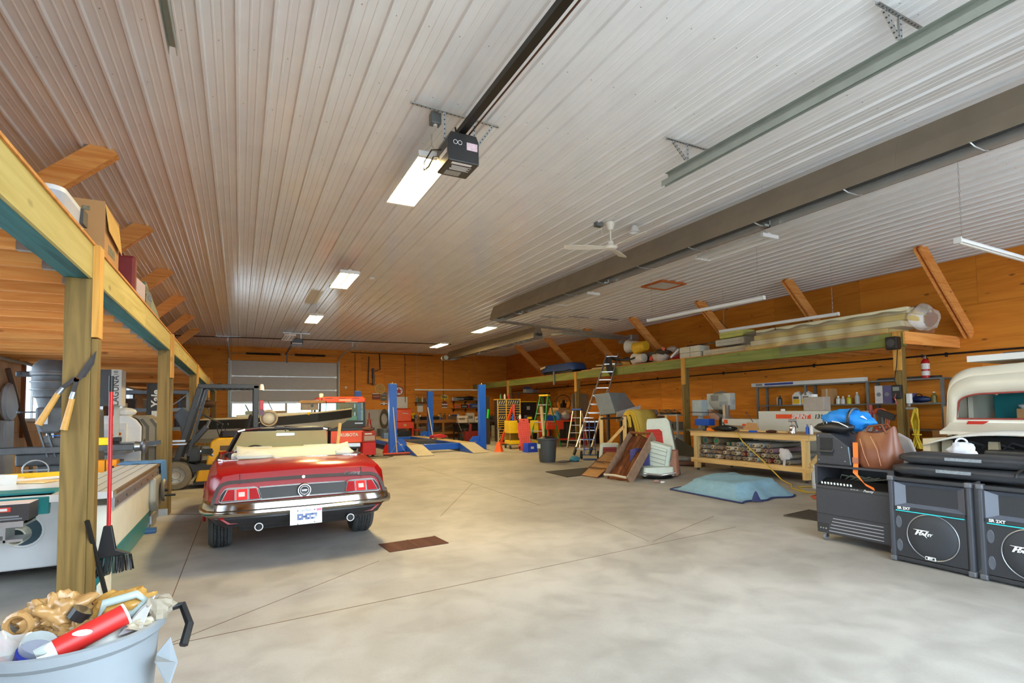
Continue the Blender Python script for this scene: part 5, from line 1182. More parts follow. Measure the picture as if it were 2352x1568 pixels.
MB().prism([(-.78, 1.84), (-.8, 1.98), (-.72, 2.05), (.7, 2.05), (.8, 1.98), (.78, 1.84)], -.5, 1.0).build('roof', UO, uv, bev=.03)
for x in (-.45, 0, .45): MB().box(x-.12, x+.12, -.505, -.498, 1.985, 2.0).build('roof_vent', BLACKM, uv)
MB().box(-.12, .3, -.506, -.5, 1.9, 1.955).build('faded_lettering', mat('faded_print', (236, 190, 160), .6, 0, .3, 60), uv); text('lettering', 'Landscaping', .085, WHITEP, uv, (.3, -.506, 1.865), RX, .002)
for x in (-.76, .76):
    for y in (-.46, .95): MB().beam((x, y, .9), (x*.97, y, 1.86), .07, .07).build('cab_post', BLACKM, uv)
MB().box(-.72, .72, -.47, -.46, 1.2, 1.84).build('rear_window', glass('cab_glass', (.66, .86, .84), .03, .1), uv)
MB().box(-.78, .78, -.5, -.43, .95, 1.2).build('rear_panel', mat('cab_dark', (48, 50, 50), .5), uv); MB().box(-.76, .76, .9, .95, .6, 1.15).build('dashboard', MATS['cab_dark'], uv)
MB().box(.1, .5, -.2, -.1, 1.5, 1.66).build('headrest', BLACK, uv, bev=.03); MB().box(-.6, .6, -.2, .3, .7, 1.35).build('bench_seat', BLACK, uv, bev=.06)
MB().box(-.2, .5, -.42, -.38, 1.22, 1.36).build('cab_card', mat('card_green', (190, 224, 200), .6), uv)
MB().box(-.74, .78, -1.75, -.5, .62, .95).build('dump_bed', MATS['cab_dark'], uv, bev=.02); MB().box(-.74, .78, -1.8, -1.755, .5, .9).build('tailgate', UO, uv, bev=.02)
MB().box(-.78, .82, -1.8, -1.74, .9, .98).build('bed_rail', BLACKM, uv)
text('lettering', 'KUBOTA', .14, WHITEP, uv, (.0, -1.804, .76), RX, .002, 0, .004); MB().box(.42, .7, -.506, -.5, 1.09, 1.13).build('badge', GALV, uv)
MB().tube([(.52, -1.81, .62), (.52, -1.85, .74), (.78, -1.85, .74), (.8, -1.81, .62)], .015, 5).build('tailgate_handle', BLACKM, uv)
MB().box(-.6, .6, -1.6, 1.6, .3, .62).build('chassis', BLACKM, uv); MB().prism([(1.0, .5), (1.7, .5), (1.65, .85), (1.0, .98)], -.7, .7, 'YZ').build('bonnet', UO, uv, bev=.05)
for x in (-.66, .66):
    for y in (-1.15, 1.2): MB().lathe([(.16, -.13), (.28, -.13), (.33, -.09), (.33, .09), (.28, .13), (.16, .13)], 20, (x, y, .33), 'X').build('tyre', RUBBER, uv, smooth=35)
MB().lathe([(.06, 2.02), (.06, 2.05)], 12, (-.7, -.45, 0)).lathe([(.07, 2.05), (.07, 2.15), (0, 2.17)], 14, (-.7, -.45, 0)).build('beacon', glow('amber_lens', (1, 1, 1), 1), uv); MB().beam((-.8, -.5, 1.5), (-.68, -.52, 2.0), .03, .03).build('beacon_mast', BLACKM, uv)
MB().tube([(-.55, -.5, 1.5), (-.55, -.56, 1.85), (-.55, -.52, 1.9)], .012, 5).build('mirror_arm', BLACKM, uv)
p = G(836, 1050)
rc = thing('battery_charger_cart', 'red wheeled battery charger cart left of the blue lift', 'charger', (p.x+.1, p.y, 0), .1)
MB().box(-.2, .24, -.2, .25, .08, .5).build('body', RED, rc, bev=.015); MB().box(-.2, .24, -.2, .25, .5, .86).build('upper_body', mat('dull_red', (150, 46, 36), .5), rc, bev=.015)
MB().box(-.16, .2, -.205, -.2, .56, .72).build('meter_panel', mat('panel_grey', (170, 150, 140), .5, 0, .3, 30), rc); MB().box(-.14, .1, -.207, -.2, .76, .8).build('name_strip', WHITEP, rc)
MB().tube([(-.22, .2, .1), (-.24, .25, 1.0), (.26, .25, 1.0), (.26, .2, .1)], .015, 6).build('handle', mat('dark_red', (96, 26, 24), .5), rc); crumple(MB(), (0, 0, .93), (.22, .2, .07), .3, 14, 8, 2, flat=-.068).build('tray_clutter', mat('rusty_brown', (96, 60, 44), .7), rc)
for s in (-.22, .26): MB().lathe([(0, -.03), (.09, -.03), (.1, 0), (.09, .03), (0, .03)], 16, (s, .2, .1), 'X').build('wheel', RUBBER, rc)
cb = MB().tube([(p.x+.3, p.y, .012), (p.x+.9, p.y-.3, .012), (p.x+.6, p.y-.7, .012), (p.x-.1, p.y-.6, .012), (p.x-.8, p.y-.2, .012), (p.x-.3, p.y+.1, .012), (p.x+.5, p.y-.1, .012)], .011, 5)
tag(cb.build('charger_cable', BLACKM), 'thin black cable coiled on the floor beside the red charger cart', 'cable')
# ================================================================== FOUR-POST LIFT AND BACK WALL
lf = thing('vehicle_lift', 'blue four-post vehicle lift with lowered runways and loading ramps', 'vehicle lift', (6.56, 21.8, 0))
LB = mat('lift_blue', (20, 84, 190), .35, 0, .1, 4); TRD = wood('runway_tread', (184, 160, 120), (150, 126, 90), 'Y', 10, knot=False)
for sx in (-1, 1):
    for y, zz in ((-3.1, 2.48), (3.15, 2.46)):
        x = sx*1.73
        MB().prism([(x-.13, -.1+y), (x+.13, -.1+y), (x+.13, .1+y), (x+.08, .1+y), (x+.08, -.04+y), (x-.08, -.04+y), (x-.08, .1+y), (x-.13, .1+y)], .012, zz, 'XY').build('post', LB, lf, bev=.004)
        MB().box(x-.13, x+.13, y-.1, y+.1, zz, zz+.015).box(x-.22, x+.22, y-.18, y+.18, 0, .012).build('post_plate', STEEL, lf); MB().cyl((x, y, zz), (x, y, zz+.07), .02, n=8).build('cable_bolt', mat('brass', (206, 184, 120), .3, .8), lf)
        b = -sx; MB().prism([(x+b*.13, 0.02), (x+b*.5, .02), (x+b*.5, .38), (x+b*.36, .52), (x+b*.13, .52)], y-.02, y+.06).build('gusset', LB, lf); MB().cyl((x+b*.3, y-.03, .3), (x+b*.3, y-.02, .3), .06, n=10).build('latch_disc', STEEL, lf)
for y in (-3.1, 3.15): MB().box(-1.6, 1.6, y-.1, y+.1, .08, .3).build('crossbeam', LB, lf, bev=.01)
for x0, x1 in ((-1.3, -.72), (.72, 1.3)):
    MB().box(x0, x1, -3.35, 3.35, .14, .3).build('runway', LB, lf, bev=.008); MB().box(x0+.02, x1-.02, -3.33, 3.33, .301, .312).build('tread_plate', TRD, lf)
    MB().add([(x0, -3.36, .3), (x1, -3.36, .3), (x1, -4.65, .012), (x0, -4.65, .012)], [(0, 1, 2, 3)]).build('ramp', mat('ramp_grey', (170, 160, 140), .6, .1, .12), lf, solid=.02)
    MB().prism([(-3.36, .29), (-4.6, .01), (-3.36, .01)], x0-.012, x0+.004, 'YZ').build('ramp_side', LB, lf)
MB().box(-.6, .5, -1.3, .3, .2, .32).build('sliding_tray', DKSTEEL, lf); MB().box(-.9, -.3, 1.6, 2.0, .32, .55).build('jack_bridge', mat('bridge_blue', (96, 124, 170), .5), lf, bev=.01)
# broom leaning on the front left post
a, b = AY(903, 935, 18.35), G(912, 1046)
bm = thing('wide_broom', 'wide red push broom leaning against the near left lift post', 'broom', (b.x, b.y, 0))
MB().cyl((0, 0, .08), a-b, .016, n=8).build('handle', mat('ash', (206, 176, 122), .5), bm); MB().cbox((.05, -.02, .08), (1.05, .08, .05)).build('head', mat('broom_red', (188, 74, 52), .6), bm, bev=.01); MB().cbox((.05, -.02, .03), (1.03, .07, .055)).build('bristles', mat('bristle_dark', (84, 50, 40), .9, 0, .4, 60), bm)
for s in (-.2, .3): MB().beam((s, -.02, .1), (.02, -.0, .5), .01, .01).build('stay', STEEL, bm)
p = G(892, 1040); t = thing('jack_stand', 'small red jack stand on the floor by the near left lift post', 'jack stand', (p.x-.05, p.y+.05, 0)); MB().lathe([(.16, 0), (.06, .28), (.04, .3)], 4).build('base', RED, t); MB().cyl((0, 0, .25), (0, 0, .38), .03, n=8).build('saddle', mat('dark_red', 0), t)
# ---- wall panels and pinned things
WY = WYB-.014
wp = thing('wall_panelling', 'pale grey boards covering the lower back wall right of the far door', 'panelling', (5.6, WY-.02, 0))
for k in range(5): MB().box(k*.5, k*.5+.49, -.015, .015, .02, 1.62).build('panel', mat('grey_panel', (182, 178, 168), .6, 0, .1, 3, rand=.05), wp)
def wallbox(name, label, cat, p0, p1, m, th=.03, y=WY, bev=0):
    a, b = AY(*p0, y), AY(*p1, y); t = thing(name, label, cat, ((a.x+b.x)/2, y-th/2-.002, (a.z+b.z)/2))
    w_, h_ = abs(b.x-a.x)/2, abs(b.z-a.z)/2
    MB().box(-w_, w_, -th/2, th/2, -h_, h_).build('board', m, t, bev=bev); return t, w_, h_, th/2
t, w_, h_, d = wallbox('whiteboard', 'white board hanging on the back wall behind the lift post', 'whiteboard', (895, 911), (936, 937), WHITEP)
for q in ((-w_, w_, -h_-.02, -h_), (-w_, w_, h_, h_+.02), (-w_-.02, -w_, -h_, h_), (w_, w_+.02, -h_, h_)): MB().box(q[0], q[1], -d-.005, d, q[2], q[3]).build('frame', mat('frame_tan', (150, 110, 60), .5), t)
t, w_, h_, d = wallbox('metal_sign', 'faded red and white metal sign on the back wall', 'sign', (855, 903), (873, 917), mat('sign_red', (140, 60, 48), .6, 0, .3, 14)); MB().box(-w_*.8, w_*.8, -d-.002, -d, -h_*.2, h_*.2).build('letter_band', mat('faded_band', (176, 130, 110), .6, 0, .3, 30), t); MB().box(-w_, w_, -d-.002, -d, h_*.75, h_).build('edge_band', WHITEP, t)
t, w_, h_, d = wallbox('metal_sign', 'grey-blue metal sign with yellow line on the back wall', 'sign', (874, 901), (888, 920), mat('sign_blue', (96, 104, 112), .6, 0, .15, 14)); MB().box(-w_*.6, w_*.6, -d-.002, -d, -h_*.35, -h_*.2).build('letter_line', YELLOW, t); MB().box(-w_*.8, w_*.8, -d-.002, -d, h_*.3, h_*.7).build('letter_block', GREY, t)
t, w_, h_, d = wallbox('metal_sign', 'small black sign with white cross-shaped car emblem on the back wall', 'sign', (875, 924), (888, 929.5), BLACKM); MB().prism([(-.2, -.02), (-.06, -.02), (-.06, -.06), (.06, -.06), (.06, -.02), (.2, -.02), (.16, .04), (.06, .04), (.06, .07), (-.08, .07), (-.08, .04), (-.16, .04)], -d-.003, -d).build('emblem', WHITEP, t)
def disc(p, r, label, rim, face):
    c = AY(*p, WY-.02); t = thing('round_sign', label, 'sign', c); MB().lathe([(0, -.015), (r, -.015), (r, .01), (0, .01)], 28, axis='Y').build('rim', rim, t); MB().lathe([(0, -.02), (r*.82, -.02), (r*.82, -.01)], 28, axis='Y').build('face', face, t); return t
t = disc((916, 898), .26, 'round white sign with a red star on the back wall', mat('sign_rim_red', (150, 40, 36), .5), WHITEP)
st_ = [((.19 if k % 2 == 0 else .08)*math.sin(k*PI/5), (.19 if k % 2 == 0 else .08)*math.cos(k*PI/5)) for k in range(10)]; MB().prism(st_, -.024, -.02).build('star', RED, t)
t = disc((873, 893), .28, 'round pale yellow ring sign on the back wall', mat('sign_rim_yellow', (206, 170, 90), .5), mat('sign_face_tan', (196, 140, 62), .6)); MB().torus((0, -.022, 0), (0, 1, 0), .14, .02, 20, 5).build('ring', MATS['sign_rim_yellow'], t)
t, w_, h_, d = wallbox('metal_sign', 'yellow and black lettered sign above the workbench', 'sign', (1012, 908), (1029, 916), mat('sign_yellow', (216, 190, 50), .5)); MB().cbox((0, -d-.002, 0), (w_*1.5, .004, h_*.9), (0, .15, 0)).build('letter_band', mat('grey_letters', (120, 116, 90), .5), t); MB().prism([(-w_*.6, h_), (w_*.6, h_), (w_*.3, h_*1.5), (-w_*.3, h_*1.5)], -d, d).build('crest', WHITEP, t); MB().prism([(-w_*.4, -h_), (w_*.4, -h_), (0, -h_*2)], -d, d).build('tail_piece', MATS['sign_yellow'], t)
c = AY(1021, 929, WY-.02); t = thing('oval_sign', 'oval dark red and cream sign above the workbench', 'sign', c); MB().lathe([(0, -.015), (.16, -.015), (.16, .012), (0, .012)], 24, axis='Y', sx=1.1, sy=1.3).build('oval', mat('sign_brown', (120, 52, 30), .5), t); MB().box(-.17, .17, -.02, -.015, -.03, .05).box(-.15, .15, -.02, -.015, -.19, -.12).build('letter_band', WHITEP, t)
t, w_, h_, d = wallbox('wall_calendar', 'white calendar hanging above the workbench', 'calendar', (958, 931), (971, 946), WHITEP); MB().box(-w_, w_, -d-.002, -d, h_*.9, h_*1.5).build('picture', GREY, t)
q = AY(834, 940, WY-.03); t = thing('socket_box', 'black wall socket on the back wall beside the pale boards', 'socket', q); MB().box(-.1, .1, -.03, .03, -.05, .05).build('case', BLACK, t, bev=.008); MB().box(-.05, .05, -.034, -.03, -.02, .02).build('outlet', GREY, t)
q = AY(794, 889, WY-.03); t = thing('thermostat', 'small white thermostat on the back wall right of the far door', 'thermostat', q); MB().lathe([(.05, -.02), (.06, 0), (.05, .02)], 14, axis='Y').build('case', WHITEP, t); MB().box(-.02, .02, -.02, .0, -.1, -.04).build('tag', WHITEP, t)
q = AY(883, 962, WY-.12); t = thing('hose_coil', 'coiled grey-brown hose hanging on the pale boards', 'hose', q)
for k in range(7): MB().torus((.02*math.sin(k*2), -.02*k+.06, -.05*math.sin(k)), (.1*math.sin(k), 1, .0), .24, .022, 26, 6).build('loop', mat('hose_grey', (104, 92, 74), .7), t).scale = (.85, 1, 1.7+.08*math.sin(k*3))
q = AY(883, 985, 27.4); t = thing('steel_tub', 'galvanised steel tub standing below the hose coil', 'tub', (q.x, 27.4, 0)); MB().lathe([(0, .02), (.3, .0), (.36, .6), (.375, .61), (.375, .64), (.35, .63), (.28, .04), (0, .05)], 24).build('tub', mat('tub_zinc', (120, 128, 130), .45, .5), t, smooth=35)
for s in (-1, 1): MB().torus((s*.37, 0, .5), (0, 1, 0), .06, .01, 12, 5).build('handle', STEEL, t)
q = AY(848, 1000, 26.6)
t = thing('tall_stand', 'tall red tripod jack stand before the pale boards', 'stand', (q.x, 26.6, 0))
for k in range(3): MB().beam((.32*math.cos(k*2.09+.5), .32*math.sin(k*2.09+.5), 0), (.03*math.cos(k*2.09), .03*math.sin(k*2.09), 1.15), .045, .03).build('leg', RED, t)
MB().cyl((0, 0, .7), (0, 0, 1.45), .03, n=8).build('screw', RED, t); MB().box(-.12, .12, -.015, .015, 1.1, 1.13).build('screw_handle', RED, t); MB().torus((0, 0, .4), (0, 0, 1), .2, .012, 16, 5).build('leg_ring', RED, t)
for i, (px, lab) in enumerate(((852, 'brown'), (862, 'pale'))):
    q = AY(px, 1002, 25.6); t = thing('lumber_block', '%s wooden blocks on the floor behind the lift' % lab, 'blocks', (q.x, 25.6+.3*i, 0)); MB().box(-.3, .35, -.15, .15, .0, .18).build('block', (CARD, SPRUCEX)[i], t); MB().box(-.25, .3, -.12, .12, .18, .32).build('block', CARD, t)
# ---- orange parts washer
q = AY(922, 1003, 27.2); pw = thing('parts_washer', 'orange-red parts washer cabinet with raised lid on legs', 'parts washer', (q.x+.1, 27.3, 0))
OR2 = mat('washer_red', (218, 66, 34), .4, 0, .12)
MB().box(-.5, .5, -.35, .35, .62, .96).build('basin', OR2, pw, bev=.02); MB().prism([(.96, -.2), (1.0, -.28), (1.6, -.15), (1.66, -.05), (1.64, .1), (1.0, .3), (.96, .2)], -.4, .4, 'YZ', Matrix(((1, 0, 0, 0), (0, 0, 1, 0), (0, 1, 0, 0), (0, 0, 0, 1)))).build('lid', OR2, pw, bev=.03)
for x in (-.45, .45): MB().box(x-.04, x+.04, -.3, .3, 0, .62).build('leg', OR2, pw)
MB().box(-.05, .1, -.355, -.35, .74, .86).build('decal', mat('decal_tan', (206, 160, 90), .5), pw); MB().cbox((.08, -.23, 1.4), (.3, .01, .03), (.2, .12, 0)).build('name_mark', WHITEP, pw); MB().box(-.4, .4, -.2, .2, .2, .5).build('reservoir', BLACKM, pw, bev=.03)
q = AY(943, 1000, 27.2); t = thing('shop_stool', 'small red round stool beside the orange parts washer', 'stool', (q.x+.25, 26.9, 0)); MB().lathe([(0, .5), (.2, .5), (.22, .53), (.2, .57), (0, .57)], 18).build('seat', RED, t)
for k in range(4): MB().beam((.2*math.cos(k*1.57+.8), .2*math.sin(k*1.57+.8), 0), (.1*math.cos(k*1.57+.8), .1*math.sin(k*1.57+.8), .5), .02, .02).build('leg', CHROME, t)
# ---- long workbench with shelf
wb = thing('workbench', 'long wooden workbench with lower shelf along the back wall', 'workbench', (8.3, 27.95, 0))
BW = wood('bench_wood', (176, 120, 62), (140, 90, 42), 'X', 12); BWZ = wood('bench_leg', (170, 118, 62), (138, 92, 46), 'Z', 12)
MB().box(0, 4.3, -.45, .38, .98, 1.03).build('bench_top', BW, wb); MB().box(0, 4.3, -.46, -.42, .86, .98).build('apron', BW, wb)
for x in (.15, 1.6, 3.0, 4.15): MB().box(x-.06, x+.06, -.42, -.3, 0, .98).build('leg', BWZ, wb); MB().box(x-.06, x+.06, .2, .32, 0, .98).build('leg', BWZ, wb)
MB().box(.05, 4.25, -.4, .3, .3, .34).build('lower_shelf', BW, wb); MB().box(.05, 4.25, -.44, -.4, .24, .36).build('shelf_rail', BW, wb); MB().box(0.05, 4.25, .33, .37, .3, .98).build('back_board', BW, wb)
def upright_bottle(name, label, cat, loc, r, h, m, cap=None, grp=None):
    t = thing(name, label, cat, loc, 0, grp); MB().lathe([(0, 0), (r, 0), (r, h*.62), (r*.4, h*.8), (r*.4, h*.9), (0, h*.9)], 12).build('body', m, t, smooth=35); MB().cyl((0, 0, h*.9), (0, 0, h), r*.45, n=8).build('cap', cap or BLACK, t); return t
cols = {'yellow': YELLOW, 'grey': GREY, 'black': BLACK, 'blue': BLUE, 'red': RED, 'white': WHITEP, 'orange': ORANGE, 'silver': ALU, 'brown': mat('item_brown', (110, 78, 52), .6), 'green': mat('item_green', (60, 120, 70), .5)}
bz_ = 1.031
seq = [('yellow', 'drill', 945), ('grey', 'vise', 956), ('black', 'toolbox', 972), ('silver', 'bottle', 966), ('black', 'battery', 998), ('blue', 'tray', 1008), ('yellow', 'bottle', 1006), ('grey', 'bottle', 1014), ('brown', 'jar', 1019), ('red', 'spray can', 1023), ('silver', 'jar', 1030), ('blue', 'pump', 1046), ('brown', 'carton', 1036), ('white', 'canister', 1054), ('grey', 'toolbox', 1063)]
for i, (c, k, px) in enumerate(seq):
    x = AY(px, 955, 27.75).x; lab = '%s %s on the back workbench' % (c, k); m = cols[c]; L_ = (x, 27.6+.26*(i % 2), bz_)
    if k in ('bottle', 'jar', 'spray can', 'canister'): upright_bottle(k.replace(' ', '_'), lab, k, L_, .07 if k != 'canister' else .11, .34, m)
    elif k == 'drill':
        t = thing('drill', lab, k, L_, .3); MB().cyl((-.14, 0, .3), (.14, 0, .32), .06, n=10).build('motor', m, t); MB().beam((.02, 0, .3), (.06, 0, .06), .06, .05).build('grip', m, t); MB().box(-.04, .14, -.05, .05, 0, .08).build('battery', BLACK, t); MB().cyl((-.14, 0, .3), (-.22, 0, .3), .025, n=8).build('chuck', BLACK, t)
    elif k == 'vise':
        t = thing('bench_vise', lab, 'vise', L_); MB().lathe([(.14, 0), (.12, .06), (.07, .1), (.07, .14)], 14).build('base', m, t); MB().box(-.07, .07, -.2, .0, .14, .3).build('moving_jaw', m, t, bev=.01); MB().box(-.07, .07, .03, .18, .14, .32).build('fixed_jaw', m, t, bev=.01); MB().cyl((-.12, -.24, .2), (.12, -.24, .2), .01, n=6).build('handle', STEEL, t)
    elif k == 'pump':
        t = thing('blue_pump', lab, k, L_); MB().lathe([(0, -.15), (.1, -.15), (.12, -.1), (.12, .1), (.08, .15), (0, .15)], 14, (0, 0, .14), 'X').build('motor', m, t, smooth=40); MB().box(-.12, .12, -.08, .08, 0, .03).build('foot', BLACK, t)
    elif k == 'tray':
        t = thing('parts_tray', lab, k, L_); MB().box(-.2, .2, -.12, .12, 0, .012).box(-.2, .2, -.12, -.11, .012, .12).box(-.2, .2, .11, .12, .012, .16).box(-.2, -.19, -.12, .12, .012, .12).box(.19, .2, -.12, .12, .012, .12).build('tray', m, t); MB().box(-.06, .06, -.13, -.12, .04, .08).build('label_slot', WHITEP, t)
    else:
        t = thing(k, lab, k, L_, .1*(i % 3-1)); MB().box(-.2, .2, -.12, .12, 0, .18).build('body', m, t, bev=.012); MB().box(-.2, .2, -.122, .122, .13, .14).build('seam', BLACKM, t)
        MB().tube([(-.08, 0, .18), (-.07, 0, .23), (.07, 0, .23), (.08, 0, .18)], .012, 5).build('handle', BLACK, t)
# goods under the bench
for i, (px, nm, c, lab) in enumerate(((965, 'carton', (150, 136, 104), 'tan carton on the shelf under the workbench'), (1000, 'parts_bin', (44, 40, 42), 'black bin on the shelf under the workbench'), (1020, 'scrap_boards', (120, 100, 76), 'grey scrap boards leaning on the shelf under the workbench'))):
    x = AY(px, 985, 27.8).x; t = thing(nm, lab, nm.replace('_', ' '), (x, 27.85, .341))
    if nm == 'scrap_boards':
        for k in range(5): MB().beam((-.4, -.2+.08*k, .02+.0*k), (.45+.05*k, -.2+.08*k, .42-.05*k), .06, .03).build('board', mat('scrap_wood', c, .8, 0, .2, 8), t)
    else: MB().box(-.25, .25, -.2, .2, 0, .32).build('shell', mat('goods_'+nm, c, .7), t, bev=.01); MB().box(-.26, .26, -.21, .21, .28, .33).build('lid', mat('goods_lid_'+nm, tuple(int(v*1.25) for v in c), .7), t)
q = AY(944, 985, 27.3); upright_bottle('gas_bottle', 'small grey gas bottle standing beside the workbench', 'bottle', (q.x+.5, 27.2, 0), .08, .75, GREY)
# wall shelf with bottles above the bench
a, b = AY(952, 923, WY-.15), AY(990, 923, WY-.15)
ws = thing('wall_shelf', 'short dark wall shelf holding bottles above the workbench', 'shelf', ((a.x+b.x)/2, WY-.17, a.z-.03)); w_ = (b.x-a.x)/2
MB().box(-w_, w_, -.15, .15, 0, .025).build('board', mat('dark_shelf', (60, 50, 40), .7), ws)
for s in (-w_+.1, w_-.1): MB().prism([(.15, 0), (-.1, 0), (.15, -.2)], s-.01, s+.01, 'YZ').build('bracket', BLACKM, ws)
for i, (x, c) in enumerate(((-.34, 'grey'), (-.2, 'green'), (-.04, 'silver'), (.12, 'brown'))): upright_bottle('spray_bottle', '%s spray bottle on the short wall shelf' % c, 'bottle', ((a.x+b.x)/2+x, WY-.17, a.z-.004), .055, .3, cols[c], WHITEP)
t = thing('paper_towel', 'white paper roll on the short wall shelf', 'paper roll', ((a.x+b.x)/2+.36, WY-.17, a.z+.1)); MB().lathe([(.025, -.14), (.1, -.14), (.1, .14), (.025, .14)], 18, axis='X').build('roll', WHITEP, t, smooth=40); MB().cyl((-.16, 0, 0), (.16, 0, 0), .02, n=8).build('core', CARD, t)
# long shelves to the right
for i, (pa, pb) in enumerate((((1037, 920), (1102, 919)), ((1037, 937), (1102, 936)))):
    a, b = AY(*pa, WY-.2), AY(*pb, WY-.2); L_ = b.x-a.x
    sf = thing('wall_shelf', ('upper' if i == 0 else 'lower')+' long wooden shelf on the back wall behind the lift', 'shelf', (a.x, WY-.2, a.z-.03)); MB().box(0, L_, -.18, .18, 0, .03).build('board', BW, sf)
    for s in (.15, L_/2, L_-.15): MB().prism([(.18, 0), (-.12, 0), (.18, -.22)], s-.012, s+.012, 'YZ').build('bracket', BLACKM, sf)
    for k, (f, sz, c, nm) in enumerate(((.12, .2, 'silver', 'lamp'), (.3, .24, 'black', 'radio'), (.62, .38, 'black', 'dark bag'), (.85, .2, 'brown', 'carton')) if i == 0 else ((.2, .2, 'orange', 'tray'), (.42, .22, 'black', 'speaker'), (.6, .12, 'red', 'tin'), (.8, .26, 'blue', 'case'))):
        t = thing(nm.replace(' ', '_'), '%s%s on the %s long shelf of the back wall' % ('' if nm.startswith(c) or nm == 'dark bag' else c+' ', nm, 'upper' if i == 0 else 'lower'), nm, (a.x+f*L_, WY-.2, a.z+.001))
        if nm == 'dark bag': crumple(MB(), (0, 0, .13), (.42, .15, .13), .3, 16, 8, 77, flat=-.13).build('cloth', BLACK, t, smooth=60); MB().torus((0, 0, .2), (1, 0, 0), .1, .01, 12, 5).build('strap', BLACKM, t)
        elif nm == 'tin': MB().lathe([(0, 0), (.09, 0), (.09, .2), (0, .2)], 14).build('body', cols[c], t, smooth=40); MB().cyl((0, 0, .2), (0, 0, .215), .093, n=14).build('lid', ALU, t)
        else: MB().box(-sz, sz, -.13, .13, 0, sz*.9).build('body', cols[c], t, bev=.015); MB().box(-sz*.7, sz*.7, -.134, -.13, sz*.2, sz*.6).build('face', GREY, t)
a, b = AY(943, 893, 27.6), AY(1147, 891, 26.2)
strip_light((8.3, 27.5, 2.62), (11.85, 27.35, 2.63), 'very long strip light hung low over the back workbench', wd=.14)
# ---- red floor jack, hand tools on the lift
q = AY(1064, 1010, 20.6); jk = thing('floor_jack', 'red trolley jack with upright white handle on the lift runway', 'floor jack', (7.55, 21.6, .313), .3)
MB().prism([(-.35, .05), (.35, .05), (.4, .12), (.1, .2), (-.35, .17)], -.16, .16).build('body', mat('jack_red', (190, 50, 58), .4), jk, bev=.02); MB().beam((-.3, 0, .14), (-.55, 0, 1.35), .03, .03).build('handle', WHITEP, jk); MB().beam((-.36, .04, .3), (-.52, .04, 1.1), .03, .02).build('handle_guard', RUBBER, jk); MB().lathe([(.05, .2), (.07, .24), (0, .24)], 12, (.25, 0, 0)).build('saddle', STEEL, jk)
for x in (-.28, .3):
    for y in (-.17, .17): MB().lathe([(0, -.02), (.055, -.02), (.055, .02), (0, .02)], 14, (x, y, .057), 'Y').build('wheel', STEEL, jk)
# ---- far right corner: black bench with cartons, snowblower, boards
t = thing('black_bench', 'black metal bench crowded with cartons behind the right lift post', 'bench', (11.0, 25.6, 0)); MB().box(-1.2, 1.3, -.4, .4, .82, .88).build('top', BLACKM, t)
for x in (-1.1, 1.2):
    for y in (-.35, .35): MB().box(x-.03, x+.03, y-.03, y+.03, 0, .82).build('leg', BLACKM, t)
MB().box(-1.1, 1.2, -.3, .3, .4, .78).build('drawer_case', BLACK, t)
for i, (x, w_, h_, c) in enumerate(((-.8, .26, .36, (206, 190, 176)), (-.35, .2, .5, (176, 172, 166)), (.0, .12, .3, (226, 214, 200)), (.3, .14, .4, (190, 130, 110)), (.75, .24, .34, (90, 84, 84)))):
    q = thing('carton', '%s carton on the black bench, %s from the left' % (('pinkish', 'tall grey', 'narrow white', 'reddish', 'dark')[i], ords[i] if i else 'first'), 'carton', (11.0+x, 25.55, .881), .1*i-.2); MB().box(-w_, w_, -.15, .15, 0, h_).build('box', mat('carton_%d' % i, c, .7, 0, .2, 12), q); MB().box(-w_*.7, w_*.5, -.152, -.15, h_*.4, h_*.7).build('label_print', mat('carton_print_%d' % i, tuple(int(v*.6) for v in c), .7), q)
sn = thing('snow_blower', 'dark red snow blower with handlebar in front of the black bench', 'snow blower', (10.0, 24.2, 0)); MB().prism([(-.3, .05), (.3, .05), (.35, .5), (-.35, .5)], -.45, -.1).build('auger_housing', mat('blower_red', (120, 30, 28), .5), sn); MB().box(-.25, .25, -.1, .4, .3, .62).build('engine', BLACKM, sn, bev=.04)
for s in (-.28, .28): MB().lathe([(.05, -.06), (.2, -.06), (.22, 0), (.2, .06), (.05, .06)], 18, (s, .15, .22), 'X').build('tyre', RUBBER, sn, smooth=35)
MB().tube([(-.25, .3, .5), (-.3, .8, 1.1), (.3, .8, 1.1), (.25, .3, .5)], .02, 6).build('handlebar', GALV, sn); MB().cyl((0, -.25, .5), (0, -.3, .85), .09, .07, 12).build('chute', MATS['blower_red'], sn)
for i, px in enumerate((1122, 1133)):
    q = G(px, 1012); t = thing('leaning_board', ('left' if i == 0 else 'right')+' of two grey boards leaning beside the yellow tool cabinet', 'board', (q.x, q.y, 0)); MB().beam((0, 0, .01), (.12, .25, .75), .18, .03, (0, 1, 0)).build('plank', mat('grey_board', (146, 140, 122), .8, 0, .2, 8), t); MB().box(-.06, .06, -.005, .01, .2, .22).build('nail_plate', STEEL, t)
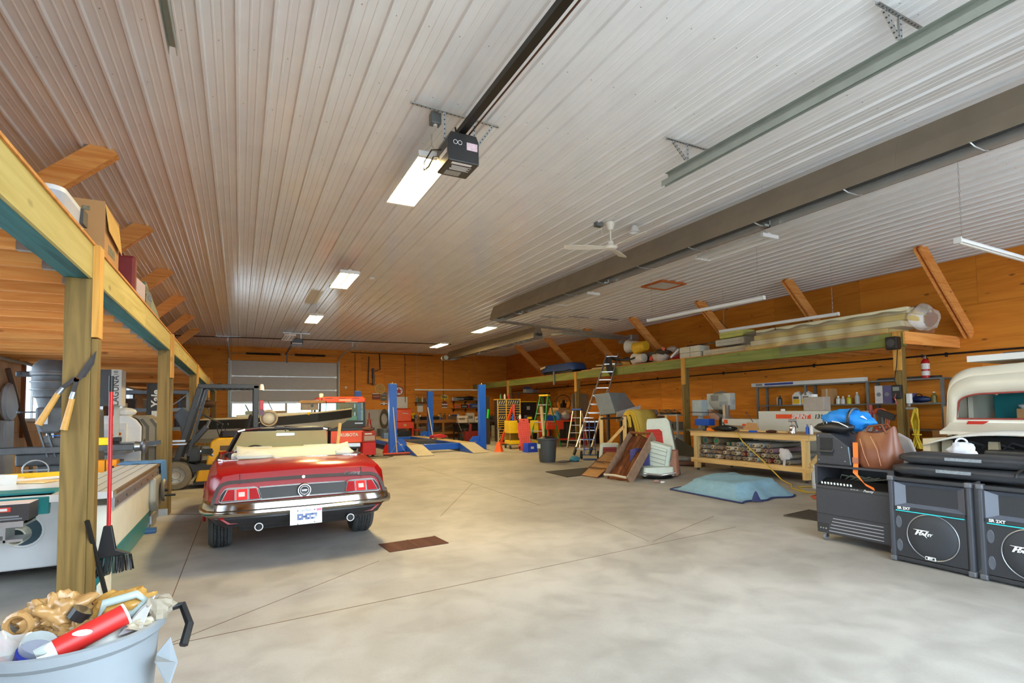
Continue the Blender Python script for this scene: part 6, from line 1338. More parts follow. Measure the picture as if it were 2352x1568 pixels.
# ================================================================== MIDDLE RIGHT
# ---- yellow and black roller tool cabinet
tcx = thing('tool_cabinet', 'black roller tool cabinet with yellow drawer frames and hazard stripes', 'tool cabinet', (10.55, 21.0, 0), math.radians(-14))
MB().box(-.52, .52, -.28, .38, .12, 1.95).build('case', mat('cab_black', (26, 26, 26), .4), tcx, bev=.01)
for x in (-.5, -.12, .5): MB().box(x-.02, x+.02, -.31, -.28, .12, 1.95).build('frame_bar', YELLOW, tcx)
HZ = mat('hazard_cream', (206, 184, 110), .5)
def hazard(z0, z1):
    b = MB().box(-.48, .48, -.3, -.28, z0, z1).build('hazard_band', BLACKM, tcx)
    for k in range(9):
        x = -.46+k*.1; MB().prism([(x, z0+.01), (x+.04, z0+.01), (x+.1, z1-.01), (x+.06, z1-.01)], -.305, -.3).build('hazard_stripe', HZ, b)
hazard(1.76, 1.92); hazard(1.1, 1.24); hazard(.2, .4)
for z in (1.72, 1.62, 1.52, 1.42, 1.3, 1.04, .96, .88, .78, .66, .54, .44): MB().box(-.5, .5, -.305, -.285, z-.012, z+.012).build('drawer_edge', YELLOW, tcx)
MB().box(-.54, .54, -.3, .4, 1.95, 1.98).build('top_lid', YELLOW, tcx)
for x in (-.4, .4):
    for y in (-.2, .3): MB().lathe([(0, -.025), (.06, -.025), (.06, .025), (0, .025)], 12, (x, y, .06), 'X').build('castor', RUBBER, tcx)
for i, (x, c) in enumerate(((-.3, 'green'), (-.1, 'white'), (.1, 'red'))): upright_bottle('spray_can', '%s spray can on top of the roller tool cabinet' % c, 'spray can', (10.55+x, 21.05, 1.982), .045, .26, cols[c])
t = thing('black_locker', 'black steel locker with an open top shelf behind the tool cabinet', 'locker', (11.75, 21.5, 0)); MB().box(-.42, .42, -.25, .35, .05, 1.85).build('case', MATS['cab_black'], t, bev=.01); MB().box(-.38, .38, -.27, -.25, .1, 1.8).build('door', BLACKM, t); MB().box(-.1, .06, -.275, -.27, 1.5, 1.66).build('paper_note', mat('note_grey', (170, 166, 160), .6), t); MB().box(-.44, .44, -.28, .37, 1.85, 1.88).build('yellow_edge', YELLOW, t)
t = thing('green_grip_saw', 'bright green handled tool hanging on the dark post beside the tool cabinet', 'tool', (9.75, 21.4, 0)); MB().box(-.1, .12, .0, .12, 0, 2.1).build('backing_board', mat('dark_board', (64, 54, 42), .7), t); MB().cyl((0, -.03, 1.15), (.04, -.03, 1.55), .045, n=10).build('grip', mat('neon_green', (30, 220, 60), .4), t)
# ---- engine hoist
q = G(1152, 1023); eh = thing('engine_hoist', 'orange-red A-frame engine hoist in front of the tool cabinet', 'engine hoist', (q.x+.7, q.y+.2, 0), math.radians(-20))
EO = mat('hoist_orange', (224, 78, 38), .4)
MB().beam((-.6, -.25, .08), (-.05, .0, 1.65), .08, .08).build('leg', EO, eh); MB().beam((.35, -.2, .08), (.0, 0, 1.3), .07, .07).build('leg', EO, eh); MB().beam((0, 0, .1), (0, 0, 1.75), .1, .1).build('mast', EO, eh); MB().beam((-.7, -.3, .1), (.5, -.25, .1), .07, .07).build('base', EO, eh); MB().beam((0, .02, 1.7), (.2, .4, 1.5), .08, .08).build('boom', EO, eh); MB().cyl((0, .1, .6), (.1, .25, 1.55), .04, n=8).build('ram', BLACKM, eh)
for x in (-.65, .45): MB().lathe([(0, -.03), (.07, -.03), (.07, .03), (0, .03)], 12, (x, -.28, .07), 'X').build('castor', STEEL, eh)
q = G(1146, 1037); t = thing('axle_stand', 'small orange axle stand with tall pin on the floor', 'axle stand', (q.x, q.y, 0)); MB().lathe([(.2, 0), (.17, .06), (.09, .3), (.07, .36)], 4).build('base', ORANGE, t); MB().cyl((0, 0, .3), (0, 0, .82), .025, n=8).build('ratchet_bar', mat('bar_grey', (150, 140, 126), .5), t); MB().prism([(-.06, .82), (.06, .82), (.09, .87), (.03, .85), (-.03, .85), (-.09, .87)], -.03, .03).build('saddle', STEEL, t)
# ---- yellow service cart
q = G(1170, 1032); yc = thing('service_cart', 'yellow two-shelf service cart behind the red creeper', 'cart', (q.x+.72, q.y+.35, 0), math.radians(-10))
YC = mat('cart_yellow', (234, 196, 18), .4)
MB().box(-.6, .6, -.35, .35, .6, 1.08).build('upper_bin', YC, yc, bev=.02); MB().box(-.57, .57, -.32, .32, 1.081, 1.085).build('tray_liner', mat('liner', (150, 128, 40), .7), yc); MB().box(-.6, .6, -.35, .35, .18, .32).build('lower_tray', YC, yc, bev=.02); MB().box(-.55, .55, .28, .34, .3, .62).build('back_panel', mat('cart_shadow', (150, 122, 16), .6), yc)  # back panel in darker yellow, shade put into its colour
for x in (-.57, .57):
    for y in (-.32, .32): MB().cyl((x, y, .1), (x, y, 1.15), .018, n=8).build('post', CHROME, yc); MB().lathe([(0, -.02), (.075, -.02), (.075, .02), (0, .02)], 14, (x, y-.02, .075), 'X').build('castor', RUBBER, yc)
cxy = yc.location
for i, (dx, nm, c) in enumerate(((-.4, 'spray_can', 'blue'), (-.1, 'bottle', 'white'), (.25, 'drill_box', 'black'))):
    L_ = (cxy.x+dx*.95, cxy.y-.1-dx*.18, 1.086)
    if nm == 'drill_box': t = thing(nm, 'black and yellow case on the yellow cart', 'case', L_); MB().box(-.14, .14, -.1, .1, 0, .2).build('case', BLACK, t, bev=.02); MB().box(-.1, .1, -.105, -.1, .05, .14).build('face', YELLOW, t)
    else: upright_bottle(nm, '%s %s standing on the yellow cart' % (c, nm.replace('_', ' ')), nm.replace('_', ' '), L_, .045, .28, cols[c])
# ---- red creeper leaning on the cart
q = G(1208, 1035); cr = thing('creeper', 'red moulded mechanic creeper with castors leaning upright on the cart', 'creeper', (q.x, q.y, 0), math.radians(-12))
CRM = mat('creeper_red', (218, 82, 70), .45)
out = [(-.26, .02), (.26, .02), (.28, .15), (.22, .3), (.2, .42), (.24, .5), (.24, .95), (.2, 1.15), (.16, 1.2), (-.16, 1.2), (-.2, 1.15), (-.24, .95), (-.24, .5), (-.2, .42), (-.22, .3), (-.28, .15)]
M_ = Matrix.Rotation(math.radians(-14), 4, 'X')
MB().prism(out, -.03, .03, 'XZ', M_).build('board', CRM, cr, bev=.02)
ho = MB()
for r in range(11):
    for c in range(4):
        v = M_ @ Vector((-.13+.087*c, -.031, .18+r*.085)); ho.cyl(v, v+M_.to_3x3() @ Vector((0, -.002, 0)), .011, n=6)
ho.build('vent_hole', mat('hole_dark', (96, 30, 26), .8), cr, kind='stuff')
for x, z in ((-.25, .12), (.25, .14), (.22, .5), (.21, 1.08), (-.22, 1.1)):
    v = M_ @ Vector((x, -.05, z)); MB().lathe([(0, -.02), (.05, -.02), (.05, .02), (0, .02)], 12, v, 'X').build('castor', RUBBER, cr)
v = M_ @ Vector((0, -.032, 1.13)); MB().ell(v, (.04, .004, .018), 10, 4).build('grip_hole', MATS['hole_dark'], cr)
q = G(1221, 1038); t = thing('step_stool', 'blue plastic step stool on the floor beside the creeper', 'stool', (q.x, q.y+.1, 0)); rbox(MB(), -.24, .24, -.17, .17, 0, .32, .05, -.14).build('body', mat('stool_blue', (28, 70, 196), .4), t, smooth=40); MB().box(-.06, .06, -.166, -.155, .12, .2).build('badge', WHITEP, t)
# ---- orange work table with clutter behind
ot = thing('work_table', 'orange metal work table crowded with bins behind the green ladder', 'table', (11.9, 18.6, 0)); MB().box(-.95, .95, -.35, .35, 1.0, 1.05).build('top', OR2, ot); MB().box(-.95, -.2, -.36, .3, .7, 1.0).build('drawer_unit', OR2, ot); MB().box(-.93, .93, -.32, .32, .25, .29).build('lower_shelf', OR2, ot)
for x in (-.9, .9):
    for y in (-.3, .3): MB().box(x-.03, x+.03, y-.03, y+.03, 0, 1.0).build('leg', OR2, ot)
for i, (x, c, nm) in enumerate(((-.7, 'blue', 'parts bin'), (-.3, 'blue', 'jug'), (.1, 'white', 'bag'), (.5, 'red', 'tub'), (.78, 'brown', 'parts box'))):
    t = thing(nm.replace(' ', '_'), '%s%s on the orange work table' % ('pale ' if c == 'white' else 'deep ' if i == 0 else '', c+' '+nm), nm, (11.9+x, 18.55, 1.052))
    if nm == 'bag': crumple(MB(), (0, 0, .16), (.2, .18, .16), .3, 16, 10, 66, flat=-.16).build('bag_body', mat('grey_film', (170, 160, 150), .4), t, smooth=60); MB().cyl((0, 0, .3), (0, 0, .36), .03, .06, 8).build('knot', MATS['grey_film'], t)
    elif nm == 'jug': MB().lathe([(0, 0), (.13, 0), (.15, .2), (.1, .3), (.05, .33), (.05, .38)], 16).build('body', mat('aqua_jug', (60, 130, 170), .4), t, smooth=40); MB().torus((.14, 0, .2), (0, 1, 0), .06, .015, 12, 5).build('handle', MATS['aqua_jug'], t)
    else: rbox(MB(), -.2, .2, -.16, .16, 0, .2, .03, .2).build('bin', cols[c], t, smooth=40); crumple(MB(), (0, 0, .2), (.17, .13, .05), .3, 12, 6, i).build('contents', mat('mixed_parts', (110, 100, 96), .6, 0, .5, 30), t)
# cardboard stack and grey sheet
t = thing('grey_sheet', 'grey rounded metal sheet leaning behind the green ladder', 'sheet', (13.0, 18.9, 1.0), .2); rbox(MB(), -.5, .5, -.015, .015, 0, 1.15, .012).build('sheet', mat('sheet_grey', (128, 126, 112), .5, .2), t); MB().box(-.45, .45, -.02, -.015, .02, .06).build('edge_fold', mat('sheet_grey', 0), t)
t = thing('cardboard_stack', 'flat cardboard boxes stacked on the bench behind the green ladder', 'boxes', (12.2, 19.3, 1.05)); 
for k, (w_, h_, a_) in enumerate(((.5, .3, .1), (.45, .12, -.1), (.42, .1, .3))): z_ = (0, .3, .42)[k]; MB().cbox((0, 0, z_+h_/2), (w_*1.8, .5, h_-.004), (0, 0, a_)).build('flat_box', CARD, t)
t = thing('storage_bench', 'dark storage bench with fan and small parts by the right wall', 'bench', (13.5, 19.6, 0)); MB().box(-.7, .6, -.8, .8, .95, 1.05).build('top', BWZ, t); MB().box(-.65, .55, -.75, .75, 0, .95).build('cabinet', BLACKM, t)
for k in range(3): MB().box(-.67, -.65, -.7+k*.5, -.25+k*.5, .1, .85).build('cabinet_door', mat('cabinet_grey', (54, 50, 48), .5), t)
t = thing('pedestal_fan', 'dark round fan on the right wall behind the tool cabinet', 'fan', (13.6, 21.2, 1.45)); MB().torus((0, 0, .35), (1, .6, 0), .38, .02, 26, 6).torus((0, .02, .35), (1, .6, 0), .2, .012, 20, 5).build('guard', BLACKM, t)
for k in range(5): MB().cbox((.0, .0, .35), (.05, .3, .1), (k*1.25, .2, -1.0)).build('blade', DKSTEEL, t)
MB().box(-.1, .1, -.1, .1, -.45, .35).build('stand', BLACKM, t)
# metal shelf high behind the cabinet
t = thing('metal_shelf', 'dark metal shelf unit with blue machine by the right wall', 'shelf', (12.9, 23.0, 0))
for x in (-.9, .9):
    for y in (-.25, .25): MB().box(x-.025, x+.025, y-.025, y+.025, 0, 2.35).build('upright', DKSTEEL, t)
for z in (.5, 1.2, 1.8, 2.3): MB().box(-.92, .92, -.28, .28, z, z+.03).build('shelf_board', DKSTEEL, t)
q = thing('blue_sander', 'blue and grey machine lying on top of the dark metal shelf', 'machine', (12.8, 23.0, 2.331)); MB().box(-.3, .1, -.15, .15, 0, .2).build('body', GREY, q, bev=.02); MB().cyl((.1, 0, .1), (.45, 0, .1), .07, n=12).build('tube', GREY, q); MB().box(-.3, .0, -.12, .12, .2, .3).build('cover', mat('dull_blue', (56, 84, 130), .5), q, bev=.02)
# ---- green fibreglass step ladder
def stepladder(name, label, cat, loc, rz, m, topm, h, wb_, wt_, dep, n, treadm, rear=True):
    t = thing(name, label, cat, loc, rz)
    for s in (-1, 1):
        MB().beam((s*wb_/2, -dep, 0), (s*wt_/2, -.04, h), .035, .075, (0, 1, 0)).build('front_rail', m, t)
        if rear: MB().beam((s*wb_*.46, dep, 0), (s*wt_*.45, .04, h), .03, .05, (0, 1, 0)).build('rear_rail', m, t)
    for k in range(1, n+1):
        f = k/(n+1); y = -dep+(dep-.04)*f; w_ = wb_+(wt_-wb_)*f; MB().box(-w_/2, w_/2, y-.04, y+.04, h*f-.015, h*f+.015).build('tread', treadm, t)
        if rear and k % 2: MB().box(-w_*.46, w_*.46, -y-.012, -y+.012, h*f-.012, h*f+.012).build('rear_brace', treadm, t)
    MB().box(-wt_/2-.04, wt_/2+.04, -.12, .1, h, h+.07).build('top_cap', topm, t, bev=.015); 
    for s in (-1, 1): MB().beam((s*wb_*.38, -dep*.55, h*.45), (s*wb_*.38, dep*.55, h*.45), .02, .006).build('spreader', treadm, t)
    return t
a, b = G(1212, 1033), G(1298, 1025)
stepladder('step_ladder', 'green fibreglass step ladder with yellow top standing open', 'ladder', ((a.x+b.x)/2+.05, (a.y+b.y)/2+.2, 0), math.radians(-62), GREEN, mat('cap_yellow', (232, 190, 30), .4), 2.02, .66, .34, .72, 5, ALU)
q = G(1322, 1030); stepladder('step_ladder', 'silver aluminium step ladder with blue top behind the tall ladder', 'ladder', (q.x+.5, q.y+.55, 0), math.radians(-60), ALU, mat('cap_blue', (44, 80, 170), .4), 1.45, .55, .34, .42, 4, ALU)
# ---- dark grey bin with bat
q = G(1268, 1062); bn = thing('trash_can', 'dark grey round trash can with wooden handle sticking out', 'trash can', (q.x, q.y+.25, 0)); GB = mat('can_grey', (60, 64, 66), .5, 0, .1, 6)
MB().lathe([(0, .01), (.22, .0), (.24, .1), (.27, .62), (.295, .63), (.3, .68), (.28, .69), (.255, .63), (.21, .03), (0, .04)], 30).build('body', GB, bn, smooth=35); MB().lathe([(.0, .6), (.262, .6)], 24).build('contents', BLACKM, bn)
crumple(MB(), (0, 0, .68), (.24, .2, .06), .3, 20, 8, 12).build('bin_bag', BLACK, bn, smooth=60); MB().box(-.3, -.26, -.06, .06, .4, .52).build('recycle_label', mat('label_pale', (190, 206, 190), .5), bn)
for s in (-1, 1): MB().cbox((s*.3, 0, .64), (.06, .14, .03)).build('handle', GB, bn)
t = thing('wooden_bat', 'pale wooden bat handle standing in the trash can', 'bat', (q.x-.08, q.y+.3, .64)); MB().cyl((0, 0, 0), (-.06, .02, .95), .035, .05, 12).build('shaft', mat('bat_wood', (206, 170, 110), .5), t, smooth=60); MB().cyl((0, 0, -.03), (0, 0, .0), .045, n=12).build('knob', MATS['bat_wood'], t)
q = G(1312, 1060); t = thing('blue_glove', 'blue rag and grey cloth dropped on the floor by the trash can', 'rag', (q.x, q.y, 0)); crumple(MB(), (.12, 0, .07), (.16, .13, .08), .3, 16, 8, 21, flat=-.068).build('blue_rag', mat('rag_blue', (60, 128, 150), .8), t, smooth=60); crumple(MB(), (-.22, 0, .02), (.2, .1, .03), .3, 14, 8, 22, flat=-.018).build('grey_rag', mat('rag_grey', (104, 96, 92), .8), t, smooth=60)
# ---- tall aluminium ladder leaning on the right deck
b0, b1 = G(1318, 1046), G(1368, 1046); top = Vector((11.9, 12.2, 3.25))
ld = thing('extension_ladder', 'tall aluminium extension ladder leaning against the right deck', 'ladder', (b0.x, b0.y, 0))
foot = Vector((b0.x, b0.y, 0)); wv = (Vector((b1.x, b1.y, 0))-foot); wv = (G(1372, 1046)-G(1318, 1046)).normalized()*.5
topL = AX(1392, 812, 11.9); topR = topL+wv*.85
for off, s0, s1, nm in ((Vector((0, 0, 0)), 0, .62, 'lower_rail'), (Vector((.06, .03, -.02)), .25, 1.0, 'fly_rail')):
    for A, B in ((foot, topL), (foot+wv, topR)):
        MB().beam(A+(B-A)*s0+off-foot, A+(B-A)*s1+off-foot, .03, .075, (0, 0, 1)).build(nm, ALU, ld)
    n = 12
    for k in range(n):
        f = (k+.7)/n
        if s0 <= f <= s1: MB().beam(foot+(topL-foot)*f+off-foot, foot+wv+(topR-foot-wv)*f+off-foot, .035, .03).build('rung', ALU, ld)
A, B = foot, foot+wv
for p_, k_ in ((A, 0), (B, 1)): MB().beam(p_-foot+Vector((0, 0, .02)), p_-foot+(topL-foot)*.07, .05, .09).build('foot_pad', RUBBER, ld)
MB().beam(foot+(topL-foot)*.12-foot, foot+wv*.95-foot+Vector((-.05, -.1, 0))+Vector((0, 0, .03)), .02, .02).build('stay', ALU, ld)
# ---- blue hand truck
q = G(1355, 1055); ht = thing('hand_truck', 'blue two-wheeled hand truck standing before the tall ladder', 'hand truck', (q.x, q.y, 0), math.radians(-35)); HTB = mat('truck_blue', (38, 84, 150), .4)
for x in (-.17, 0, .17): MB().tube([(x, .06, .12), (x, .0, 1.12)], .015, 6).build('upright', HTB, ht)
for z in (.3, .6, .95): MB().tube([(-.17, .04, z), (0, -.03, z), (.17, .04, z)], .013, 6).build('crossbar', HTB, ht)
MB().tube([(-.17, .0, 1.1), (-.13, -.08, 1.24), (.13, -.08, 1.24), (.17, 0, 1.1)], .015, 6).build('handle', CHROME, ht); MB().box(-.2, .2, -.28, .06, .02, .03).build('toe_plate', HTB, ht); MB().cyl((-.26, .12, .13), (.26, .12, .13), .012, n=8).build('axle', HTB, ht)
for s in (-1, 1): MB().lathe([(.05, -.04), (.11, -.04), (.13, 0), (.11, .04), (.05, .04)], 18, (s*.25, .12, .13), 'X').build('tyre', RUBBER, ht, smooth=35); MB().lathe([(0, -.03), (.06, -.03), (.06, .03), (0, .03)], 14, (s*.25, .12, .13), 'X').build('wheel_hub', GREY, ht)
t = thing('spray_bottle', 'pale wooden block and red bottle lying at the foot of the rack', 'bottle', (8.5, 10.9, .05)); MB().cyl((0, 0, 0), (.25, -.1, 0), .05, n=10).build('bottle', WHITEP, t); MB().cyl((.25, -.1, 0), (.32, -.13, 0), .03, n=8).build('cap', RED, t)
# ---- wooden rack with foam and hides
r0, r1 = G(1383, 1060), G(1545, 1035)
_dd = Vector((r1.x-r0.x, r1.y-r0.y, 0)).normalized(); r0 = r0-Vector((-_dd.y, _dd.x, 0))*.75; r1 = r1-Vector((-_dd.y, _dd.x, 0))*.75
fr = thing('foam_rack', 'pale wooden rack with posts and diagonal brace holding foam sheets', 'rack', (r0.x, r0.y, 0))
d = Vector((r1.x-r0.x, r1.y-r0.y, 0)); d2 = d.normalized(); L_ = d.length
rk2 = lambda s, y, z: Vector((d2.x*s-d2.y*y, d2.y*s+d2.x*y, z))
for s in (0, 2.55):
    for y in (0, .75): MB().beam(rk2(s, y, 0), rk2(s, y, 1.28), .1, .05, d2).build('upright', SPRUCEZ, fr)
    MB().beam(rk2(s, .02, .12), rk2(s, .75, .12), .05, .1).build('foot_rail', SPRUCE, fr); MB().beam(rk2(s, .03, 1.0), rk2(s, .72, .35), .04, .08).build('brace', SPRUCE, fr)
for y in (.05, .7): MB().cyl(rk2(-.08, y, 1.22), rk2(2.63, y, 1.22), .03, n=8).build('hanging_bar', DKSTEEL, fr)
MB().beam(rk2(0, .4, .1), rk2(2.55, .4, .1), .5, .03).build('base_shelf', SPRUCE, fr)
def drape(name, label, cat, s0, s1, front, back, m, lift=0.0, th=.03, yc=.05):
    t = thing(name, label, cat, (r0.x, r0.y, 0)); P = []
    R_ = .06+lift
    for k in range(15):
        a = PI*k/14; P.append((yc-R_*math.cos(a), 1.24+R_*math.sin(a)))
    P = [(yc-R_-front*.12*f-.06*math.sin(f*3), 1.24-front*f) for f in (1, .8, .6, .4, .2)]+P+[(yc+R_+.02*f, 1.24-back*f) for f in (.25, .5, .75, 1)]
    MB().loft([[rk2(s, y, z) for y, z in P] for s in (s0, s0+(s1-s0)*.33, s0+(s1-s0)*.66, s1)], cap=False, closed=False).build('sheet', m, t, smooth=50, solid=th)
    MB().tube([rk2(s0+(s1-s0)*k/6, P[0][0], P[0][1]+.006) for k in range(7)], th*.4, 5).build('edge', m, t); return t
FOAMY = mat('foam_yellow', (226, 186, 58), .8, 0, .06, 12); FOAMO = mat('foam_ochre', (206, 172, 72), .85, 0, .08, 12)
drape('brown_hide', 'dark brown hide hanging at the left end of the rack', 'hide', .08, .4, .75, .7, mat('hide_brown', (92, 54, 28), .8, 0, .2, 10), .0, .012)
for k in range(3): drape('foam_sheet', '%s yellow foam sheet draped over the rack bar' % ('inner', 'middle', 'outer')[k], 'foam sheet', .3+.05*k, 1.55, .95-.08*k, .6, FOAMY if k < 2 else FOAMO, .05+.05*k, .036)
t = thing('torn_foam', 'small loose yellow foam strip hanging beside the brown hide', 'foam', (r0.x, r0.y, 0)); MB().beam(rk2(.12, -.06, 1.28), rk2(.1, -.1, .98), .1, .03, d2).build('strip', FOAMY, t); MB().beam(rk2(.12, -.06, 1.28), rk2(.18, .05, 1.3), .1, .03, d2).build('fold', FOAMY, t)
t = thing('red_bench_panel', 'tall white padded panel with ribbed red centre leaning at the rack', 'seat panel', (r0.x, r0.y, 0))
_v = Vector((.15, .4, 0)); B0_, B1_ = G(1482, 1090)+_v, G(1556, 1094)+_v; o1 = B0_.lerp(B1_, .45)-Vector((r0.x, r0.y, 0)); X1 = (B1_-B0_).normalized(); Z1 = (AY(1531, 955, B1_.y+.4)-B1_).normalized(); Z1 = (Z1-X1*Z1.dot(X1)*.3).normalized(); N1 = X1.cross(Z1).normalized()
if N1.y > 0: N1 = -N1
def pan(mb, poly, a, b): n = len(poly); mb.add([o1+X1*x+Z1*z+N1*e for e in (a, b) for x, z in poly], [tuple(range(n)), tuple(range(2*n-1, n-1, -1))]+[(k, k+n, (k+1) % n+n, (k+1) % n) for k in range(n)]); return mb
pan(MB(), [(-.1, .02), (.62, .02), (.6, .3), (.42, 1.25), (.36, 1.33), (-.1, 1.3), (-.12, 1.2)], 0, .1).build('pad', mat('pale_vinyl', (206, 214, 200), .5, 0, .08), t, bev=.025)
pan(MB(), [(-.1, .1), (.28, .1), (.34, .25), (.26, .98), (.2, 1.04), (-.12, 1.02)], -.0, .125).build('red_centre', mat('seat_red', (186, 36, 36), .45, 0, .08), t, bev=.02)
for k in range(8): pan(MB(), [(-.1, .38+k*.085), (.26, .38+k*.085), (.26, .385+k*.085), (-.1, .385+k*.085)], .1, .13).build('seam', mat('seam_dark', (120, 20, 22), .6), t)
pan(MB(), [(-.1, 0), (.64, 0), (.6, .35), (.44, 1.3), (-.12, 1.24)], -.05, -.005).build('back_board', mat('back_brown', (96, 80, 64), .7), t)
t = thing('blue_bundle', 'blue rolled sheet and grey roll lying on top of the rack', 'roll', (r0.x, r0.y, 0)); MB().cyl(rk2(1.75, .45, 1.34), rk2(2.45, .5, 1.34), .1, n=16).build('blue_roll', mat('roll_blue', (36, 78, 168), .5), t, smooth=50); MB().cyl(rk2(2.4, .5, 1.34), rk2(2.9, .52, 1.34), .11, n=16).build('grey_roll', mat('roll_grey', (128, 124, 112), .6), t, smooth=50); MB().box(-.02, .02, -.02, .02, 1.22, 1.25, Matrix.Translation(rk2(2.1, .48, 0))).build('rest', BLACKM, t)
t = thing('engine_cover', 'large grey angular hood shell behind the rack', 'machine cover', (r0.x, r0.y, 0))
hc = [(1.2, 1.2, 2.0), (2.2, 1.2, 2.0), (2.75, 1.2, 1.62), (2.65, .95, 1.35), (1.15, .95, 1.35)]
bk = [(s, y+.55, z-.05) for s, y, z in hc]; MB().add([rk2(*p) for p in hc+bk], [(0, 1, 2, 3, 4), (9, 8, 7, 6, 5)]+[(k, k+5, (k+1) % 5+5, (k+1) % 5) for k in range(5)]).build('shell', mat('shell_grey', (128, 134, 134), .4, .1), t, bev=.02)
MB().add([rk2(1.18, .93, 1.4), rk2(2.7, .93, 1.6), rk2(2.6, .91, 1.2), rk2(1.13, .91, 1.1)], [(0, 1, 2, 3)]).build('white_flap', mat('flap_white', (206, 206, 200), .5), t, solid=.012)
for s in (1.45, 2.25): MB().beam(rk2(s, 1.4, 0), rk2(s, 1.4, 1.4), .08, .08).build('stand_leg', DKSTEEL, t)
# ---- car seats and carpet pieces heaped in front
cs = thing('seat_shell', 'upturned brown fibre car seat shell leaning in the heap', 'seat shell', G(1393, 1099)); 
P0 = Vector(cs.location); e1 = G(1445, 1107)-P0; e2 = AY(1452, 1000, P0.y+.5)-P0
e3 = e1.cross(e2).normalized()
if e3.y > 0: e3 = -e3
BR = mat('shell_brown', (122, 66, 28), .65, 0, .5, 7); 
def shellfn(u, v): return e1*u+e2*v+e3*(.05*math.sin(v*8)*math.sin(u*5)+.03*math.sin(u*14+v*9)-.04)
MB().grid(shellfn, 14, 20).build('back_sheet', BR, cs, smooth=60, solid=.03)
for u in (0, 1): MB().loft([[e1*u+e2*v+e3*.13, e1*u+e2*v-e3*.08, e1*(u+(.03 if u else -.03))+e2*v-e3*.08, e1*(u+(.03 if u else -.03))+e2*v+e3*.12] for v in (0, .3, .6, .8, 1.0)]).build('side_wall', mat('shell_edge', (150, 120, 96), .6, 0, .3, 10), cs)
MB().tube([e1*.02+e3*.12, e1*.5+e3*.14, e1*.98+e3*.12], .025, 6).build('lower_lip', mat('lip_pale', (196, 190, 170), .6), cs); MB().tube([e1*.02+e2+e3*.1, e1*.5+e2+e3*.08, e1*.98+e2+e3*.1], .03, 6).build('upper_lip', BR, cs)
for k in range(5): MB().tube([e1*(.12+.19*k)+e2*.05+e3*.04, e1*(.12+.19*k)+e2*.95+e3*.03], .008, 4).build('wire', RUST, cs)
t = thing('door_card_panel', 'flat tan trim panel with dark edge lying against the seat shell', 'trim panel', G(1335, 1092)); Pa = Vector(t.location); pts_ = [Vector((0, 0, .01)), G(1372, 1098)-Pa+Vector((0, 0, .01)), AY(1436, 1040, Pa.y+.45)-Pa, AY(1392, 1038, Pa.y+.6)-Pa]
MB().add(pts_, [(0, 1, 2, 3)]).build('panel', mat('tan_panel', (176, 130, 78), .7, 0, .2, 6), t, solid=.02); MB().tube(pts_+[pts_[0]], .014, 5).build('dark_edge', mat('edge_maroon', (84, 36, 34), .7), t)
for f in (.3, .55): MB().beam(pts_[0].lerp(pts_[3], f)+Vector((0, 0, .02)), pts_[1].lerp(pts_[2], f)+Vector((0, 0, .02)), .05, .02).build('slot', mat('slot_brown', (96, 64, 40), .8), t)
def carseat(label, loc, rot, sc=1.0, m1=None, m2=None):
    t = thing('car_seat', label, 'car seat', loc, rot=rot, sc=sc)
    rbox(MB(), -.27, .27, -.09, .09, 0, .62, .07, -.12).build('seat_back', m1, t, smooth=50); rbox(MB(), -.19, .19, -.11, -.085, .06, .56, .02, -.1).build('centre_panel', m2, t, smooth=50)
    for k in range(5): MB().box(-.18, .18, -.116, -.108, .14+k*.09, .148+k*.09).build('pleat', MATS['seam_dark'] if m1 != m2 else GREY, t)
    MB().box(.262, .275, -.05, .05, .08, .5).build('side_trim', CHROME, t, bev=.005); return t
q = G(1418, 1075); carseat('small white car seat back with red ribbed centre behind the seat shell', (q.x+.15, q.y+.55, .0), (.3, 0, -.5), 1, MATS['pale_vinyl'], mat('seat_rose', (150, 62, 58), .5))
q = G(1500, 1098); carseat('white car seat back standing on edge with chrome side trim', (q.x+.3, q.y+.25, .1), (.15, .25, -1.0), 1.05, MATS['pale_vinyl'], MATS['pale_vinyl'])
t = thing('low_car_seat', 'white and black car seat cushion lying at the foot of the heap', 'car seat', (q.x+.1, q.y+.0, 0), -.4); rbox(MB(), -.34, .34, -.2, .25, .06, .24, .08, -.05).build('cushion', MATS['pale_vinyl'], t, smooth=50); MB().tube([(-.34, -.2, .12), (0, -.25, .08), (.34, -.2, .12)], .03, 8).build('chrome_trim', CHROME, t, smooth=50); crumple(MB(), (0, -.05, .05), (.36, .26, .05), .2, 18, 8, 33, flat=-.048).build('frame', BLACK, t)
t = thing('purple_cloth', 'folded purple-blue cloth in the heap of seats', 'cloth', (q.x+.02, q.y+.35, .25), -.3); MB().grid(lambda u, v: (-.3+.5*u, -.06*v-.04*math.sin(u*9), .45*v-.1+.03*math.sin(u*5)), 10, 8).build('cloth', mat('cloth_purple', (74, 70, 120), .8), t, solid=.02); MB().tube([(-.3, 0, -.1), (-.05, -.02, -.14), (.2, 0, -.1)], .015, 5).build('hem', BLACKM, t)
t = thing('pink_cushion', 'dusty pink and brown seat cushion at the right foot of the heap', 'cushion', (q.x+.75, q.y+.15, 0), -.9); rbox(MB(), -.1, .1, -.25, .25, .02, .55, .06, -.2).build('cushion', mat('dusty_pink', (176, 122, 96), .7, 0, .15), t, smooth=50); MB().tube([(-.1, -.22, .5), (-.1, .22, .5)], .012, 5).build('piping', mat('pip_white', (214, 206, 196), .5), t)
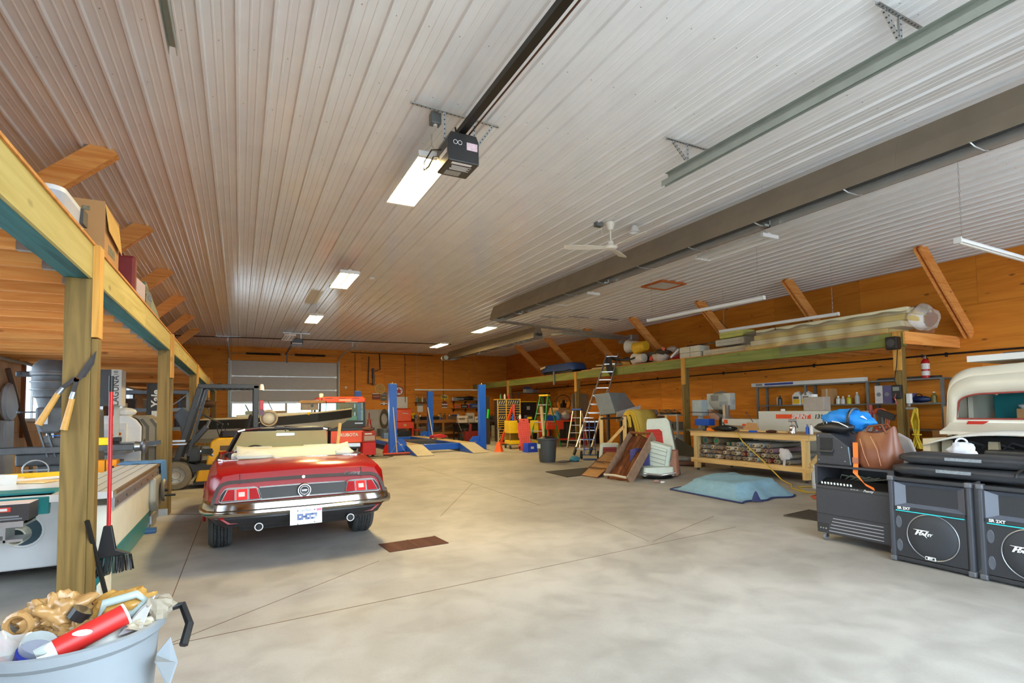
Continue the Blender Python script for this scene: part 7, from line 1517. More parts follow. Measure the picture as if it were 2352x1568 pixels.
# rubber mats and litter
for i, (pa, pb, pc, pd, lab) in enumerate(((((1253, 1084)), (1302, 1096), (1400, 1085), (1350, 1075), 'dark rubber floor mat left of the seat heap'), ((1800, 1185), (1900, 1200), (1950, 1188), (1858, 1172), 'dark rubber floor mat beside the black amplifier'))):
    P_ = [G(*p) for p in (pa, pb, pc, pd)]; c_ = sum(P_, Vector())/4; t = thing('rubber_mat', lab, 'mat', (c_.x, c_.y, 0)); n = 4
    MB().add([p-c_+Vector((0, 0, z)) for z in (.001, .01) for p in P_], [(0, 1, 2, 3), (7, 6, 5, 4)]+[(k, k+4, (k+1) % 4+4, (k+1) % 4) for k in range(4)]).build('mat_sheet', mat('mat_rubber', (58, 54, 50), .8, 0, .15, 20), t); MB().tube([p-c_+Vector((0, 0, .01)) for p in P_], .006, 4, loop=True).build('mat_edge', BLACKM, t)
q = G(1508, 1108); t = thing('litter', 'small crumpled wrapper on the floor before the seat heap', 'litter', (q.x, q.y, 0)); crumple(MB(), (0, 0, .025), (.06, .05, .025), .4, 12, 8, 3, flat=-.023).build('wrapper', mat('wrap_rose', (176, 140, 134), .6), t); crumple(MB(), (.05, -.12, .02), (.05, .04, .02), .4, 12, 8, 4, flat=-.018).build('paper', WHITEP, t)
# ================================================================== RIGHT SIDE
# ---- timber bench with rolls of cloth
rb = thing('cutting_bench', 'pale timber bench on posts with a shelf full of fabric rolls', 'bench', (9.75, 8.03, 0))
for x in (0, 1.15):
    MB().box(x, x+.045, -1.5, 1.5, .82, .92).build('top_rail', SPRUCE, rb); MB().box(x, x+.045, -1.5, 1.5, .2, .3).build('bottom_rail', SPRUCE, rb)
    for y in (-1.4, 1.36): MB().box(x+.046, x+.135, y-.045, y+.045, .06, .82).build('leg', SPRUCEZ, rb); MB().box(x+.001, x+.045, y-.045, y+.045, .06, .199).box(x+.001, x+.045, y-.045, y+.045, .301, .819).build('leg_face', SPRUCEZ, rb); MB().lathe([(0, -.02), (.03, -.02), (.03, .02), (0, .02)], 10, (x+.08, y, .03), 'Y').build('castor', DKSTEEL, rb)
for y in (-1.5, 1.46): MB().box(.045, 1.15, y, y+.04, .82, .92).build('end_rail', SPRUCEX, rb); MB().box(.045, 1.15, y, y+.04, .2, .3).build('end_rail', SPRUCEX, rb)
for k in range(2): MB().box(-.01, 1.2, -1.52+k*1.52, -.002+k*1.52, .92, .94).build('top_board', wood('bench_ply', (190, 158, 110), (160, 126, 82), 'Y', 8, knot=False), rb)
MB().box(.04, 1.16, -1.46, 1.46, .3, .315).build('shelf_board', MATS['bench_ply'], rb); MB().beam((.1, -1.46, .34), (.8, -1.46, .8), .04, .08).build('diagonal_brace', SPRUCEX, rb)
rnd = random.Random(21)
RC = [('grey', (150, 144, 138)), ('cream', (206, 196, 172)), ('brown', (116, 92, 80)), ('dark red', (126, 44, 44)), ('pale blue', (150, 164, 172)), ('green', (52, 104, 84)), ('mauve', (140, 112, 116))]
core = mat('roll_core', (176, 146, 104), .8); hole = mat('roll_hole', (44, 34, 28), .9); protos = {}
rows = [(.366, 22, 0), (.468, 21, .05), (.57, 18, .02), (.672, 8, .8)]
ORD = 'first second third fourth fifth sixth seventh eighth ninth tenth eleventh twelfth thirteenth fourteenth fifteenth sixteenth seventeenth eighteenth nineteenth twentieth twenty-first twenty-second'.split()
for z, n, off in rows:
    for k in range(n):
        ci = rnd.choice((0, 0, 0, 1, 1, 2, 2, 3, 4, 0, 6)) if z < .6 else rnd.choice((0, 1, 4, 0, 5, 1))
        nm, c = RC[ci]; y = 9.32-off-k*(2.45/22)*(1.0 if z < .6 else 1.35)
        if y < 6.86: continue
        r = rnd.choice((.044, .047, .049)); key = (ci, r); L_ = (9.82+rnd.uniform(-.05, .06), y+rnd.uniform(-.003, .003), z)
        lab = '%s fabric roll, %s from the left in the %s row under the bench' % (nm, ORD[k], {.366: 'bottom', .468: 'second', .57: 'third', .672: 'top'}[z])
        if key not in protos:
            t = thing('fabric_roll', lab, 'fabric roll', L_, 0, 'fabric rolls under the bench'); protos[key] = t
            MB().lathe([(r*.62, 0), (r*.9, 0), (r, .012), (r, 1.0), (r*.62, 1.0)], 14, axis='X', cap=False).build('cloth', mat('roll_'+nm.replace(' ', '_'), c, .8, 0, .2, 16), t, smooth=50); MB().lathe([(r*.45, -.012), (r*.64, -.012), (r*.64, .9), (r*.45, .9)], 12, axis='X', cap=False).build('core_tube', core, t); MB().lathe([(0, .02), (r*.46, .02)], 10, axis='X').build('hollow', hole, t)
        else: dup(protos[key], L_, 0, lab)
t = thing('loose_cloth', 'crumpled white cloth end hanging from the pile of rolls', 'cloth', (9.78, 7.05, .4)); crumple(MB(), (0, 0, .12), (.05, .14, .12), .4, 16, 10, 51).build('cloth', mat('cloth_white', (206, 204, 206), .8), t, smooth=60); MB().add([(0, .05, .1), (-.03, -.04, .1), (-.035, -.02, -.1), (-.02, .04, -.12)], [(0, 1, 2, 3)]).build('tail', MATS['cloth_white'], t, solid=.004)
for i, (y, z, c, lab) in enumerate(((9.2, .765, (40, 92, 84), 'large tan carpet roll with dark green core on the back of the shelf'), (8.88, .765, (24, 120, 80), 'large tan carpet roll with bright green core on the back of the shelf'))):
    t = thing('carpet_roll', lab, 'carpet roll', (9.9, y, z-.05), 0); MB().lathe([(.05, 0), (.085, .0), (.09, 1.15), (.05, 1.15)], 16, axis='X').build('carpet', mat('carpet_tan', (134, 114, 88), .9, 0, .15, 20), t, smooth=50); MB().lathe([(0, -.006), (.055, -.006), (.055, .01)], 14, axis='X').build('core', mat('core_green%d' % i, c, .6), t)
BT = .941
t = thing('spray_gun', 'silver paint spray gun with cup standing on the timber bench', 'spray gun', (9.95, 6.98, BT)); MB().lathe([(0, 0), (.06, 0), (.062, .14), (.05, .16), (.02, .18)], 18).build('cup', CHROME, t, smooth=40); MB().cyl((-.05, .06, .26), (.05, -.06, .27), .028, n=12).build('barrel', CHROME, t); MB().beam((.03, -.04, .26), (.06, -.07, .12), .03, .025).build('grip', DKSTEEL, t); MB().cyl((0, 0, .18), (0, 0, .3), .014, n=8).build('stem', CHROME, t)
for i, (y, c) in enumerate(((6.7, 'blue'), (6.62, 'white'))): upright_bottle('spray_can', '%s and white aerosol can at the near end of the timber bench' % c, 'spray can', (10.0, y, BT), .033, .2, cols[c], GREY)
t = thing('black_pouch', 'black pouch with tools lying on the timber bench', 'pouch', (9.95, 8.55, BT), .2); crumple(MB(), (0, .1, .07), (.13, .3, .07), .2, 18, 8, 8, flat=-.07).build('pouch', BLACK, t, smooth=60); MB().box(-.1, -.02, -.1, .2, .05, .1).build('blue_sheet', mat('pale_blue_sheet', (150, 180, 206), .6), t)
t = thing('foam_strips', 'long tan wood strips lying on the timber bench', 'strips', (10.05, 7.75, BT), .05); MB().beam((0, -.55, .02), (.0, .55, .03), .07, .03).build('strip', SPRUCE, t); MB().beam((.1, -.6, .02), (.12, .3, .02), .05, .03).build('strip', SPRUCE, t); MB().box(-.12, -.06, .1, .26, 0, .04).build('blue_clamp', BLUE, t)
t = thing('orange_block', 'bright orange sanding block on the far end of the timber bench', 'block', (9.95, 9.05, BT)); MB().prism([(-.12, 0), (.12, 0), (.1, .07), (-.08, .07)], -.05, .05, 'YZ').build('block', mat('vivid_orange', (250, 130, 20), .5), t); MB().box(-.05, .05, .13, .22, 0, .04).build('blue_block', mat('navy', 0), t)
t = thing('wood_offcuts', 'brown offcuts and grey clamps heaped on the far bench end', 'offcuts', (10.4, 8.9, BT)); MB().cbox((0, 0, .06), (.3, .5, .04), (0, .05, .2)).build('board', CARD, t); MB().cbox((.1, -.1, .1), (.1, .6, .03), (0, 0, -.3)).build('board', mat('grey_wood', 0), t); MB().beam((-.2, -.1, .02), (-.2, .05, .2), .05, .02).build('clamp', STEEL, t)
t = thing('rag_heap', 'brown cardboard flap and rust rag on the timber bench', 'rag', (10.2, 8.2, BT)); MB().add([(0, .2, .01), (0, -.25, .01), (.12, -.1, .18), (.12, .15, .2)], [(0, 1, 2, 3)]).build('flap', CARD, t, solid=.006); crumple(MB(), (-.2, -.7, .03), (.1, .12, .03), .3, 14, 8, 61, flat=-.028).build('rag', RUST, t)
yh = MB().tube([(9.72, 8.2, .93), (9.66, 8.1, .93), (9.6, 7.9, .75), (9.55, 7.4, .4), (9.45, 6.9, .06), (9.3, 6.6, .012), (8.9, 6.3, .012), (8.7, 5.9, .012), (9.1, 5.6, .012), (9.5, 6.0, .012), (9.2, 6.4, .012), (8.8, 6.0, .012)], .012, 6); tag(yh.build('air_hose', mat('hose_yellow', (206, 176, 60), .5), smooth=60), 'yellow air hose hanging from the timber bench to the floor', 'hose')
oc = MB().tube([(8.6+.35*math.cos(k*.7)*(1+.05*k/6), 5.35+.3*math.sin(k*.7), .012+.002*(k % 5)) for k in range(28)], .008, 5); tag(oc.build('orange_lead', mat('cord_orange', (196, 84, 50), .5), smooth=60), 'orange extension cord coiled on the floor behind the black amplifier', 'cord')
upright_bottle('clear_bottle', 'clear bottle standing on the floor beside the near bench leg', 'bottle', (9.35, 6.15, 0), .06, .42, mat('bottle_pale', (200, 204, 206), .2), WHITEP)
# ---- blue quilted cover on the floor
tp = thing('blue_cover', 'pale blue blanket draped over a low box on the floor', 'blanket', (7.75, 6.6, 0)); TB = mat('blanket_blue', (126, 164, 182), .85, 0, .12, 10, bump=.2); NAVY = mat('navy_binding', (44, 54, 96), .8)
rnd = random.Random(4)
def tarp(u, v):
    a, b = 2*u-1, 2*v-1; m_ = max(abs(a), abs(b)); h = .24*(1-max(0, (m_-.62)/.38)**.7) if m_ > .62 else .24
    x = a*(.78+.1*b)+.15*b; y = b*.82+.05*math.sin(a*7)*m_**3
    return (x, y, max(.012, h+.012*math.sin(a*6+b*4)+.02*math.sin(b*11+2*a)*(m_ > .6)*(1-m_)+(.03*math.sin(a*2.5+1))*(m_ < .9)))
MB().grid(tarp, 36, 36).build('blanket', TB, tp, smooth=60, solid=.008)
ed_ = [tarp(i/20, 0) for i in range(21)]+[tarp(1, i/20) for i in range(1, 21)]+[tarp(1-i/20, 1) for i in range(1, 21)]+[tarp(0, 1-i/20) for i in range(1, 20)]
MB().tube([Vector(p)+Vector((0, 0, .004)) for p in ed_], .014, 6, loop=True).build('binding', NAVY, tp)
MB().grid(lambda u, v: (-.56+.12*u, -.86+.05*v-.06*u, .012+.16*math.sin(PI*u)*v), 6, 4).build('lifted_fold', NAVY, tp, solid=.006)
# ---- white CNC machine
cn = thing('router_machine', 'white SPRINT 1310 machine with orange label behind the timber bench', 'machine', (11.3, 8.2, 0)); CW = mat('machine_white', (206, 204, 192), .4, 0, .04)
MB().box(0, .6, -1.24, .62, .5, 1.385).build('main_cover', CW, cn, bev=.008); MB().box(.02, .6, .62, 1.75, .5, 1.19).build('side_cover', CW, cn, bev=.008); MB().box(.05, .6, -1.75, -1.24, .5, 1.38).build('end_box', mat('box_grey', (150, 152, 148), .4), cn, bev=.01)
MB().box(.05, .65, -1.7, 1.7, .12, .5).build('base', CW, cn); MB().box(.1, .6, -1.6, 1.6, 0, .12).build('plinth', BLACKM, cn)
MB().box(-.004, 0, -.72, .14, 1.21, 1.31).build('orange_label', mat('label_orange', (236, 84, 36), .45), cn)
text('lettering', 'SPRINT', .125, WHITEP, cn, (-.006, -.46, 1.257), RLEFT, .001, .25, .004); text('lettering', '1310', .13, BLACKM, cn, (-.006, -.93, 1.257), RLEFT, .001, .2, .003)
for y, z in ((1.62, 1.12), (1.05, 1.02), (.55, 1.08)): MB().box(.012, .02, y-.06, y+.06, z-.05, z+.05).build('orange_square', MATS['label_orange'], cn)
MB().cyl((.03, -1.45, 1.3), (.03, -1.45, 1.38), .01, n=6).box(.03, .05, -1.52, -1.4, 1.26, 1.33).build('switch_plate', MATS['label_orange'], cn)
MB().tube([(-.05, .74, 1.12), (-.12, .85, 1.34)], .008, 5).ell((-.13, .86, 1.35), (.02, .02, .02), 8, 5).build('lever', BLACKM, cn)
MB().box(.2, .45, -.9, -.42, 1.387, 1.7).build('motor_box', mat('motor_grey', (170, 160, 148), .4), cn, bev=.01); MB().cyl((.3, -.62, 1.7), (.3, -.62, 1.76), .07, n=12).build('motor_cap', WHITEP, cn)
MB().box(.1, .16, 1.7, 1.78, .9, 1.55).box(.22, .28, 1.7, 1.78, .9, 1.55).build('column_rail', ALU, cn); MB().box(.09, .1, 1.72, 1.76, 1.3, 1.52).build('column_scale', SPRUCEZ, cn); MB().lathe([(0, 1.386), (.05, 1.386), (.05, 1.43), (0, 1.44)], 12, (.2, .1, 0)).build('knob', WHITEP, cn)
t = thing('wrapped_controller', 'control panel wrapped in clear plastic film on a stand', 'controller', (12.5, 11.0, 0)); MB().box(-.05, .05, -.05, .05, 0, 1.45).build('stand', BLACKM, t); MB().box(-.12, .12, -.42, .42, 1.42, 1.9).build('panel', mat('panel_beige', (196, 198, 188), .4), t, bev=.02)
MB().box(-.125, -.12, -.02, .25, 1.68, 1.84).build('screen', mat('screen_dark', (92, 96, 100), .2), t)
kb = MB()
for i in range(6):
    for j in range(3): kb.box(-.128, -.12, -.34+i*.05, -.305+i*.05, 1.52+j*.05, 1.55+j*.05)
kb.build('key', GREY, t, kind='stuff')
crumple(MB(), (0, 0, 1.66), (.2, .44, .3), .1, 24, 14, 71).build('film_wrap', glass('film', (.95, .95, .93), .15, .12), t, smooth=60); MB().add([(-.15, .35, 1.42), (-.1, -.75, 1.12), (0, -.2, 1.1), (-.1, .3, 1.15)], [(0, 1, 2, 3)]).build('film_tail', MATS['film'], t, solid=.004)
t = thing('white_cabinet', 'pale grey electrical cabinet on a pedestal right of the deck post', 'cabinet', (12.3, 11.42, 0)); MB().box(-.15, .15, -.01, .36, 1.25, 1.72).build('cabinet', mat('cab_pale', (176, 186, 184), .4), t, bev=.01); MB().box(-.05, .05, .13, .23, 0, 1.25).build('pedestal', mat('cab_pale', 0), t); MB().box(-.155, -.15, .03, .32, 1.3, 1.68).build('door', mat('cab_door', (186, 196, 194), .4), t)
for i, dy in enumerate((-.02, .28)): MB().beam((-.17, .5+dy*0-i*.9, 1.36+.03*i), (-.17, -.9, 1.34+.03*i), .02, .02).build('clamp_bar', BLACKM, t)
t = thing('blue_box', 'blue metal machine head behind the timber bench', 'machine', (11.5, 10.7, 0)); MB().box(-.12, .12, -.25, .25, 1.0, 1.18).build('head', BLUE, t, bev=.01); MB().box(-.06, .06, -.06, .06, 0, 1.0).build('column', STEEL, t); MB().box(-.3, .3, -.4, .4, .85, .9).build('table', STEEL, t)
t = thing('parts_shelf', 'grey shelf with old machine parts left of the deck post', 'shelf', (12.3, 12.9, 0))
for y in (-.6, .6):
    for x in (-.25, .25): MB().box(x-.025, x+.025, y-.025, y+.025, 0, 1.3).build('upright', mat('shelf_beige', (190, 186, 172), .5), t)
for z in (.35, .75, 1.25): MB().box(-.28, .28, -.62, .62, z, z+.04).build('shelf_board', MATS['shelf_beige'], t)
for i, (y, z, nm, c) in enumerate(((-.3, .391, 'white microwave', (206, 206, 200)), (.2, .791, 'black power supply', (60, 60, 62)), (-.25, .791, 'grey machine part', (120, 118, 104)))):
    q = thing(nm.split(' ', 1)[1].replace(' ', '_'), nm+' on the grey parts shelf', nm.split(' ', 1)[1], (12.3, 12.9+y, z)); MB().box(-.2, .2, -.2, .2, 0, .26).build('case', mat('part_%d' % i, c, .5), q, bev=.012); MB().box(-.206, -.2, -.12, .12, .06, .2).build('face', BLACKM, q); MB().cyl((-.21, .16, .05), (-.2, .16, .05), .02, n=8).build('knob', GREY, q)
t = thing('wire_tangle', 'tangle of old wiring on top of the grey parts shelf', 'wiring', (12.3, 12.9, 1.291)); MB().tube([(.15*math.cos(k*1.3), .4*math.sin(k*.9), .09+.08*math.sin(k*2.1)) for k in range(24)], .008, 5).build('wire', mat('wire_olive', (92, 88, 60), .6), t); MB().box(-.2, .2, -.3, .2, 0, .06).build('chassis', DKSTEEL, t)
for i in range(5):
    y = 10.25+.2*i; t = thing('scrap_pipe', '%s scrap metal pipe lying on the floor left of the timber bench' % ('rusty', 'grey', 'dull green', 'pale', 'dark')[i], 'pipe', (10.1, y, .07+.1*(i % 2)), -.9-.05*i); MB().lathe([(.05, -.5), (.065, -.5), (.065, .6), (.05, .6)], 14, axis='X').build('pipe', mat('scrap_%d' % i, ((104, 70, 54), (130, 128, 122), (96, 100, 84), (170, 160, 140), (66, 62, 58))[i], .6, .2, .3, 10), t, smooth=40); MB().torus((-.48, 0, 0), (1, 0, 0), .065, .012, 14, 5).build('collar', DKSTEEL, t)
t = thing('dark_sheet', 'dark triangular metal sheet leaning at the deck post', 'sheet', (11.35, 11.0, 0)); MB().add([(0, .9, .02), (.1, -.3, .02), (.2, -.2, .2), (.25, .9, .62)], [(0, 1, 2, 3)]).build('sheet', mat('sheet_dark', (70, 66, 56), .6), t, solid=.02); MB().tube([(0, .9, .03), (.1, -.3, .03)], .012, 4).build('rolled_edge', DKSTEEL, t)
# ---- steel shelving with bottles along the right wall
ss = thing('steel_shelving', 'grey steel shelving with plank top along the right wall', 'shelving', (13.85, 8.3, 0)); SG = mat('shelving_grey', (112, 118, 120), .4, .4)
for y in (2.35, .85, -.75, -2.3):
    for x in (-.2, .22): MB().box(x-.025, x+.025, y-.03, y+.03, 0, 2.08).build('upright', SG, ss)
for z in (.9, 1.5, 2.05): MB().box(-.22, .24, -2.35, 2.4, z, z+.035).build('shelf_board', SG, ss)
for y in (2.35, .85): MB().beam((-.22, y, 1.3), (-.22, y-.3, 1.5), .03, .01).build('gusset', SG, ss)
t = thing('boxed_blind', 'long white and blue flat carton lying on top of the shelving', 'carton', (13.7, 9.2, 2.086)); MB().box(-.06, .06, -1.6, 1.65, 0, .1).build('carton', WHITEP, t); MB().box(-.062, -.06, .3, 1.2, .02, .08).build('blue_print', mat('print_blue', (54, 74, 150), .6, 0, .3, 20), t); MB().box(-.062, -.06, 1.28, 1.5, .02, .08).build('print', GREY, t)
SZ = 1.536
def jug(label, y, m, lm, h=.36, x=13.72, z=SZ):
    t = thing('plastic_jug', label, 'jug', (x, y, z)); rbox(MB(), -.1, .1, -.13, .13, 0, h*.7, .03).build('body', m, t, smooth=40); MB().prism([(-.13, h*.7), (.13, h*.7), (.03, h*.95), (-.06, h*.95)], -.09, .09, 'YZ').build('shoulder', m, t, bev=.01); MB().cyl((0, -.02, h*.94), (0, -.02, h), .035, n=10).build('cap', lm[1], t); MB().box(-.102, -.1, -.1, .1, .03, h*.42).build('label_low', lm[0], t); MB().box(-.102, -.1, -.08, .08, h*.44, h*.62).build('label_top', mat('label_dk', (60, 64, 70), .5), t)
jug('white jug with yellow label, left of the pair on the shelving', 9.42, WHITEP, (YELLOW, WHITEP)); jug('white jug with yellow label, right of the pair behind an upright', 9.14, WHITEP, (YELLOW, WHITEP))
upright_bottle('dark_bottle', 'dark bottle with pale label at the left end of the shelving', 'bottle', (13.72, 9.98, SZ), .06, .27, mat('bottle_dark', (60, 58, 58), .3)); upright_bottle('slim_bottle', 'slim white tube beside the dark bottle on the shelving', 'bottle', (13.78, 10.1, SZ), .025, .27, WHITEP)
t = thing('cardboard_box', 'tall plain cardboard box on the steel shelving', 'box', (13.75, 8.56, SZ)); MB().box(-.12, .12, -.12, .14, 0, .4).build('box', CARD, t); MB().box(-.121, -.12, -.02, .02, .0, .4).build('tape', mat('tape', 0), t)
for i, (y, nm, c, h) in enumerate(((8.32, 'white tin', (216, 212, 204), .17), (8.2, 'second white tin', (206, 202, 196), .16), (8.05, 'yellow and black tin', (196, 186, 40), .18), (7.85, 'clear bottle', (176, 176, 170), .24), (6.2, 'olive tin', (120, 110, 50), .2))):
    upright_bottle(nm.split()[-1], '%s on the steel shelving beside the tall cardboard box' % nm if i < 4 else 'olive tin at the near end of the steel shelving', nm.split()[-1], (13.72, y, SZ), .055, h*1.2, mat('tin_%d' % i, c, .4), WHITEP)
for i, (y, c) in enumerate(((7.28, (216, 212, 210)), (7.1, (96, 90, 130)), (6.84, (214, 210, 206)), (6.66, (90, 84, 120)))):
    t = thing('boxed_parts', '%s boxed car part on the shelving, %s in the row' % (('tall white', 'tall purple', 'short white', 'short purple')[i], ('first', 'second', 'third', 'fourth')[i]), 'box', (13.7, y, SZ)); h = .42 if i < 2 else .22; MB().box(-.1, .1, -.085, .085, 0, h).build('box', mat('partbox_%d' % i, c, .5), t); MB().lathe([(0, -.104), (.05, -.104), (.05, -.1)], 14, (0, 0, h*.5), 'X').build('picture', GREY, t)
extinguisher((13.75, 6.35, 2.086), 'red fire extinguisher standing on top of the shelving at right')
t = thing('dark_rods', 'dark rods lying on the near top of the shelving', 'rods', (13.85, 6.9, 2.086)); MB().beam((0, -.8, .03), (0, .5, .03), .08, .05).build('rod', BLACKM, t); MB().beam((.08, -.6, .02), (.1, .6, .02), .04, .03).build('rod', DKSTEEL, t)
t = thing('tool_bag', 'dark navy tool bag on the near end of the shelving', 'bag', (13.72, 6.5, SZ)); crumple(MB(), (0, 0, .08), (.12, .22, .08), .25, 16, 8, 88, flat=-.08).build('bag', mat('navy', 0), t, smooth=60); MB().torus((0, 0, .12), (1, 0, 0), .08, .01, 12, 5).build('strap', BLACKM, t)
# lower clutter by the shelving
t = thing('plastic_bucket', 'white plastic bucket beside the orange hose coil', 'bucket', (12.7, 6.95, .6)); MB().lathe([(0, 0), (.15, 0), (.18, .36), (.195, .37), (.195, .41), (.175, .41), (.14, .02), (0, .03)], 24).build('pail', WHITEP, t, smooth=35); MB().torus((0, 0, .4), (1, 0, .1), .18, .005, 18, 4, PI, 2*PI).build('bail', STEEL, t)
t = thing('workshop_crate', 'brown wooden crate under the near shelving end', 'crate', (13.3, 5.25, 0)); MB().box(-.5, .5, -.6, .6, 0, .95).build('crate', wood('crate_wood', (150, 100, 52), (122, 76, 36), 'Y', 10), t); MB().box(-.51, -.5, -.6, .6, .4, .46).build('batten', SPRUCE, t)
t = thing('cardboard_box', 'large cardboard box on the wooden crate by the right wall', 'box', (13.2, 5.35, .951)); MB().box(-.25, .25, -.4, .35, 0, .5).build('box', CARD, t); MB().box(-.252, -.25, -.1, .2, .26, .29).build('slot', mat('slot_dark', (70, 50, 34), .8), t)
t = thing('bucket_stand', 'low dark bench with small machines under the shelving', 'bench', (12.75, 7.0, 0)); MB().box(-.3, .4, -.6, .6, .54, .6).build('top', DKSTEEL, t); MB().box(-.25, .35, -.55, .55, 0, .54).build('cabinet', BLACKM, t)
t = thing('torch_set', 'black and red tool heads standing behind the blue bag', 'tools', (11.3, 6.0, 0)); MB().cyl((0, 0, 0), (0, 0, 1.35), .04, n=8).build('post', DKSTEEL, t); MB().cbox((-.05, -.1, 1.3), (.1, .3, .12), (.4, 0, 0)).build('tool', BLACKM, t); MB().cyl((0, .2, 1.1), (0, .22, 1.5), .035, n=8).build('red_tool', mat('tool_red', (150, 50, 40), .5), t); MB().box(-.25, .25, -.25, .25, 0, .03).build('foot', DKSTEEL, t); MB().beam((0, .0, 1.1), (0, .2, 1.1), .03, .03).build('arm', DKSTEEL, t)
# things on the near deck post
PX = RX0-.045; py = 6.02
t = thing('post_speaker', 'small black speaker box fixed high on the near deck post', 'speaker', (PX-.12, py, 2.62)); MB().box(-.08, .1, -.11, .11, 0, .26).build('case', BLACK, t, bev=.02); MB().lathe([(0, -.084), (.08, -.084), (.08, -.08)], 16, (0, 0, .13), 'X').build('grille', DKSTEEL, t)
t = thing('power_meter', 'black wall tester with red lead hung on the near deck post', 'meter', (PX-.06, py, 1.62)); MB().box(-.03, .05, -.09, .09, 0, .28).build('case', BLACK, t, bev=.015); MB().box(-.034, -.03, -.06, .06, .16, .24).build('display', mat('lcd', (120, 130, 116), .3), t); MB().tube([(-.04, 0, .1), (-.06, .02, .0), (-.05, -.03, -.14), (-.05, .0, -.05)], .007, 5).build('lead', RED, t)
cc_ = MB().tube([(PX-.06, py-.05, 2.62), (PX-.06, py-.02, 2.3), (PX-.07, py+.03, 2.0), (PX-.06, py, 1.88)], .009, 5); tag(cc_.build('meter_cable', BLACKM), 'black cable running down the near deck post', 'cable')
t = thing('orange_hose_coil', 'orange hose coil hanging left of the near deck post', 'hose', (PX-.05, py+.33, 1.5))
MB().tube([(0, .33, .02), (0, -.3, .02)], .012, 5).build('hook', STEEL, t)
for k in range(6): MB().torus((-.03*k+.05, .02*math.sin(k*2), -.24), (1, .15*math.sin(k), 0), .17, .012, 24, 5).build('loop', mat('cord_orange', 0), t).scale = (1, .8, 1.25+.05*math.sin(k*3))
t = thing('yellow_rope', 'yellow rope bundle hanging right of the near deck post', 'rope', (PX+.02, py-.28, 1.42))
rp = MB()
for k in range(14): rp.tube([(.03*math.cos(k), .03*math.sin(k*1.7), .0), (.05*math.cos(k*2), .07*math.sin(k), -.25), (.04*math.cos(k), .03*math.sin(k), -.55), (.09*math.cos(k*1.3), .11*math.sin(k*1.3), -.8)], .01, 5)
rp.build('strand', mat('rope_yellow', (206, 176, 40), .7), t, kind='stuff'); MB().torus((0, 0, -.52), (0, 0, 1), .07, .014, 16, 5).build('binding', mat('rope_yellow', 0), t); MB().box(-.01, .05, .0, .17, -.02, .02).build('peg', STEEL, t)
t = thing('spray_lamp', 'white timer box on the right side of the near deck post', 'timer', (PX+.1, py-.14, 1.52)); MB().box(-.04, .04, -.04, .04, 0, .2).build('case', WHITEP, t, bev=.008); MB().cyl((-.02, 0, -.06), (-.02, 0, 0), .025, n=8).build('plug', GREY, t)
# ---- instrument amplifier with casters
am = thing('amplifier', 'large black keyboard amplifier cabinet on castors', 'amplifier', (5.8, 3.42, 0)); AB = mat('amp_black', (50, 50, 54), .55, 0, .12, 40); AK = mat('amp_dark', (20, 20, 22), .6)
MB().box(0, .52, -.42, .4, .09, .62).build('cabinet', AB, am, bev=.012)
MB().box(.0, .52, -.42, -.36, .62, .82).build('top_side', AB, am); MB().box(.0, .52, .37, .4, .62, .82).build('top_side', AB, am); MB().box(0, .52, -.42, .4, .82, .84).build('top_panel', AB, am); MB().box(.48, .52, -.36, .37, .62, .82).build('top_back', AK, am)
MB().add([(-.002, -.36, .62), (-.002, .37, .62), (.16, .37, .68), (.16, -.36, .68)], [(0, 1, 2, 3)]).build('control_panel', AK, am, solid=.01)
for k in range(10): MB().cyl((.02, .33-k*.035, .632), (.012, .33-k*.035, .652), .009, n=8).build('control_knob', WHITEP, am)
for y in (.0, -.03, -.06): MB().box(-.004, .0, y-.01, y+.01, .602, .61).build('panel_mark', GALV, am)
text('logo', 'Peavey', .035, WHITEP, am, (-.004, -.17, .606), RLEFT, .001, .4)
for k in range(6): MB().tube([(.3, .3-.05*k, .66), (.25, .25-.1*k, .72), (.35, .1-.06*k, .68)], .007, 4).build('inner_cable', mat('cable_grey', (130, 128, 110), .5), am)
for z in (.58, .3): MB().box(-.003, 0, -.41, .39, z, z+.004).build('panel_gap', BLACKM, am)
for k in range(5): MB().box(-.004, .0, -.3, .26-.012*k, .12+k*.035, .128+k*.035).build('vent_slot', mat('slot_light', (170, 172, 176), .4, .5), am)
MB().box(-.004, 0, .27, .38, .12, .2).build('jack_plate', mat('jack_plate', (40, 40, 40), .5), am)
for y in (.35, .32, .29): MB().cyl((-.01, y, .145), (0, y, .145), .009, n=8).build('jack', GALV, am)
MB().box(.1, .3, -.425, -.42, .12, .3).box(.12, .34, -.425, -.42, .66, .78).build('side_handle_plate', mat('plate_grey', (130, 134, 138), .5), am)
for x in (.06, .46):
    for y in (-.36, .34): MB().lathe([(0, -.014), (.038, -.014), (.04, 0), (.038, .014), (0, .014)], 16, (x, y, .04), 'Y').build('castor_wheel', mat('castor_grey', (110, 110, 112), .4), am); MB().box(x-.025, x+.025, y-.022, y-.016, .04, .09).box(x-.03, x+.03, y-.022, y+.022, .08, .092).build('castor_fork', CHROME, am)
mn = thing('stage_monitor', 'black wedge stage monitor with recessed handle on the amplifier', 'speaker', (5.86, 3.66, .841)); MB().prism([(.17, 0), (.17, .35), (.0, .35), (-.2, .2), (-.22, .0)], 0, .42, 'YZ').build('cabinet', AB, mn, bev=.012); MB().box(-.004, .01, -.02, .12, .1, .3).build('handle_recess', AK, mn); MB().tube([(-.01, -.03, .17), (-.02, -.02, .15), (-.02, .12, .15), (-.01, .13, .17)], .012, 6).build('handle', AB, mn)
for y, z in ((.14, .05), (-.15, .05), (-.12, .2), (.14, .32)): MB().cyl((-.005, y, z), (0, y, z), .006, n=6).build('screw', GALV, mn)
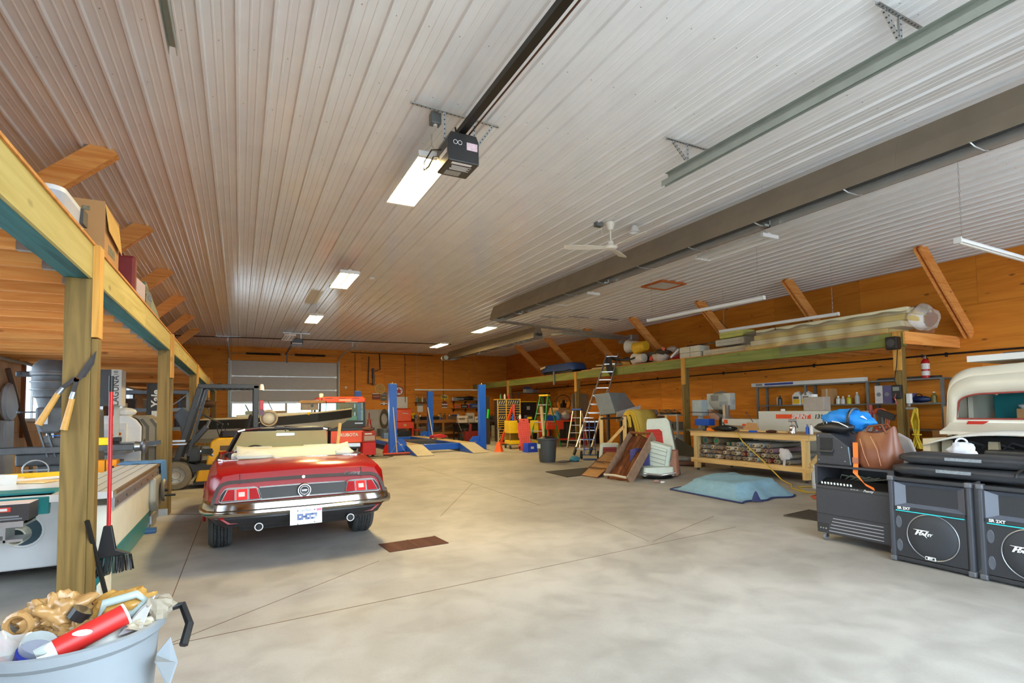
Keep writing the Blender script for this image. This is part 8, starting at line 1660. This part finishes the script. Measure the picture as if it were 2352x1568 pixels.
MB().beam((-.002, -.19, .21), (-.002, -.21, .02), .012, .004).build('edge_strip', mat('edge_blue', (120, 150, 170), .3), mn)
db = thing('duffel_bag', 'bright blue and black duffel bag on top of the stage monitor', 'bag', (6.05, 3.68, 1.193)); BB = mat('bag_blue', (20, 124, 206), .6, 0, .1, 8)
crumple(MB(), (.1, -.04, .13), (.14, .27, .13), .22, 36, 20, 91, flat=-.12).build('bag_body', BB, db, smooth=60); crumple(MB(), (-.08, .0, .06), (.09, .22, .065), .15, 20, 10, 92, flat=-.06).build('front_pocket', BLACK, db, smooth=60); MB().tube([(-.15, -.02, .13), (-.165, -.1, .12), (-.16, -.2, .07)], .006, 5).build('white_piping', WHITEP, db); MB().torus((.08, -.14, .13), (0, 1, 0), .14, .016, 20, 5).build('strap', BLACKM, db); MB().torus((-.15, .06, .11), (1, .3, 0), .018, .004, 12, 4).build('ring', STEEL, db); MB().add([(.0, -.24, .18), (-.0, -.29, .16), (.03, -.295, .15), (.03, -.25, .19)], [(0, 1, 2, 3)]).build('patch', WHITEP, db, solid=.004)
lb_ = thing('leather_bag', 'brown leather tote bag with orange strap on the amplifier', 'bag', (6.02, 3.25, .842)); LE = mat('leather', (116, 66, 40), .42, 0, .12, 9, bump=.1)
rings = []
for z, wx, wy, dy in ((0, .13, .17, .0), (.05, .15, .2, .0), (.16, .15, .21, .0), (.26, .12, .2, .01), (.34, .08, .19, .02), (.36, .07, .18, .02)):
    rings.append([Vector((wx*math.copysign(abs(math.cos(a))**.6, math.cos(a))*(1+.04*math.sin(5*a+z*20)), dy+wy*math.copysign(abs(math.sin(a))**.7, math.sin(a)), z+.015*math.sin(3*a)*(z > .3)+.06*(math.sin(a) < 0)*(z > .3)*abs(math.sin(a)))) for a in [2*PI*k/32 for k in range(32)]])
MB().loft(rings).build('bag_body', LE, lb_, smooth=50)
for x in (-.07, .07): MB().tube([(x, .1, .33), (x*.8, .06, .43), (x*.8, -.07, .45), (x, -.12, .36)], .012, 6).build('handle', LE, lb_, smooth=60)
for pts2 in (((-.153, .1, .3), (-.165, .06, .15), (-.15, .02, .02)), ((-.14, .0, .33), (-.16, -.07, .2), (-.155, -.1, .03))): MB().tube(pts2, .004, 4).build('seam', mat('leather_seam', (176, 116, 78), .5), lb_)
OS = mat('strap_orange', (226, 112, 36), .55)
MB().add([Vector(p) for p in ((-.16, .17, .26), (-.16, .12, .26), (-.165, .17, .03), (-.165, .12, .03), (-.2, .16, -.06), (-.2, .11, -.07), (-.22, .05, -.15), (-.22, .02, -.18), (-.23, -.06, -.19), (-.23, -.07, -.22))], [(0, 1, 3, 2), (2, 3, 5, 4), (4, 5, 7, 6), (6, 7, 9, 8)]).build('strap', OS, lb_, solid=.006); MB().box(-.175, -.16, .115, .175, .04, .1).build('buckle', mat('buckle_copper', (176, 110, 80), .3, .6), lb_)
# ---- two stage speakers
TQ = mat('teal_line', (40, 200, 206), .4); GRL = mat('grille_cloth', (44, 46, 50), .7, 0, .15, 90); SPK = mat('speaker_black', (36, 37, 40), .5, 0, .12, 60); HRN = mat('horn_grey', (84, 88, 98), .45, 0, .1)
def stage_speaker(yc, label):
    t = thing('stage_speaker', label, 'speaker', (5.64, yc, 0), 0, 'stage speakers with horn and round grille'); w_ = .31
    MB().prism([(0, -w_), (.4, -w_+.07), (.4, w_-.07), (0, w_), (.0, w_-.03), (.06, w_-.03), (.06, -w_+.03), (0, -w_+.03)], .02, .8, 'XY').build('cabinet', SPK, t, bev=.006)
    MB().box(.05, .39, -w_+.08, w_-.08, .03, .79).build('core', SPK, t)
    for z in (.02, .77): MB().box(-.01, .06, -w_, w_, z, z+.035).build('front_lip', SPK, t, bev=.006)
    for s in (-1, 1): MB().box(-.01, .05, s*w_-.02, s*w_+.02, .03, .8).build('edge_guard', mat('edge_guard', (58, 60, 66), .45), t, bev=.01)
    for s in (-1, 1):
        for z in (.02, .78): MB().cbox((.01, s*w_, z+.01), (.06, .06, .05)).build('corner_cap', mat('corner_metal', (96, 98, 102), .4, .4), t, bev=.012)
    MB().add([(.0, w_-.03, .76), (.0, -w_+.03, .76), (.15, -.06, .66), (.15, .06, .66)], [(0, 1, 2, 3)]).add([(.0, w_-.03, .76), (.15, .06, .66), (.15, .06, .62), (.0, w_-.03, .53)], [(0, 1, 2, 3)]).add([(0, -w_+.03, .76), (0, -w_+.03, .53), (.15, -.06, .62), (.15, -.06, .66)], [(0, 1, 2, 3)]).add([(0, w_-.03, .53), (.15, .06, .62), (.15, -.06, .62), (0, -w_+.03, .53)], [(0, 1, 2, 3)]).build('horn', HRN, t)
    MB().box(.14, .16, -.06, .06, .62, .66).build('horn_throat', AK, t)
    MB().box(.0, .05, -w_+.03, w_-.03, .06, .5).build('baffle', SPK, t); MB().box(-.012, .02, -w_+.03, w_-.03, .5, .53).build('cross_rail', SPK, t); MB().box(-.014, .0, -w_+.04, w_-.04, .487, .494).build('teal_stripe', TQ, t)
    MB().lathe([(0, -.02), (.1, -.018), (.19, -.008), (.2, .0), (.2, .01)], 40, (0, -.02, .28), 'X').build('round_grille', GRL, t, smooth=50); MB().torus((-.004, -.02, .28), (1, 0, 0), .205, .005, 48, 6).build('grille_ring', mat('ring_steel', (140, 142, 146), .35, .6), t)
    for z in (.16, .38): MB().lathe([(0, 0), (.03, -.002), (.032, 0)], 14, (0, .255, z), 'X', sx=.8, sy=1.8).build('port', mat('port_dk', (76, 80, 88), .3), t)
    lg = lambda pts: [(.045-(x-500)*.00047, .31-(y-330)*.00047) for x, y in pts]
    for pts in (((335, 268), (605, 268), (590, 284), (430, 282)), ((405, 280), (442, 280), (388, 372), (360, 372)), ((470, 282), (505, 284), (470, 320), (404, 342), (412, 326), (455, 306)), ((478, 322), (508, 318), (565, 408)), ((572, 270), (604, 270), (542, 372), (528, 350))): MB().prism(lg(pts), -.028, -.02, 'YZ').build('logo_stroke', WHITEP, t)
    for w_, x in (('EA', 468), ('EY', 608)): text('logo_letters', w_, .034, WHITEP, t, (-.024, .045-(x-500)*.00047, .302), RLEFT, .003, .35, .0008)
    text('model_text', 'SR 2XT', .035, WHITEP, t, (-.014, .2, .515), RLEFT, .001, 0, .001); MB().box(-.014, -.0, -.04, .04, .075, .105).build('badge', WHITEP, t); MB().box(-.016, -.0, -.035, .035, .08, .1).build('badge_field', SPK, t); text('badge_text', 'BW', .024, WHITEP, t, (-.017, 0, .09), RLEFT, .001, 0, .001)
    return t
stage_speaker(2.64, 'black stage speaker with horn and teal stripe beside the amplifier'); stage_speaker(1.94, 'black stage speaker with teal stripe cut by the right picture edge')
def softcase(z0, z1, y0, y1, x, seed, label):
    t = thing('keyboard_bag', label, 'bag', (x, (y0+y1)/2, z0)); h = (z1-z0); L_ = (y1-y0)/2; rr = random.Random(seed); rings = []
    for k in range(19):
        s = -1+2*k/18; e = 1-.5*max(0, abs(s)-.9)/.1; ring = []
        for j in range(16):
            a = 2*PI*j/16; cx_ = math.copysign(abs(math.cos(a))**.5, math.cos(a)); cz_ = math.copysign(abs(math.sin(a))**.55, math.sin(a))
            ring.append(Vector((.19*cx_*e+rr.uniform(-.006, .006), s*L_, h/2+h/2*cz_*e*.98+(rr.uniform(-.004, .004) if cz_ > 0 else 0))))
        rings.append(ring)
    MB().loft(rings).build('case', mat('nylon_black', (44, 46, 50), .55, 0, .2, 12, bump=.15), t, smooth=60)
    MB().tube([(-.195, -L_*.93, h*.55), (-.2, 0, h*.55), (-.195, L_*.93, h*.55)], .006, 5).build('zip', BLACKM, t); MB().box(-.205, -.195, L_*.35, L_*.6, h*.5, h*.75).build('patch', mat('patch_grey', (120, 126, 130), .5, 0, .3, 50), t); MB().torus((-.19, 0, h*.6), (1, 0, 0), .07, .01, 14, 5, 0, PI).build('handle', BLACKM, t); return t
softcase(.818, .93, .9, 3.0, 5.87, 1, 'long black padded keyboard bag lying on the stage speakers'); softcase(.932, 1.04, .8, 2.95, 5.9, 2, 'upper long black keyboard bag stacked on another bag')
t = thing('grey_chair', 'rounded grey chair back behind the leather bag', 'chair', (6.8, 3.5, 0), .1); MB().prism([(-.2, .78), (.2, .78), (.22, .95), (.17, 1.1), (.06, 1.17), (-.06, 1.17), (-.17, 1.1), (-.22, .95)], -.03, .03, 'YZ').build('backrest', mat('chair_grey', (140, 130, 124), .7), t, bev=.02); MB().box(-.34, .02, -.2, .2, .42, .48).build('seat', MATS['chair_grey'], t, bev=.02)
for x in (-.3, .0):
    for y in (-.18, .18): MB().cyl((x, y, 0), (x, y, .8 if x == 0 else .42), .015, n=8).build('leg', BLACKM, t)
t = thing('plastic_bag', 'white plastic shopping bag on boxes beside the old truck', 'bag', (6.45, 2.7, .947)); crumple(MB(), (0, 0, .08), (.07, .11, .09), .4, 24, 14, 95, flat=-.078).build('bag', mat('film_white', (214, 218, 226), .4), t, smooth=60); MB().torus((0, 0, .16), (1, .4, 0), .045, .01, 14, 5).build('handle', MATS['film_white'], t)
t = thing('case_stack', 'black instrument cases stacked behind the keyboard bags', 'cases', (6.45, 2.6, 0)); MB().box(-.25, .25, -.35, .35, 0, .45).build('case', AK, t, bev=.02); MB().box(-.24, .24, -.34, .34, .46, .88).build('case', BLACK, t, bev=.02); MB().box(-.22, .22, -.3, .3, .89, .945).build('tray', CARD, t)
for k in range(4): MB().beam((-.2+.08*k, .28-.04*k, .965), (-.18+.08*k, .1-.02*k, .965), .03, .02).build('loose_cable', BLACKM, t)
# ---- old white pickup cab
tk = thing('pickup_truck', 'old cream pickup cab with teal interior and open windscreen at the right edge', 'truck', (8.6, 2.78, 0)); TC = mat('truck_cream', (222, 216, 196), .38, 0, .05, 3, coat=.3); TT = mat('truck_teal', (28, 140, 146), .5, 0, .15, 6)
def cabring(x, w_, zt, zb=1.12, r=.32):
    pts_ = [(w_+.03, zb)]
    for k in range(9):
        a = PI/2*k/8; pts_.append((w_-r+r*math.cos(a), zt-r*.8+r*.8*math.sin(a)))
    pts_.append((0, zt+.03)); return pts_
def lp(x, w_, zt, zb=1.12, r=.32): p = cabring(x, w_, zt, zb, r); return [Vector((x, y, z)) for y, z in p]+[Vector((x, -y, z)) for y, z in reversed(p[:-1])]
MB().loft([lp(-.02, .93, 1.86), lp(.12, .97, 1.97), lp(.6, .97, 2.0), lp(1.1, .95, 1.97), lp(1.25, .9, 1.85)], cap=False, closed=False).build('roof', TC, tk, smooth=40, solid=.03)
# windscreen surround: frame with a rounded opening
fo = [(y, z) for y, z in cabring(0, .93, 1.86)]; fo = fo+[(-y, z) for y, z in reversed(fo[:-1])]
fi = [(y*.88, 1.3+(z-1.12)*.44) for y, z in fo]; fi = [(y, max(z, 1.3)) for y, z in fi]
n = len(fo); MB().add([(-.02, y, z) for y, z in fo]+[(-.0, y, z) for y, z in fi], [(k, k+1, n+k+1, n+k) for k in range(n-1)]+[(n-1, 0, n, 2*n-1)]).build('windscreen_frame', TC, tk, smooth=40, solid=.03)
MB().tube([(-.02, y, z) for y, z in fi], .012, 5, loop=True).build('window_seal', mat('seal_red', (150, 60, 50), .6), tk)
MB().box(1.2, 1.24, -.9, .9, .5, 1.3).box(1.2, 1.24, -.9, -.28, 1.3, 1.62).box(1.2, 1.24, .28, .9, 1.3, 1.62).box(1.2, 1.24, -.85, .85, 1.62, 1.82).build('rear_cab_wall', TT, tk)
for s in (-1, 1): MB().box(.0, 1.2, s*.95-.03, s*.95+.03, .35, 1.15).build('door', TC, tk, bev=.015); MB().box(.55, .66, s*.92-.03, s*.92+.03, 1.15, 1.75).build('door_pillar', TC, tk)
MB().box(.0, 1.2, -.9, .9, .4, .5).build('cab_floor', TT, tk); MB().box(.55, 1.18, -.85, .85, .5, .82).build('bench_seat', TT, tk, bev=.05); MB().box(1.0, 1.19, -.85, .85, .8, 1.28).build('seat_back', TT, tk, bev=.04)
for y, z in ((.35, 1.5), (.1, 1.5), (.1, 1.4), (-.4, 1.42)): MB().box(1.19, 1.2, y-.02, y+.02, z-.005, z+.005).build('trim_clip', GALV, tk)
MB().prism([(-.02, 1.12), (-.02, 1.25), (-.1, 1.2), (-.3, 1.14), (-.3, 1.1)], -.93, .93, 'XZ').build('cowl', TC, tk, smooth=40)
MB().loft([[Vector((x, y, 1.165-.16*abs(y/.9)**2.5-.1*max(0, (-x-.5)))) for y in [-.9+.15*k for k in range(13)]] for x in (-.25, -.5, -.8)], cap=False, closed=False).build('bonnet', mat('truck_white', (226, 224, 216), .35, 0, .04, coat=.3), tk, smooth=60, solid=.02)
MB().add([(-.035, .72, 1.27), (-.035, .5, 1.27), (-.06, .6, 1.2), (-.07, .75, 1.18)], [(0, 1, 2, 3)]).build('red_patch', RED, tk, solid=.006)
MB().box(-.3, 0, -.85, .85, .3, 1.08).build('firewall', AK, tk); MB().box(-.75, -.2, .84, .92, .7, 1.06).build('inner_fender', mat('fender_cream', (206, 190, 156), .5), tk)
for y in (.72, .25): MB().prism([(y-.06, .8), (y+.06, .8), (y+.045, 1.04), (y-.045, 1.04)], -.62, -.56, 'YZ').build('engine_bracket', mat('bracket_beige', (160, 150, 124), .5), tk)
for k in range(5): MB().tube([(-.5, .6-.2*k, .95), (-.55, .5-.2*k, 1.03), (-.5, .3-.2*k, .96)], .014, 5).build('engine_hose', (mat('hose_pink', (206, 120, 120), .5) if k == 3 else DKSTEEL), tk)
MB().box(-1.6, 1.3, -.5, -.4, .35, .45).box(-1.6, 1.3, .4, .5, .35, .45).build('chassis_rail', BLACKM, tk); MB().box(-.75, -.35, -.3, .3, .5, .95).build('engine_block', DKSTEEL, tk, bev=.03)
for x in (-1.1, 1.9):
    for y in (-.72, .72): MB().lathe([(.16, -.09), (.3, -.09), (.34, -.05), (.34, .05), (.3, .09), (.16, .09)], 24, (x, y, .34), 'Y').build('tyre', RUBBER, tk, smooth=35); MB().cyl((x, y-.05, .34), (x, y+.05, .34), .17, n=16).build('wheel', STEEL, tk)
MB().box(1.3, 2.9, -.5, -.4, .35, .45).box(1.3, 2.9, .4, .5, .35, .45).build('rear_chassis', BLACKM, tk)
t = thing('dash_parcel', 'small cardboard parcel with white paper inside the truck cab', 'parcel', (9.32, 3.1, .822)); MB().box(-.1, .1, -.13, .13, 0, .6).build('parcel', CARD, t); crumple(MB(), (0, 0, .63), (.1, .14, .05), .4, 14, 8, 97).build('paper', WHITEP, t, smooth=60)
t = thing('white_board_stack', 'white board and black toolbox lying on the truck roof', 'board', (9.25, 2.65, 2.06)); MB().box(-.5, .5, -.9, .9, 0, .08).build('board', WHITEP, t); MB().box(-.25, .2, -.75, .1, .081, .2).build('toolbox', BLACK, t, bev=.02); MB().beam((-.2, .1, .1), (-.2, .62, .1), .03, .03).build('level', DKSTEEL, t)
# ---- goods on the right deck
RD = RZ1+.019
t = thing('roof_carrier', 'black roof box covered with blue tarpaulin on the right deck', 'roof box', (12.55, 19.5, RD)); rbox(MB(), -.4, .4, -1.15, 1.1, 0, .22, .15).build('box', BLACK, t, smooth=50)
rings = []
for z, sx, sy in ((.14, .46, 1.32), (.24, .45, 1.3), (.42, .4, 1.2), (.46, .3, 1.05)): rings.append([Vector((sx*math.copysign(abs(math.cos(a))**.4, math.cos(a))*(1+.02*math.sin(9*a)), sy*math.copysign(abs(math.sin(a))**.4, math.sin(a)), z+.02*math.sin(7*a)*(z < .2))) for a in [2*PI*k/40 for k in range(40)]])
MB().loft(rings).build('tarpaulin', mat('tarp_blue', (44, 74, 134), .6, 0, .15, 6), t, smooth=50); MB().add([(-.47, 1.2, .28), (-.47, .75, .34), (-.45, .75, .42), (-.45, 1.2, .38)], [(0, 1, 2, 3)]).build('label_patch', mat('patch_cream', (214, 208, 180), .6), t, solid=.006); MB().box(-.62, -.58, -.2, -.14, -.45, .12).build('hanging_strap', GREY, t)
t = thing('board_pile', 'thin pale boards and papers piled on the right deck behind the ladder top', 'boards', (12.4, 16.4, RD)); 
for k, (x, y, l, a_) in enumerate(((0, .4, 1.7, .05), (.1, .2, 1.2, -.1), (-.05, -.4, 1.1, .15), (.05, -.6, .8, -.2))): MB().cbox((x, y, .03+.05*k), (.3, l, .035), (.03*k, 0, a_)).build('board', mat('pale_board', (196, 184, 146), .7, 0, .1), t)
def bucket(label, loc, m, rot, r=.2):
    t = thing('bucket', label, 'bucket', loc, rot=rot); MB().lathe([(0, 0), (r*.78, 0), (r, .44), (r*1.06, .45), (r*1.06, .48), (r*.97, .48), (r*.75, .03), (0, .03)], 26).build('pail', m, t, smooth=35); MB().torus((0, 0, .42), (1, 0, 0), r*1.02, .006, 20, 4, PI, 2*PI).build('bail', STEEL, t); return t
BKW = mat('pail_white', (214, 206, 190), .45)
bucket('white bucket lying on its side, upper left of the pile on the deck', (12.35, 14.35, RD+.66), BKW, (-PI/2+.08, 0, .15), .22); bucket('yellow bucket lying on its side in the pile on the deck', (12.35, 13.95, RD+.64), mat('pail_yellow', (226, 176, 40), .45), (-PI/2-.1, 0, .1), .21); bucket('cream bucket with red label lying at the deck edge', (12.25, 13.95, RD+.21), BKW, (-PI/2, 0, .05), .19); bucket('tan bucket lying behind the dark trousers on the deck', (12.4, 14.75, RD+.17), mat('pail_tan', (206, 160, 84), .5), (-PI/2, 0, -.1), .16)
t = thing('bucket_support', 'grey crate under the upper buckets on the deck', 'crate', (12.75, 14.0, RD)); MB().box(-.25, .25, -.45, .4, 0, .42).build('crate', mat('crate_grey', (92, 84, 74), .7), t); MB().box(-.255, -.25, -.4, .35, .2, .24).build('slat', DKSTEEL, t)
t = thing('dark_trousers', 'dark work trousers hanging over the ladder top onto the deck', 'trousers', (12.05, 14.95, RD)); TRM = mat('dark_cloth', (44, 44, 52), .85, 0, .15, 10)
MB().grid(lambda u, v: (-.12+.4*v+.03*math.sin(u*9), .75-1.5*u, .34-.14*u+.05*math.sin(u*6+v*4)), 18, 8).build('leg_cloth', TRM, t, solid=.05); MB().add([(-.12, .7, .36), (-.16, .35, .3), (-.2, .2, -.25), (-.18, .34, -.36), (-.18, .6, -.1)], [(0, 1, 2, 3, 4)]).build('hanging_leg', TRM, t, solid=.03)
t = thing('mixed_sacks', 'heap of printed sacks and dark cloth on the deck', 'sacks', (12.35, 13.2, RD)); crumple(MB(), (0, .1, .16), (.22, .35, .16), .25, 20, 10, 99, flat=-.158).build('sack', mat('sack_white', (196, 184, 170), .7), t, smooth=60); crumple(MB(), (.02, -.05, .32), (.2, .34, .12), .3, 20, 10, 100).build('dark_sack', mat('sack_dark', (66, 56, 46), .8), t, smooth=60); MB().cbox((-.2, .3, .14), (.03, .14, .14), (.2, .2, 0)).build('red_print', RED, t); MB().cbox((-.14, -.22, .42), (.03, .16, .1), (.5, 0, 0)).build('red_print', RED, t); crumple(MB(), (.05, -.4, .38), (.14, .22, .1), .2, 16, 8, 101).build('pale_sack', mat('sack_grey', (170, 156, 150), .7), t, smooth=60)
for i, (z, c) in enumerate(((0, (206, 200, 180)), (.185, (214, 208, 186)))):
    t = thing('white_block', '%s of two white plaster blocks on the deck above a post' % ('lower', 'upper')[i], 'block', (12.4, 11.85, RD+z)); MB().box(-.2, .25, -.38, .42, 0, .18).build('block', mat('block_%d' % i, c, .7), t, bev=.02); MB().box(-.202, -.2, -.02, .0, .01, .17).build('seam', GREY, t)
t = thing('steel_rods', 'thin rods and clamps lying on the white plaster blocks', 'rods', (12.45, 11.6, RD+.37)); MB().beam((0, -.8, .03), (.1, .5, .03), .04, .03).build('rod', DKSTEEL, t); MB().beam((.08, -.5, .05), (-.05, .55, .04), .03, .03).build('rod', RUST, t)
t = thing('red_sack', 'red and white folded fabric beside the white plaster blocks', 'fabric', (12.4, 12.5, RD)); crumple(MB(), (0, 0, .08), (.18, .26, .08), .25, 16, 8, 103, flat=-.078).build('red_cloth', mat('cloth_red', (150, 30, 30), .8), t, smooth=60); MB().beam((-.1, .2, .1), (-.05, -.1, .34), .16, .06).build('white_tube', WHITEP, t)
t = thing('foam_block', 'small rounded white block on the deck beside the plaster blocks', 'foam', (12.4, 11.2, RD)); MB().box(-.15, .2, -.2, .2, 0, .19).build('block', mat('block_0', 0), t, bev=.04); MB().box(-.152, -.15, -.1, .1, .08, .09).build('seam', GREY, t)
for i, (z, l, c, lab) in enumerate(((0, .62, (206, 192, 160), 'long cream foam slab lying at the deck edge'), (.24, .5, (196, 190, 172), 'pale grey foam slab in the middle of the stack of three'), (.45, .4, (206, 206, 110), 'yellow-green foam slab on top of the stack of three'))):
    t = thing('foam_slab', lab, 'foam', (12.45, 10.45-.05*i, RD+z)); MB().box(-.22, .3, -l, l, 0, .19).build('slab', mat('slab_%d' % i, c, .8), t, bev=.03); MB().box(-.222, -.22, -l*.9, l*.9, .09, .1).build('crease', mat('crease', (150, 140, 110), .8), t)
# wrapped foam boards
wf_ = thing('foam_bundle', 'long yellow foam boards wrapped in clear plastic on the right deck', 'foam bundle', (12.55, 7.75, RD)); FB = mat('board_foam', (240, 214, 126), .8, 0, .1, 3); FB2 = mat('board_foam_pale', (240, 230, 190), .8, 0, .08, 3)
for k, (z0, z1, y0, y1, x0) in enumerate(((0.0, .12, -1.5, 2.05, -.42), (.12, .25, -1.75, 1.9, -.4), (.25, .38, -1.8, 1.8, -.38), (.38, .52, -1.85, 1.75, -.36))): MB().box(x0, .4, y0, y1, z0+.002, z1-.002).build('foam_board', (FB, FB2)[k % 2], wf_, bev=.015)
FILM = glass('wrap_film', (.98, .97, .95), .1, .05)
def film(u, v):
    y = -1.95+4.1*u; a = -.3+v*3.6
    return (-.45+.9*(.5-.5*math.cos(min(max(a, 0), PI)))+.02*math.sin(u*40), y, max(-.0, .55*math.sin(min(max(a, .0), PI))**.35)+.012*math.sin(u*31+v*9)+(0.02 if a < 0 else 0))
MB().grid(film, 60, 22).build('plastic_wrap', FILM, wf_, smooth=60)
MB().grid(lambda u, v: (-.585-.015*math.sin(u*30)-.02*v, -1.4+2.3*u, .05-(.18+.12*math.sin(u*5)**2+.05*math.sin(u*13))*v), 40, 8).build('hanging_wrap', FILM, wf_, smooth=60)
crumple(MB(), (0, -1.98, .28), (.42, .2, .26), .2, 22, 12, 105).build('wrap_end', FILM, wf_, smooth=60)
